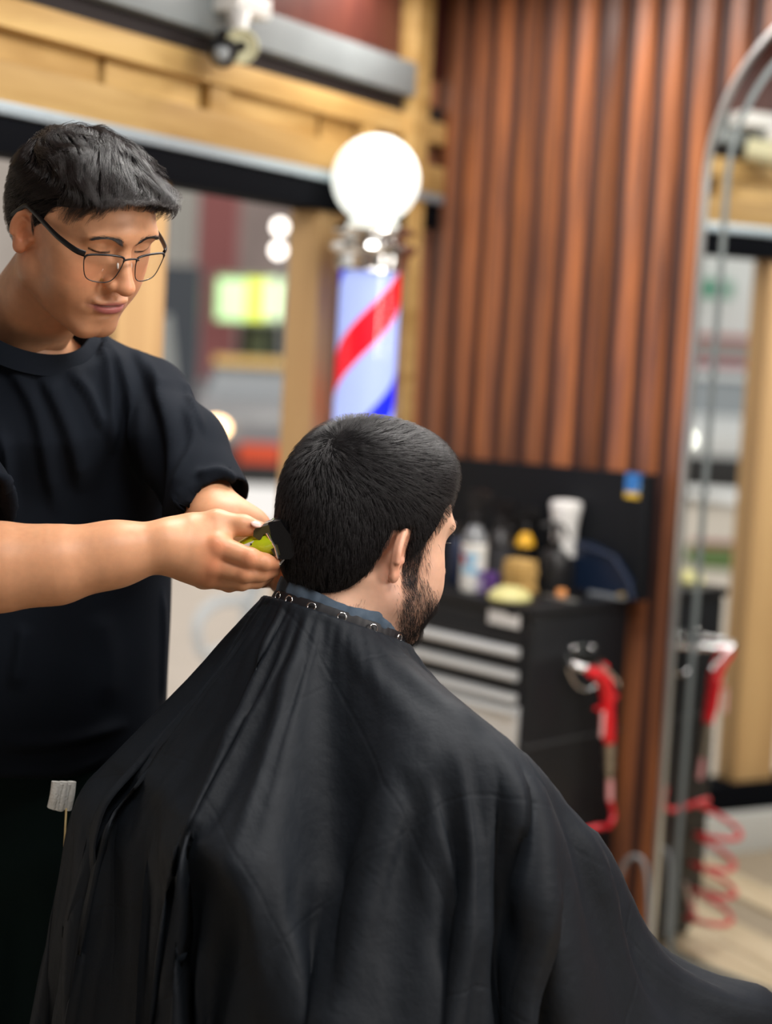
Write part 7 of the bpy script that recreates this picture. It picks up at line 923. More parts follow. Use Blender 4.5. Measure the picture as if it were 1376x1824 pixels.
def cape_nodes():
    nt = m_cape.node_tree; N = nt.nodes; L = nt.links; b = N['Principled BSDF']
    at = N.new('ShaderNodeAttribute'); at.attribute_name = 'flat'
    sp = N.new('ShaderNodeSeparateXYZ'); L.new(at.outputs['Vector'], sp.inputs[0]); hs = []
    for o_, off in ((sp.outputs[0], .07), (sp.outputs[1], .10)):
        ad = N.new('ShaderNodeMath'); ad.operation = 'ADD'; ad.inputs[1].default_value = off; L.new(o_, ad.inputs[0])
        pp = N.new('ShaderNodeMath'); pp.operation = 'PINGPONG'; pp.inputs[1].default_value = .105; L.new(ad.outputs[0], pp.inputs[0])
        mr = N.new('ShaderNodeMapRange'); mr.inputs['From Min'].default_value = 0; mr.inputs['From Max'].default_value = .0045; mr.interpolation_type = 'SMOOTHSTEP'
        L.new(pp.outputs[0], mr.inputs['Value']); hs.append(mr.outputs[0])
    mn = N.new('ShaderNodeMath'); mn.operation = 'MINIMUM'; L.new(hs[0], mn.inputs[0]); L.new(hs[1], mn.inputs[1])
    n1 = N.new('ShaderNodeTexNoise'); n1.inputs['Scale'].default_value = 14; n1.inputs['Detail'].default_value = 5; n1.inputs['Roughness'].default_value = .55; L.new(at.outputs['Vector'], n1.inputs['Vector'])
    n3 = N.new('ShaderNodeTexNoise'); n3.inputs['Scale'].default_value = 5; L.new(at.outputs['Vector'], n3.inputs['Vector'])
    mm = N.new('ShaderNodeMath'); mm.operation = 'MULTIPLY'; L.new(n3.outputs['Fac'], mm.inputs[0]); L.new(mn.outputs[0], mm.inputs[1])
    b1 = N.new('ShaderNodeBump'); b1.inputs['Strength'].default_value = .28; b1.inputs['Distance'].default_value = .0022; L.new(mm.outputs[0], b1.inputs['Height'])
    b2 = N.new('ShaderNodeBump'); b2.inputs['Strength'].default_value = .45; b2.inputs['Distance'].default_value = .010; L.new(n1.outputs['Fac'], b2.inputs['Height']); L.new(b1.outputs[0], b2.inputs['Normal'])
    L.new(b2.outputs[0], b.inputs['Normal'])
cape_nodes()
RIDGE_SIGN = 1
_i = np.arange(NR * NA).reshape(NR, NA)
_q = np.stack([_i[:-1], np.roll(_i[:-1], -1, 1), np.roll(_i[1:], -1, 1), _i[1:]], -1).reshape(-1, 4)
# fine wrinkles in the geometry, running with the pull of the cloth
cv3 = cape.copy()
def refine(a, k):          # bicubic refinement along both directions
    def up(a, closed):
        if closed: p0, p3 = np.roll(a, 1, 1), np.roll(a, -2, 1); p1, p2 = a, np.roll(a, -1, 1); mid = (9 * (p1 + p2) - p0 - p3) / 16; out = np.empty((a.shape[0], a.shape[1] * 2) + a.shape[2:]); out[:, 0::2] = a; out[:, 1::2] = mid; return out
        e = np.concatenate([2 * a[:1] - a[1:2], a, 2 * a[-1:] - a[-2:-1]]); mid = (9 * (e[1:-2] + e[2:-1]) - e[:-3] - e[3:]) / 16; out = np.empty((a.shape[0] * 2 - 1,) + a.shape[1:]); out[0::2] = a; out[1::2] = mid; return out
    for _ in range(k): a = up(up(a, True), False)
    return a
cf, ff = refine(cape, 1), refine(flat, 1); nr2, na2 = cf.shape[:2]
def cross_grid(a):
    du = np.roll(a, -1, 1) - np.roll(a, 1, 1); dv = np.gradient(a, axis=0); n = np.cross(du, dv); return n / (np.linalg.norm(n, axis=-1, keepdims=True) + 1e-12)
nrm = cross_grid(cf); nrm *= np.sign((nrm[:, :, 2]).mean())
rad2 = np.linalg.norm(ff, axis=-1); ang2 = np.arctan2(ff[..., 1], ff[..., 0])
wr = .0004 * np.sin(ang2 * 46 + 3 * np.sin(rad2 * 9)) * np.exp(-((rad2 - .14) / .07) ** 2)
wr += .0007 * np.sin(ff[..., 0] * 42 + 2.5 * np.sin(ff[..., 1] * 17)) * np.sin(ff[..., 1] * 31 + 2 * np.sin(ff[..., 0] * 13)) * sstep(rad2, .12, .3)
cf = cf + nrm * wr[..., None]
CAPE_FOLDS = [([(878, 1310), (905, 1430), (940, 1570), (965, 1700), (990, 1824), (1010, 1990)], .026, 26, 75), ([(765, 1350), (705, 1480), (662, 1600), (604, 1824), (580, 1980)], .016, 60, 14),
    ([(292, 1430), (282, 1560), (264, 1700), (250, 1824), (240, 1980)], .011, 14, 55), ([(196, 1385), (170, 1500), (150, 1580), (105, 1700), (85, 1850)], .006, 12, 40),
    ([(500, 1110), (430, 1180), (330, 1290), (230, 1360)], .006, 14, 22), ([(560, 1140), (470, 1250), (420, 1290), (330, 1350)], .004, 10, 16), ([(700, 1180), (790, 1250), (860, 1300)], .006, 18, 14), ([(1010, 1430), (1120, 1640), (1200, 1824)], .010, 30, 30)]
_q3 = proj(cf.reshape(-1, 3)); _fr = np.clip((nrm.reshape(-1, 3) @ np.array([0, -1, .25])) * 2.5 + .3, 0, 1)
_rd = catmull([(150, 1330), (240, 1372), (320, 1440), (390, 1530), (440, 1605), (468, 1700), (482, 1824), (490, 2000)], 6); _d3, _t3, _s3 = polydist(_q3, _rd)
_in = np.where(_s3 > 0, _d3, 0) * (_q3[:, 1] > 1340) if RIDGE_SIGN > 0 else np.where(_s3 < 0, _d3, 0) * (_q3[:, 1] > 1340)
_push = .045 * (1 - np.exp(-(_in / 55) ** 1.4)) * _fr * sstep(_q3[:, 0], 100, 260)
cf = (cf.reshape(-1, 3) + nrm.reshape(-1, 3) * (fold_amount(_q3, CAPE_FOLDS) * _fr)[:, None] + np.array([.15, 1, .0]) * _push[:, None]).reshape(cf.shape)
_i = np.arange(nr2 * na2).reshape(nr2, na2); _q2 = np.stack([_i[:-1], np.roll(_i[:-1], -1, 1), np.roll(_i[1:], -1, 1), _i[1:]], -1).reshape(-1, 4)
me = qmesh('cape', cf.reshape(-1, 3), _q2); at_ = me.attributes.new('flat', 'FLOAT_VECTOR', 'POINT'); at_.data.foreach_set('vector', np.concatenate([ff.reshape(-1, 2), np.zeros((nr2 * na2, 1))], 1).astype(F32).ravel())
cape_root = empty('barber_cape', tuple(cape[0].mean(0) * [1, 1, 0] + [0, 0, .25]), 'black nylon barber cape draped over the seated man', 'cape')
co_ = link('cape_cloth', me, m_cape, cape_root); md = co_.modifiers.new('thick', 'SOLIDIFY'); md.thickness = .0012; md.offset = 0
# collar band with snap rings
R0 = refine(cape, 1)[0]; c0 = R0.mean(0); na_ = len(R0)
outw = R0 - c0; outw /= np.linalg.norm(outw, axis=1, keepdims=True); upn = unit(np.cross(R0[0] - c0, R0[na_ // 4] - c0)); upn = upn * np.sign(upn[2])
rise = unit(upn); band_prof = [(0.0045, -.010), (.0060, .001), (.0040, .0105), (.0015, .0115), (-.0015, .001), (.0, -.010)]
bv_ = np.stack([R0 + outw * a + rise * b for a, b in band_prof], 1); k_ = len(band_prof); ii = np.arange(na_ * k_).reshape(na_, k_)
cbm = MB(); cbm.add(bv_.reshape(-1, 3), np.stack([ii, np.roll(ii, -1, 0), np.roll(np.roll(ii, -1, 0), -1, 1), np.roll(ii, -1, 1)], -1).reshape(-1, 4))
cbo = cbm.build('collar_band', mat('band_black', (.010, .010, .013), .55), cape_root, 50)
midp = R0 + outw * .0062 + rise * .001; pp_ = proj(midp); front = (midp - c0)[:, 1] < .02
for tx in (498, 517, 556, 608, 662, 706):
    j = int(np.where(front, np.abs(pp_[:, 0] - tx), 1e9).argmin()); N_ = outw[j]; T_ = unit(np.cross(rise, N_)); a = np.linspace(0, 2 * np.pi, 25)[:-1]
    rg = MB(); pts = midp[j] + N_ * .0034 + rise * .0022 + .0050 * (np.cos(a)[:, None] * T_ + np.sin(a)[:, None] * rise); pts = np.vstack([pts, pts[:2]]); rg.tube(pts, .0010, 8, False)
    rg.build('snap_ring', m_chrome, cbo, 60)
# neck strip
ns = []; t = np.linspace(0, 1, na_); wv = .0022 * np.sin(t * 2 * np.pi * 9 + 2 * np.sin(t * 2 * np.pi * 3)) + .0014 * np.sin(t * 2 * np.pi * 23)
lv = sstep(pp_[:, 0] * -1, -560, -480) * front
hf_ = 1 - .75 * sstep(pp_[:, 0], 665, 725) * 1.0
for a, b in ((.0005, .002), (.0030, .011), (.0020, .020), (-.0030, .018), (-.0060, .012), (-.0040, -.004)):
    ns.append(R0 + outw * (a - .003 + (wv * (b > .01)))[:, None] + rise * (b * hf_[:, None][:, 0] + (.007 * lv + .0020 * np.sin(t * 40)) * (b > .01))[:, None])
nsv = np.stack(ns, 1) + (outw * .003)[:, None];
for j_ in range(3):
    for _ in range(3):
        lp = ((nsv[:, j_] - CF.o) @ CF.A.T) / CS; dd_ = fC(lp.astype(F32)); nsv[:, j_] += (outw + [0, 0, .3]) * (np.clip(.0035 - dd_, 0, .02) * hf_)[:, None]
for j_ in (3, 4): nsv[:, j_] = np.minimum(1e9, nsv[:, 5 - j_] - outw * .0015)
k_ = 6; ii = np.arange(na_ * k_).reshape(na_, k_)
nm = MB(); nm.add(nsv.reshape(-1, 3), np.stack([ii, np.roll(ii, -1, 0), np.roll(np.roll(ii, -1, 0), -1, 1), np.roll(ii, -1, 1)], -1).reshape(-1, 4))
tag(nm.build('neck_strip', mat('blue_grey_crepe', (.055, .085, .125), .85, col2=(.085, .12, .165), scale=60, bump=.3), None, 70), 'crinkled blue-grey neck strip folded round the seated man\'s neck', 'neck strip')

# ------------------------------------------------------------------ barber chair under the cape
CTRc = P(610, 1098, 1.99) * [1, 1, 0]; BRc = CTRc - HF * .215; CAX = np.array([HR, HF, ZU])
ch = empty('barber_chair', tuple(CTRc + HF * .05), 'dark upholstered barber chair hidden under the black cape', 'chair', rotz=0)
m_lea = mat('black_leather', (.012, .012, .013), .4, bump=.2, scale=200)
MB().box(BRc + HF * .03 + [0, 0, .57], (.28, .07, .44), CAX, .03).build('backrest', m_lea, ch)
MB().box(BRc + HF * .28 + [0, 0, .485], (.44, .48, .11), CAX, .03).build('seat', m_lea, ch)
for s_ in (1, -1):
    MB().box(BRc + HF * .26 + HR * s_ * .272 + [0, 0, .655], (.05, .40, .035), CAX, .012).build('armrest', m_lea, ch)
    MB().tube([BRc + HF * .40 + HR * s_ * .272 + [0, 0, .65], BRc + HF * .36 + HR * s_ * .25 + [0, 0, .52], BRc + HF * .30 + HR * s_ * .20 + [0, 0, .44]], .014).build('arm_bracket', m_chrome, ch)
MB().lathe(CTRc + HF * .05, [(.28, FZ + .009), (.28, FZ + .025), (.24, FZ + .04), (.07, .0), (.055, .10), (.055, .43)], 40).build('base', m_chrome, ch)
fr_ = MB(); fr_.box(BRc + HF * .80 + [0, 0, .04], (.30, .14, .03), CAX, .01); fr_.tube([BRc + HF * .50 + [0, 0, .44], BRc + HF * .66 + [0, 0, .28], BRc + HF * .78 + [0, 0, .11]], .018); fr_.build('footrest', m_chrome, ch)
# ------------------------------------------------------------------ hair clipper in the right hand
ka, kb2 = P(404, 994, 1.948), P(488, 962, 1.944); kx = unit(kb2 - ka); kz = unit(np.cross(kx, [0, 1, 0])); kz = kz * np.sign(kz[2]); ky = np.cross(kz, kx)
kl = np.linalg.norm(kb2 - ka)
clp = empty('hair_clipper', tuple(ka), 'lime green cordless hair clipper held against the seated man\'s neck', 'clipper')
m_lime = mat('lime_shell', (.50, .62, .010), .25, coat=.6)
kb_ = MB(); u = np.linspace(0, 1, 14); prof = .0145 + .0065 * sstep(u, .2, .85) - .004 * (u < .05); kb_.tube(ka + np.outer(u * kl * 1.02, kx), prof, 24, True, flat=.86, up=kz); kb_.build('shell', m_lime, clp, 50)
KC = lambda a, y, z: ka + kx * (kl * a) + ky * y + kz * z
kax = np.array([kx, ky, kz])
MB().prism([(-.008, .004), (-.002, -.004), (.004, .002), (.012, -.001), (.014, .010), (-.004, .012)], KC(.84, -.0168, .010), np.array([kx, kz, ky]), .004).build('camo_patch', mat('olive_patch', (.055, .045, .012), .35), clp)
MB().prism([(.002, -.008), (.009, -.009), (.010, .003), (.006, .005), (.001, .001)], KC(.92, -.0172, -.008), np.array([kx, kz, ky]), .004).build('camo_patch', mat('olive_patch', (.055, .045, .012), .35), clp)
lb = MB().box(KC(.50, -.0163, .0015), (.021, .0016, .0150), kax @ np.eye(3)).build('label_plate', mat('label_white', (.72, .72, .70), .5), clp)
for i, (a, z, w, h) in enumerate(((-.004, .004, .009, .0035), (-.005, -.002, .0025, .005), (-.001, -.002, .0025, .005), (.0065, .002, .0018, .0080), (.0065, -.005, .0018, .002))): MB().box(KC(.50, -.0174, .0015) + kx * a + kz * z, (w, .0006, h), kax).build('label_print', m_blackp, lb)
hd = MB(); hd.prism([(0, -.022), (.012, -.026), (.020, -.022), (.022, .0), (.017, .020), (.004, .023), (-.003, .012)], KC(1.02, .0, .0), np.array([kx, kz, ky]), .036); hd.build('blade_head', m_blackp, clp, 30)
MB().box(KC(1.0, -.004, .020), (.020, .026, .006), kax, .002).build('silver_cap', m_chrome, clp)
MB().tube([KC(.98, -.019, .012), KC(1.03, -.020, -.006), KC(1.0, -.020, -.020)], .0014, 8).build('silver_trim', m_chrome, clp)
MB().tube([KC(.80, -.012, -.030), KC(1.0, -.016, -.0265), KC(1.15, -.012, -.022)], (.0022, .0028, .0015), 8).build('lever', m_chrome, clp)
tt = MB()
for i in range(16): tt.box(KC(1.02, -.016 + i * .0021, .0) + kx * .0245, (.008, .0010, .0022), kax)
o = tt.build('blade_teeth', m_silver, clp); o['kind'] = 'stuff'
# ------------------------------------------------------------------ furniture and things on the slat wall
def onplane(px, py, pt, n):
    d = ray(px, py); return EYE + d * (((np.asarray(pt) - EYE) @ n) / (d @ n))
# arched mirror with a frosted light band
MT0, MR_, MZ0, MB0 = .892, .43, 1.837, -.075
mir = empty('arched_mirror', tuple(W(MT0 + MR_, .02, 0)), 'tall arched silver-edged wall mirror reflecting the shop front', 'mirror')
def arch(off, zb):
    r = MR_ - off; a = np.linspace(np.pi, 0, 41); c = MT0 + MR_
    return [(c - r, zb + off)] + [(c + r * math.cos(x), MZ0 + r * math.sin(x)) for x in a] + [(c + r, zb + off)]
def w3(pts, h): return np.array([W(t, h, z) for t, z in pts])
fo, fi = arch(0, MB0), arch(.010, MB0)
fm = MB(); n = len(fo); V_ = np.concatenate([w3(fo, -.034), w3(fo, .012), w3(fi, .012), w3(fi, -.004)]); q_ = []
for k in range(3): q_ += [(k * n + i, k * n + (i + 1) % n, (k + 1) * n + (i + 1) % n, (k + 1) * n + i) for i in range(n)]
fm.add(V_, q_); fm.build('frame', mat('silver_frame', (.62, .63, .63), .3, .9), mir, 30)
MG = .003
mgm = MB(); V_ = np.concatenate([w3(fi, MG), w3(fi, -.02)]); mgm.add(V_, [tuple(range(n)), tuple(range(n, 2 * n))[::-1]] + [(i, (i + 1) % n, n + (i + 1) % n, n + i) for i in range(n)])
mgm.build('mirror_glass', mat('mirror_silvering', (.86, .89, .88), .0, 1.0), mir, 1)
bo, bi = arch(.058, MB0), arch(.074, MB0); bd = MB()
V_ = np.concatenate([w3(bo, MG + .0004), w3(bo, MG + .0012), w3(bi, MG + .0012), w3(bi, MG + .0004)]); q_ = []
for k in range(3): q_ += [(k * n + i, k * n + (i + 1) % n, (k + 1) * n + (i + 1) % n, (k + 1) * n + i) for i in range(n)]
bd.add(V_, q_); bd.build('frosted_band', mat('frosted_glass', (.17, .20, .205), .35, .25), mir, 1)

# tool chest
CT, CHh, CZ = .777, .380, .840
m_ch = mat('chest_black', (.0075, .0085, .0105), .42, spec=.3, bump=.05, scale=300)
m_chd = mat('chest_black_side', (.0065, .0080, .0105), .55, spec=.2)
m_drw = mat('drawer_silver', (.74, .77, .79), .36, .55)
chest = empty('tool_chest', tuple(W(CT - .35, .20, 0)), 'black steel tool chest with silver drawer rails and an air gun on its side', 'cabinet')
MB().box(W(CT - .35, .20, .42), (.70, .35, .79), AXW, .006).build('body', m_ch, chest)
MB().box(W(CT - .35, .205, CZ - .012), (.712, .366, .024), AXW, .006).build('top_tray', m_ch, chest)
MB().box(W(CT - .35, .20, -.02), (.68, .33, .09), AXW, .005).build('base_plinth', m_ch, chest)
MB().box(W(CT - .35, .20, .512), (.706, .356, .006), AXW, .001).build('seam_strip', mat('seam', (.03, .033, .037), .5), chest)
for a_, b_ in ((.04, .05), (.66, .05), (.04, .35), (.66, .35)):
    cs = MB(); cs.lathe(W(CT - a_, b_, FZ + .028), [(.004, -.012), (.02, -.012), (.02, .012), (.004, .012)], 20, np.array([NW, ZU, DW])); cs.build('caster', m_blackp, chest)
def fz(y): return (onplane(925, y, W(0, CHh, 0), NW) @ ZU)
rows = [(1128, 1174), (1175, 1216), (1217, 1257), (1258, 1345)]
for i, (ya, yb) in enumerate(rows):
    za, zb = fz(ya), fz(yb); zc, hh = (za + zb) / 2, za - zb - .006
    dr = MB().box(W(CT - .352, CHh - .002, zc), (.655, .012, hh), AXW, .002).build('drawer', m_ch if i < 3 else m_drw, chest)
    rl = MB(); pf = [(0, 0), (.016, .001), (.020, .007), (.018, .015), (.004, .019), (0, .019)]
    rl.prism([(a, b * 1.15) for a, b in pf], W(CT - .352, CHh + .003, zb + .004 if i < 3 else za - .026), np.array([NW, ZU, DW]), .650); rl.build('rail_handle', m_drw, dr, 30)
bg_ = onplane(900, 1095, W(0, CHh, 0), NW); bt = (bg_ - CORNER) @ DW
bdg = MB().box(W(bt, CHh + .003, bg_[2]), (.098, .003, .052), AXW, .001).build('badge', mat('badge_white', (.62, .62, .62), .5), chest); 
for dt, dz, w, h in ((-.018, .012, .036, .010), (.026, .010, .030, .016), (.004, .017, .012, .008)):
    MB().box(W(bt + dt, CHh + .0052, bg_[2] + dz), (w, .0012, h), AXW).build('badge_print', m_blackp, bdg)
# raised back panel behind the chest
hut = empty('back_panel', tuple(W(.42, .045, CZ)), 'black board standing behind the bottles on the tool chest', 'panel')
MB().prism([(-.40, 0), (.405, 0), (.405, .305), (-.40, .285)], W(.42, .024, CZ), np.array([DW, ZU, NW]), .02).build('board', m_chd, hut)
MB().box(W(.815, .040, CZ + .150), (.022, .022, .304), AXW, .003).build('side_lip', m_chd, hut)
st = onplane(1130, 866, W(0, .036, 0), NW); s_t = (st - CORNER) @ DW
stk = empty('sticker', tuple(W(s_t, .0355, st[2] - .03)), 'small blue and yellow sticker near the top corner of the black board', 'sticker')
MB().box(W(s_t, .0355, st[2] + .008), (.052, .0015, .046), AXW).build('blue_field', mat('sticker_blue', (.03, .18, .52), .4), stk)
MB().box(W(s_t, .0355, st[2] - .0225), (.052, .0015, .015), AXW).build('yellow_band', mat('sticker_yellow', (.75, .50, .05), .4), stk)
MB().prism([(.012, -.012), (.024, -.012), (.024, .016)], W(s_t, .0370, st[2] + .004), np.array([DW, ZU, NW]), .001).build('pale_triangle', mat('sticker_pale', (.25, .50, .80), .4), stk)

# ---------------- things on the chest top
ZT = CZ + .0002
def at(px, py, hm=.078):
    c = Pz(px, py, ZT); h = (c - CORNER) @ NW
    return c + NW * max(0, hm - h)
m_wht = mat('white_plastic', (.78, .78, .75), .4)
def spray(px, py, h, r, body, label, name='spray_bottle', trig=None, band=None, shoulder=None, group=None, rz=-.6):
    c = at(px, py); b = empty(name, tuple(c), label, 'bottle', group); hb = h * .66; ax = np.array([[math.cos(rz), math.sin(rz), 0], [-math.sin(rz), math.cos(rz), 0], [0, 0, 1.]])
    MB().lathe(c, [(r * .92, 0), (r, .004), (r, hb * .72)], 32).build('body', body, b)
    MB().lathe(c, [(r, hb * .72), (r * .93, hb * .82), (r * .55, hb * .95), (r * .36, hb)], 32).build('shoulder', shoulder or body, b)
    if band: MB().lathe(c, [(r * 1.012, hb * .10), (r * 1.012, hb * .66)], 32, cap=False).build('label_band', band, b)
    MB().lathe(c, [(r * .42, hb), (r * .44, hb + .018), (r * .30, hb + .024)], 24).build('collar', trig or m_blackp, b)
    hd_ = MB(); z = hb + .024; T = h - z
    hd_.prism([(-.012, 0), (.010, 0), (.012, T * .45), (.038, T * .55), (.040, T * .85), (.010, T), (-.020, T * .95), (-.024, T * .7)], c + [0, 0, z], np.array([ax[0], ZU, ax[1]]), .018); hd_.build('spray_head', trig or m_blackp, b, 30)
    tg = MB(); tg.tube(c + np.array([ax[0] * .020 + ZU * (z + T * .55), ax[0] * .032 + ZU * (z + T * .30), ax[0] * .028 + ZU * (z - .004)]), (.005, .004, .003), 8); tg.build('trigger', trig or m_blackp, b)
    return b
def label_mat():
    ma = mat('printed_label', (.6, .6, .6), .5); N = ma.node_tree.nodes; L = ma.node_tree.links; b = N['Principled BSDF']
    tc = N.new('ShaderNodeTexCoord'); vo = N.new('ShaderNodeTexVoronoi'); vo.inputs['Scale'].default_value = 42; L.new(tc.outputs['Object'], vo.inputs['Vector'])
    cr = N.new('ShaderNodeValToRGB'); cr.color_ramp.interpolation = 'CONSTANT'; e = cr.color_ramp.elements
    e[0].color = (.62, .62, .60, 1); e[1].position = .45; e[1].color = (.45, .03, .03, 1)
    for p_, c_ in ((.58, (.25, .45, .62, 1)), (.74, (.60, .60, .55, 1)), (.88, (.55, .35, .08, 1))): x = e.new(p_); x.color = c_
    sp = N.new('ShaderNodeSeparateColor'); L.new(vo.outputs['Color'], sp.inputs[0]); L.new(sp.outputs[0], cr.inputs[0]); L.new(cr.outputs[0], b.inputs['Base Color']); return ma
m_dk = mat('black_bottle', (.012, .012, .013), .3); m_clr = mat('smoky_clear', (.16, .17, .18), .15, coat=.5)
spray(841, 1052, .245, .031, m_wht, 'clear-shouldered spray bottle with a colourful patterned label beside the seated man\'s face', band=label_mat(), shoulder=m_clr)
spray(888, 1036, .205, .033, m_dk, 'dark grey spray bottle standing second from the seated man\'s face', band=mat('grey_label', (.035, .035, .04), .5))
spray(930, 1028, .165, .034, m_dk, 'squat black spray bottle behind the small wooden box', band=mat('grey_label', (.035, .035, .04), .5))
m_or = mat('amber_plastic', (.90, .48, .02), .35)
spray(977, 1031, .190, .024, m_dk, 'black spray bottle with an amber yellow shoulder behind the others', trig=m_dk, shoulder=m_or)
# dark blue bottle by the face
b = empty('lotion_bottle', tuple(at(812, 1040)), 'dark navy bottle nearest the seated man\'s eyes', 'bottle'); c = at(812, 1040)
MB().lathe(c, [(.018, 0), (.02, .004), (.02, .10), (.010, .118)], 24).build('body', mat('navy_plastic', (.012, .022, .06), .4), b); MB().lathe(c + [0, 0, .118], [(.012, 0), (.012, .028), (.009, .030)], 20).build('cap', m_dk, b)
# black bottle with pump
c = at(985, 1053); b = empty('pump_bottle', tuple(c), 'round-shouldered black pump bottle in front of the white neck duster', 'bottle')
MB().lathe(c, [(.034, 0), (.036, .004), (.036, .085), (.031, .098), (.014, .106)], 32).build('body', m_dk, b)
pm = MB(); pm.lathe(c + [0, 0, .106], [(.014, 0), (.014, .016), (.006, .018), (.006, .050), (.011, .052), (.011, .064)], 20); pm.tube([c + [0, 0, .165], c + [-.018, 0, .167], c + [-.036, 0, .160]], .0055, 8); pm.tube([c + [0, 0, .165], c + [.018, 0, .160], c + [.030, 0, .135]], .005, 8); pm.build('pump_head', m_blackp, b)
# neck duster
c = at(1027, 1044); b = empty('neck_duster', tuple(c), 'white neck duster brush standing on its handle, bristles up', 'brush')
MB().lathe(c, [(.014, 0), (.016, .006), (.0125, .03), (.014, .060), (.018, .078)], 28).build('handle', m_wht, b)
du = MB(); prof = [(.020, .074), (.031, .080), (.030, .11), (.031, .15), (.036, .185), (.040, .208), (.037, .216), (.020, .219)]
du.lathe(c + [.006, 0, 0], prof, 36); du.build('bristles', mat('white_bristle', (.80, .80, .78), .7, bump=.5, scale=90, stretch=(6, 6, .4)), b)
c = at(1050, 1046); b = empty('small_bottle', tuple(c), 'short plain black bottle behind the neck duster handle', 'bottle'); MB().lathe(c, [(.014, 0), (.015, .003), (.015, .07)], 24).build('body', m_dk, b); MB().lathe(c + [0, 0, .07], [(.010, 0), (.010, .012)], 20).build('cap', m_dk, b)
# wooden box, purple box, sponge brush
c = at(925, 1056); b = empty('wooden_box', tuple(c), 'small ribbed wooden box in the middle of the chest top', 'box')
for i in range(4): MB().box(c + [0, 0, .010 + i * .0205], (.068 - .004 * (i % 2), .055 - .004 * (i % 2), .019), AXW, .003).build('wood_band', mat('box_wood', (.50, .30, .09), .5, col2=(.62, .40, .14), scale=10), b)
c = at(868, 1058); b = empty('purple_box', tuple(c), 'small purple and lilac carton in front of the dark grey spray bottle', 'box')
MB().box(c + [0, 0, .027], (.040, .03, .052), AXW, .002).build('carton', mat('purple_card', (.07, .025, .16), .5), b); MB().box(c + NW * .0158 - DW * .010 + [0, 0, .022], (.018, .001, .034), AXW).build('lilac_panel', mat('lilac_card', (.38, .33, .52), .5), b)
c = at(908, 1068); b = empty('palm_brush', tuple(c), 'pale yellow-green palm brush lying on the front edge of the chest top', 'brush')
MB().lathe(c, [(.050, 0), (.052, .006), (.046, .018), (.030, .028), (.004, .033)], 32).build('back', mat('pale_yellow', (.55, .52, .22), .5, bump=.3, scale=60), b)
br_ = MB(); br_.lathe(c, [(.044, -.0001), (.051, .0075)], 32); br_.build('bristle_ring', mat('cream_bristle', (.60, .55, .30), .8), b)
c = at(1000, 1066); b = MB().lathe(c, [(.010, 0), (.0125, .004), (.0125, .018), (.010, .022)], 24).build('screw_cap', mat('orange_cap', (.70, .28, .08), .4), None); tag(b, 'small round orange screw cap in front of the black pump bottle', 'cap')
c = at(1030, 1062); b = empty('hair_clip', tuple(c), 'small black hair clip at the foot of the neck duster', 'clip')
for s in (1, -1): MB().prism([(-.018, 0), (.018, 0), (.022, .010), (.004, .020), (-.012, .012)], c + NW * s * .006, np.array([DW, ZU, NW]), .006).build('jaw', m_blackp, b)
for i, (px, py, ln, lb, mm) in enumerate(((1000, 1068, .10, 'grey steel comb lying along the front of the chest top', m_silver), (1085, 1063, .11, 'pale grey comb lying at the right end of the chest top', mat('grey_comb', (.22, .24, .26), .4)))):
    c = at(px, py); b = empty('comb', tuple(c), lb, 'comb'); MB().box(c + [0, 0, .004], (ln, .008, .006), AXW, .001).build('spine', mm, b)
    tm_ = MB()
    for k in range(26): tm_.box(c + DW * (-ln / 2 + .004 + k * (ln - .008) / 25) + NW * .011 + [0, 0, .003], (.0014, .016, .0022), AXW)
    o = tm_.build('teeth', mm, b); o['kind'] = 'stuff'
kb = at(1126, 1066); tag(MB().lathe(kb, [(.006, 0), (.006, .006), (.010, .009), (.010, .014), (.006, .017)], 20).build('brass_knob', mat('brass', (.60, .45, .18), .3, 1), None), 'small brass knob at the right corner of the chest top', 'knob')
# navy case leaning at the back
c = W(.685, .054, ZT); b = empty('navy_case', tuple(c), 'open navy blue tool case lid leaning against the black board', 'case')
MB().prism([(-.10, 0), (.13, 0), (.115, .045), (.062, .098), (-.02, .122), (-.10, .122)], c, np.array([DW, ZU, NW]), .018).build('shell', mat('navy_case', (.006, .014, .035), .35), b)
MB().tube([c + DW * -.10 + ZU * .122 + NW * .011, c + DW * .062 + ZU * .098 + NW * .011, c + DW * .115 + ZU * .045 + NW * .011, c + DW * .13 + ZU * .004 + NW * .011], .004, 8).build('rim', mat('navy_rim', (.025, .035, .065), .35), b)

# ---------------- air gun on a chrome hook, coiled hose
def G(px, py, off=.02): return onplane(px, py, W(CT + off, 0, 0), DW)
AXS = np.array([-NW, ZU, DW])
hk = empty('wall_hook', tuple(G(1040, 1165, 0)), 'chrome bracket with wire loop bolted to the side of the chest', 'hook')
c = G(1040, 1162, .005); MB().lathe(c, [(.046, -.005), (.046, .004), (.040, .009)], 36, np.array([-NW * 1.0, ZU * .55, DW])).build('base_plate', mat('black_chrome', (.05, .055, .055), .2, .8), hk)
for px, py in ((1022, 1153), (1054, 1152)): MB().ball(G(px, py, .016), (.009, .009, .005)).build('bolt', m_chrome, hk, 80)
MB().tube(catmull([G(1010, 1168, .015), G(1018, 1180, .060), G(1040, 1190, .090), (G(1066, 1182, .070)), G(1072, 1166, .018)], 6), .0085, 10).build('cradle', m_chrome, hk, 60)
MB().tube(catmull([G(1012, 1190, .012), G(1024, 1216, .016), G(1040, 1228, .018), G(1060, 1222, .018), G(1068, 1196, .014)], 6), .0035, 8).build('wire_loop', m_chrome, hk, 60)
m_red = mat('red_plastic', (.62, .004, .012), .35)
ag = empty('air_blow_gun', tuple(G(1080, 1250, .102)), 'red air blow gun hanging muzzle up from the chrome hook', 'air gun')
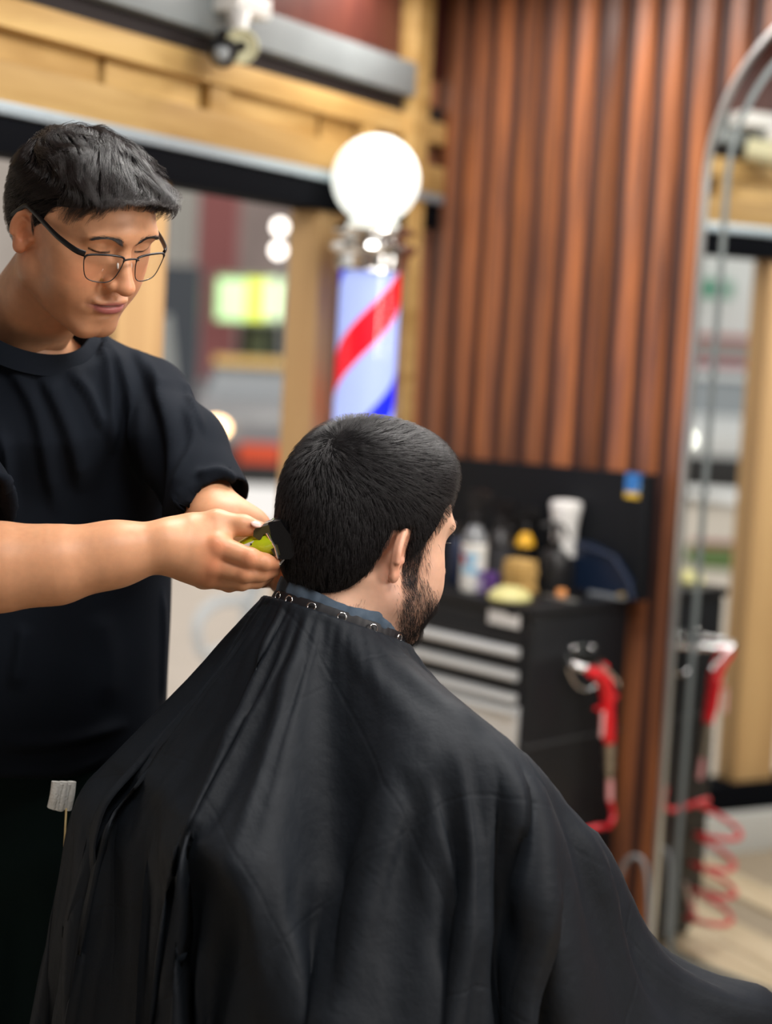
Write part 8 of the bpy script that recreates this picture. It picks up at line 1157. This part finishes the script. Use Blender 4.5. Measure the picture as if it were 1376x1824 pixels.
gb = MB(); gb.tube([G(1050, 1198, .097), G(1064, 1200, .102), G(1078, 1214, .102), G(1083, 1240, .102), G(1084, 1262, .102)], (.010, .016, .018, .018, .015), 16); gb.ball(G(1076, 1190, .102), .012); gb.ball(G(1086, 1240, .104), (.022, .014, .008)); gb.build('valve_body', m_red, ag, 60)
hn = MB(); hn.tube([G(1082, 1255, .102), G(1083, 1290, .102), G(1086, 1322, .102)], (.0165, .0175, .0135), 16); hn.build('grip', m_red, ag, 60)
MB().box(G(1074, 1290, .118), (.010, .060, .002), AXS).build('grip_label', mat('pink_white', (.75, .40, .40), .5), ag)
MB().tube([G(1070, 1185, .114), G(1088, 1200, .114), G(1100, 1214, .112), G(1102, 1220, .110)], (.006, .0055, .006, .005), 10).build('lever', m_chrome, ag, 60)
MB().tube([G(1040, 1192, .092), G(1052, 1198, .097)], (.0045, .007), 10).build('nozzle', m_red, ag, 60)
MB().tube([G(1068, 1262, .102), G(1060, 1262, .102)], (.005, .003), 8).build('stud', m_red, ag, 60)
cp = MB()
for (a, b2, r) in ((1322, 1336, .0125), (1336, 1342, .0145), (1342, 1362, .0115), (1362, 1368, .013), (1368, 1386, .009)): cp.tube([G(1086, a, .102), G(1086, b2, .102)], r, 14)
cp.build('coupler', mat('brass_steel', (.42, .38, .32), .35, 1), ag, 30)
hs = empty('air_hose', tuple(G(1086, 1450, .102)), 'red coiled air hose hanging below the blow gun', 'hose')
MB().tube([G(1087, 1386, .102), G(1087, 1425, .102)], .0075, 12).build('hose_sleeve', mat('pink_sleeve', (.65, .30, .30), .6), hs, 60)
HC = W(.850, .315, .262)
path = [G(1087, 1425, .05), G(1093, 1452, .055), G(1084, 1472, .065), G(1062, 1474, .10)]
th = np.linspace(0, 4.2 * 2 * np.pi, 200); rr_ = .055 + 0 * th
coil = np.stack([np.cos(-th - .6) * rr_, np.sin(-th - .6) * rr_], 1); zz = -th / (2 * np.pi) * (.083 - .002 * th / (2 * np.pi)) + .016 * np.cos(th * 1.0)
wob_ = .010 * np.sin(th * .43)
coilp = HC[None] + [0, 0, .012] + coil[:, :1] * (-NW) + coil[:, 1:] * DW + zz[:, None] * ZU + wob_[:, None] * NW
path = np.vstack([catmull(np.vstack([path, coilp[:1]]), 8)[:-1], coilp])
MB().tube(path, .0068, 10).build('coil', mat('red_hose', (.60, .010, .025), .3, coat=.4), hs, 70)
e0 = coilp[-1]; MB().tube([e0 + [0, 0, .01], e0 + [.0, 0, .012] - NW * .03 + ZU * .05], .0085, 10).build('end_sleeve', mat('pink_sleeve', (.65, .30, .30), .6), hs, 60)
MB().tube([e0 - NW * .03 + ZU * .062, e0 - NW * .055 + ZU * .11], (.009, .007), 10).build('end_fitting', mat('pale_metal', (.6, .6, .58), .35, .8), hs, 60)
# grey cable beside the mirror foot
cb_ = MB(); cb_.tube(catmull([W(.80, .05, .02), W(.83, .06, .16), W(.865, .06, .22), W(.90, .05, .20), W(.915, .04, .06), W(.915, .04, .012)], 8), .006, 8); tag(cb_.build('power_cable', mat('grey_cable', (.20, .21, .22), .5), None, 60), 'grey cable looping up between the chest and the mirror', 'cable')

# ---------------- barber pole with globe
pc = P(655, 600, 4.08); BX = np.array([pc[0], pc[1], 0]); k_ = 4.08 / 3000
def yz(y): return 1.43 + (607 - y) * k_ * 1.0
bp = empty('barber_pole', tuple(BX + [0, 0, yz(950)]), 'lit barber pole with red and blue spiral stripes, chrome caps and white globe', 'barber pole')
GR = 77 * k_; gz = yz(328)
m_globe = mat('lit_opal_globe', (.9, .9, .87), .3, emit=1.0, ecol=(.93, 1.0, .93))
MB().ball(BX + [0, 0, gz], GR, 48, 28).build('globe', m_globe, bp, 80)
MB().lathe(BX, [(.05, gz - GR - .002 + .012), (.062, gz - GR + .006), (.098, yz(416)), (.102, yz(420)), (.098, yz(425)), (.080, yz(428)), (.078, yz(436)), (.104, yz(442)), (.106, yz(450)), (.099, yz(458)), (.090, yz(462)), (.088, yz(484)), (.093, yz(489)), (.060, yz(490))][::-1], 48).build('top_cap', mat('chrome_pole', (.80, .80, .79), .10, 1.0), bp, 30)
m_st = bpy.data.materials.new('spiral_stripes'); m_st.use_nodes = True; N = m_st.node_tree.nodes; L = m_st.node_tree.links; b_ = N['Principled BSDF']
tc = N.new('ShaderNodeTexCoord'); sp = N.new('ShaderNodeSeparateXYZ'); L.new(tc.outputs['Object'], sp.inputs[0]); at2 = N.new('ShaderNodeMath'); at2.operation = 'ARCTAN2'; L.new(sp.outputs[1], at2.inputs[0]); L.new(sp.outputs[0], at2.inputs[1])
dv = N.new('ShaderNodeMath'); dv.operation = 'DIVIDE'; dv.inputs[1].default_value = -2 * math.pi; L.new(at2.outputs[0], dv.inputs[0])
zz_ = N.new('ShaderNodeMath'); zz_.operation = 'MULTIPLY_ADD'; zz_.inputs[1].default_value = 1 / .50; L.new(sp.outputs[2], zz_.inputs[0]); L.new(dv.outputs[0], zz_.inputs[2])
ofs = N.new('ShaderNodeMath'); ofs.operation = 'ADD'; ofs.inputs[1].default_value = 10.0 + .12; ofs.name = 'phase'; L.new(zz_.outputs[0], ofs.inputs[0])
fr2 = N.new('ShaderNodeMath'); fr2.operation = 'FRACT'; L.new(ofs.outputs[0], fr2.inputs[0])
cr = N.new('ShaderNodeValToRGB'); cr.color_ramp.interpolation = 'CONSTANT'; e = cr.color_ramp.elements; WB = (.46, .58, 1.0, 1)
e[0].color = (.95, .0, .015, 1); e[1].position = .20; e[1].color = WB; x = e.new(.52); x.color = (.006, .02, .95, 1); x = e.new(.68); x.color = WB
L.new(fr2.outputs[0], cr.inputs[0]); L.new(cr.outputs[0], b_.inputs['Base Color']); L.new(cr.outputs[0], b_.inputs['Emission Color']); b_.inputs['Emission Strength'].default_value = .78; b_.inputs['Base Color'].default_value = (0, 0, 0, 1)
MB().lathe(BX, [(54 * k_, yz(860)), (54 * k_, yz(488))], 48).build('striped_cylinder', m_st, bp, 30)
MB().lathe(BX, [(64 * k_, yz(862)), (64 * k_, yz(486))], 48, cap=False).build('glass_sleeve', glass('pole_glass', (.80, .80, .88), .02, .05, .8), bp, 30)
MB().lathe(BX, [(.03, yz(950)), (.07, yz(935)), (.100, yz(900)), (.104, yz(885)), (.095, yz(870)), (.09, yz(858)), (.06, yz(857))], 48).build('bottom_cap', mat('chrome_pole', (.8, .8, .8), .1, 1.0), bp, 30)
MB().box((BX + H(.30, .0, 0) * [1, 1, 0]) / 2 + [0, 0, yz(912)], (.08, .42, .04), AXH, .004).build('wall_bracket', m_chrome, bp, 30)

# ---------------- security camera on the steel beam
def hb(px, py, off): return onplane(px, py, H(0, -off, 0), NH)
sc_ = empty('security_camera', tuple(hb(432, 40, .10)), 'cream bullet security camera on a white junction box on the beam', 'security camera')
MB().box(hb(432, 10, .06), (.13, .07, .045), AXH, .010).build('junction_box', m_wht, sc_)
MB().tube([hb(425, 28, .08), hb(426, 48, .11), hb(428, 62, .12)], (.026, .017, .015), 16).build('bracket', m_wht, sc_, 60)
cdir = unit(EYE + np.array([.1, 0, -.05]) - hb(430, 80, .12)); cax = np.array([unit(np.cross(cdir, ZU)), np.cross(cdir, unit(np.cross(ZU, cdir))) * -1, cdir]); cc_ = hb(430, 82, .12)
MB().lathe(cc_, [(.030, -.12), (.034, -.11), (.034, -.01), (.036, .02), (.031, .022), (.029, .012), (.012, .010)], 32, cax).build('housing', mat('aged_cream', (.58, .56, .36), .5), sc_, 40)
MB().ball(cc_ + cdir * .012, (.011, .011, .011)).build('lens', m_blackp, sc_, 80)
dk = empty('dome_camera', tuple(hb(392, 92, .10)), 'small black dome camera left of the cream bullet camera', 'security camera')
MB().ball(hb(398, 92, .09), .034).build('housing', m_blackp, dk, 80); MB().ball(hb(394, 96, .115), .018).build('dome', mat('grey_dome', (.22, .24, .25), .25), dk, 80)
MB().tube([hb(398, 60, .075), hb(398, 80, .085)], .014).build('bracket', m_blackp, dk, 60)

# ---------------- small things at the left edge of the cape
tw = empty('towel', tuple(P(104, 1440, 2.03)), 'scrap of white towel poking out at the left edge of the black cape', 'towel')
tm2 = MB(); n_ = 9
for i in range(5):
    a, b = P(100 + i * 7, 1392 + (i % 2) * 3, 2.02 + .004 * i), P(92 + i * 7, 1438 + (i * 7) % 5, 2.02 + .004 * i); tm2.tube(catmull([a, (a + b) / 2 + [.001 * (-1) ** i, -.002, 0], b], 5), (.0056), 10, True)
tm2.build('terry_fold', mat('white_terry', (.66, .66, .63), .9, bump=.8, scale=400), tw, 60)
gc = MB().tube(catmull([P(118, 1440, 2.02), P(115, 1500, 2.00), P(112, 1560, 1.995), P(115, 1622, 1.99)], 8), .0013, 8).build('cord', mat('brass_cord', (.45, .33, .14), .4), None, 70); tag(gc, 'thin golden cord hanging beside the left edge of the black cape', 'cord')
# ------------------------------------------------------------------ the street outside
def up_box(name, px0, py0, px1, py1, Y, th, ma, parent=None, via=None, bev=.01, **k):
    """a real box standing at depth Y whose front spans the given view rectangle"""
    a, b = P((px0 + px1) / 2, py0, Y), P((px0 + px1) / 2, py1, Y); w = abs(px1 - px0) / FPX * Y
    c = (a + b) / 2; c[1] += th / 2; ax = np.eye(3)
    if via: c = mirr(c); ax = np.array([mirr(ax[0]) - mirr([0, 0, 0]), mirr(ax[1]) - mirr([0, 0, 0]), ZU])
    return MB().box(c, (w, th, abs(a[2] - b[2])), ax, bev).build(name, ma, parent, **k)
m_fac = mat('grey_mauve_render', (.22, .175, .165), .8, col2=(.28, .225, .21), scale=1.5)
bl = empty('building', tuple(P(420, 700, 24) * [1, 1, 0]), 'grey-mauve building with maroon piers across the street', 'building')
up_box('wall', 215, 200, 700, 830, 26, .4, m_fac, bl)
up_box('maroon_pier', 352, 250, 418, 715, 22, .5, mat('maroon_paint', (.26, .085, .085), .7), bl); up_box('pale_panel', 295, 330, 345, 470, 23, .3, mat('pale_panel', (.42, .43, .40), .7), bl)
up_box('shop_window', 425, 577, 516, 655, 22.5, .2, mat('dark_glass', (.03, .04, .03), .2), bl); up_box('display', 440, 590, 475, 640, 22.3, .1, mat('olive_display', (.09, .11, .05), .6), bl)
up_box('dark_shutter', 190, 470, 352, 730, 20, .3, mat('slate_shutter', (.045, .055, .07), .6), bl)
sg = empty('lit_sign', tuple(P(458, 575, 21)), 'glowing pale green and yellow shop sign above the parked taxi', 'sign')
up_box('box', 383, 490, 535, 576, 21.2, .3, mat('sign_box', (.3, .32, .25), .5), sg)
for a, b_, c_ in ((388, 438, (.66, 1.0, .50)), (438, 472, (.80, .92, .12)), (472, 530, (.80, 1.0, .62))): up_box('lit_panel', a, 497, b_, 570, 21.1, .06, mat('lit_%.2f_%.2f' % c_[::2], c_, .5, emit=.85), sg, bev=.002)
lamp = empty('street_lamp', tuple(P(497, 640, 19) * [1, 1, 0]), 'tall street lamp with two white heads beyond the pine post', 'lamp')
MB().tube([P(502, 845, 19.6) * [1, 1, 0], P(502, 600, 19.6), P(501, 412, 19.6)], .03).build('pole', mat('lamp_grey', (.25, .25, .25), .5), lamp)
for px, py in ((499, 404), (496, 446)): MB().ball(P(px, py, 19.5), .062).build('lamp_head', mat('lamp_white', (1, .93, .85), .5, emit=6.5), lamp, 80)
bb = P(207, 578, 12); lb = empty('blue_lamp', tuple(bb * [1, 1, 0]), 'small glowing blue lamp on a post, just past the standing man\'s chin', 'lamp')
MB().ball(bb, .045).build('bulb', mat('blue_light', (.03, .03, 1), .5, emit=7), lb, 80); MB().tube([bb * [1, 1, 0], bb - [0, 0, .04]], .015).build('post', m_blackp, lb)
bd_ = up_box('leaning_board', 318, 560, 344, 905, 14, .05, mat('pale_board', (.34, .37, .37), .6)); bd_.rotation_euler = (0, R(-8), 0); tag(bd_, 'pale grey board leaning outside behind the standing man\'s shoulder', 'board')

def car(o, ax, L_, Wd, Ht, body, lab, name='car', roof=None, plate=None, lamp_c=(1, .75, .4), le=6):
    """o ground point under the nose centre, ax rows: right, back (away from the nose), up"""
    r = empty(name, tuple(o), lab, 'car'); ax = np.asarray(ax, float)
    def w(p): return o + np.asarray(p, float) @ ax
    prof = [(0, .28), (.02, .52), (.08, .64), (.95, .80), (1.05, .84), (1.65, 1.0 * Ht), (L_ - 1.1, 1.0 * Ht), (L_ - .35, .92), (L_ - .02, .86), (L_, .30)]
    bm_ = MB(); hwid = Wd / 2
    def sec(pts, wid, tum=0.0):
        n = len(pts); v = np.array([w((s * (wid - (tum if z > .9 else 0)), y, z)) for s in (-1, 1) for y, z in pts]); return v, [tuple(range(n))[::-1], tuple(range(n, 2 * n))] + [(i, (i + 1) % n, n + (i + 1) % n, n + i) for i in range(n)]
    low = [(0, .25), (.0, .50), (.06, .66), (1.0, .82), (L_ - .3, .88), (L_, .80), (L_, .25)]
    bm_.add(*sec(low, hwid)); bm_.build('body', body, r, 30)
    cab = [(1.0, .80), (1.60, Ht - .05), (L_ - 1.2, Ht - .05), (L_ - .5, .86)]; g = MB(); g.add(*sec(cab, hwid - .06, .14)); g.build('windows', mat('car_glass', (.25, .28, .31), .12, spec=.8), r, 30)
    rf = MB(); rf.add(*sec([(1.52, Ht - .07), (1.66, Ht), (L_ - 1.25, Ht), (L_ - 1.1, Ht - .07)], hwid - .16)); rf.build('roof', roof or body, r, 30)
    bp2 = MB(); bp2.box(w((0, .02, .28)), (Wd * .98, .16, .32), ax, .03); bp2.build('bumper', mat('car_dark', (.02, .02, .022), .5), r)
    if plate is not None: MB().box(w((-.22, -.07, .40)), (.36, .03, .17), ax, .01).build('plate', plate, r)
    for s in (-1, 1):
        MB().ball(w((s * hwid * .78, .02, .60)), (.11, .06, .08), ax=ax).build('headlight', mat('headlight_%d' % int(le * 10), lamp_c, .3, emit=le), r, 80)
        for y in (.75, L_ - .8):
            wh = MB(); wh.lathe(w((s * (hwid - .08), y, .31)), [(.05, -.1), (.31, -.1), (.31, .1), (.05, .1)], 28, np.array([ax[1], ax[2], ax[0]])); wo = wh.build('wheel', mat('tyre', (.015, .015, .016), .8), r)
            hb2 = MB(); hb2.lathe(w((s * (hwid - .08), y, .31)), [(.03, -.11), (.19, -.11), (.19, .11), (.03, .11)], 20, np.array([ax[1], ax[2], ax[0]])); hb2.build('hubcap', m_silver, wo)
    return r
o1 = P(508, 800, 14.6); o1[2] = 0
car(o1, np.array([unit((1, .12, 0)), unit((-.12, 1, 0)), ZU]), 4.2, 1.55, 1.18, mat('taxi_grey', (.26, .27, .29), .3), 'grey taxi with a yellow roof parked across the street', roof=mat('taxi_yellow', (.80, .48, .10), .4), plate=mat('orange_plate', (.75, .09, .03), .5), lamp_c=(1, .62, .30), le=7)
# long terrace closing the far side of the street
tr = empty('building', tuple(H(0, 34, 0)), 'long pale terrace of shops and flats closing the far side of the street', 'building'); m_tw = mat('terrace_wall', (.36, .32, .29), .85, col2=(.42, .38, .35), scale=.8)
MB().box(H(-4, 35, 4.6), (70, 1.2, 9.2), AXH, .05).build('wall', m_tw, tr); MB().box(H(-4, 35, 9.3), (70.6, 1.8, .3), AXH, .05).build('cornice', mat('terrace_trim', (.5, .48, .45), .8), tr)
for i in range(18):
    s_ = -37 + i * 3.8
    MB().box(H(s_, 34.38, 1.5), (2.7, .10, 2.3), AXH, .02).build('shop_window', mat('dark_glass', (.03, .04, .03), .2), tr)
    for z_ in (4.6, 7.3): w2 = MB().box(H(s_, 34.36, z_), (1.2, .12, 1.6), AXH, .02).build('window', mat('terrace_trim', (.5, .48, .45), .8), tr); MB().box(H(s_, 34.28, z_), (1.0, .06, 1.4), AXH, .01).build('pane', mat('dark_glass', (.03, .04, .03), .2), w2)
# low white plastic chair on the pavement
wc = P(478, 1120, 5.6); wc[2] = 0; m_wp = mat('white_moulded', (.70, .74, .76), .4)
r = empty('plastic_chair', tuple(wc), 'low white moulded plastic chair on the pavement outside', 'chair')
ca = np.array([unit((.9, -.35, 0)), unit((.35, .9, 0)), ZU]); 
def cw(p): return wc + np.asarray(p) @ ca
MB().box(cw((0, 0, .36)), (.34, .34, .03), ca, .012).build('seat', m_wp, r)
bk = MB(); pts = [(-.16, .17, .36), (-.17, .20, .50), (-.12, .22, .62), (0, .23, .655), (.12, .22, .62), (.17, .20, .50), (.16, .17, .36)]; bk.tube(cw(catmull(np.array(pts), 6)), .026, 10); bk.box(cw((0, .20, .52)), (.10, .02, .20), ca, .008); bk.build('backrest', m_wp, r, 50)
for sx in (-1, 1):
    for sy in (-1, 1): MB().tube([cw((sx * .14, sy * .14, .35)), cw((sx * .18, sy * .18, 0))], (.022, .016), 8).build('leg', m_wp, r)
    MB().tube(cw(catmull(np.array([(sx * .17, .18, .50), (sx * .20, .0, .51), (sx * .19, -.15, .46), (sx * .17, -.16, .36)]), 5)), .02, 8).build('arm', m_wp, r, 50)
# the street as the mirror shows it, farther along the shop front
MX = np.array([mirr([1, 0, 0]) - mirr([0, 0, 0]), mirr([0, 1, 0]) - mirr([0, 0, 0]), ZU])
o2 = P(1322, 870, 17); o2[2] = 0; o2 = mirr(o2)
car(o2, MX * [[1], [1], [1]], 4.3, 1.6, 1.28, mat('car_white', (.72, .73, .74), .3), 'white car with lit headlights seen only in the mirror', lamp_c=(1, .97, .85), le=5)
o3 = P(1275, 800, 21.8); o3[2] = 0; o3 = mirr(o3)
car(o3, MX, 4.2, 1.7, 1.40, mat('car_red', (.45, .03, .06), .35), 'crimson car behind the white one, seen only in the mirror', lamp_c=(1, .4, .3), le=1)
b2 = empty('white_van', tuple(mirr(P(1300, 560, 30) * [1, 1, 0])), 'tall pale building with a green sign, seen only in the mirror', 'building'); b2.name = 'pale_building'
up_box('wall', 1150, 380, 1500, 760, 32, .5, mat('far_grey', (.30, .29, .28), .8), b2, True)
up_box('white_fascia', 1236, 445, 1440, 600, 28, .3, mat('white_panel', (.78, .80, .80), .6), b2, True); up_box('green_sign', 1240, 500, 1305, 528, 27.6, .1, mat('green_sign', (.03, .28, .16), .5), b2, True)
up_box('red_strip', 1240, 600, 1400, 612, 27.5, .1, mat('red_strip', (.40, .05, .04), .5), b2, True); up_box('dark_shopfront', 1240, 640, 1330, 715, 27, .2, mat('dark_shop', (.06, .06, .07), .5), b2, True)
kb_ = up_box('kerb', 1236, 970, 1400, 990, 12.4, .15, mat('red_kerb', (.35, .06, .05), .7), None, True); tag(kb_, 'red painted kerb seen only in the mirror', 'kerb')
gs = up_box('grass_verge', 1240, 992, 1400, 1030, 11.8, .5, mat('grass', (.12, .20, .06), .9, bump=.6, scale=40), None, True); tag(gs, 'strip of green verge in front of the red kerb', 'grass', kind='stuff')
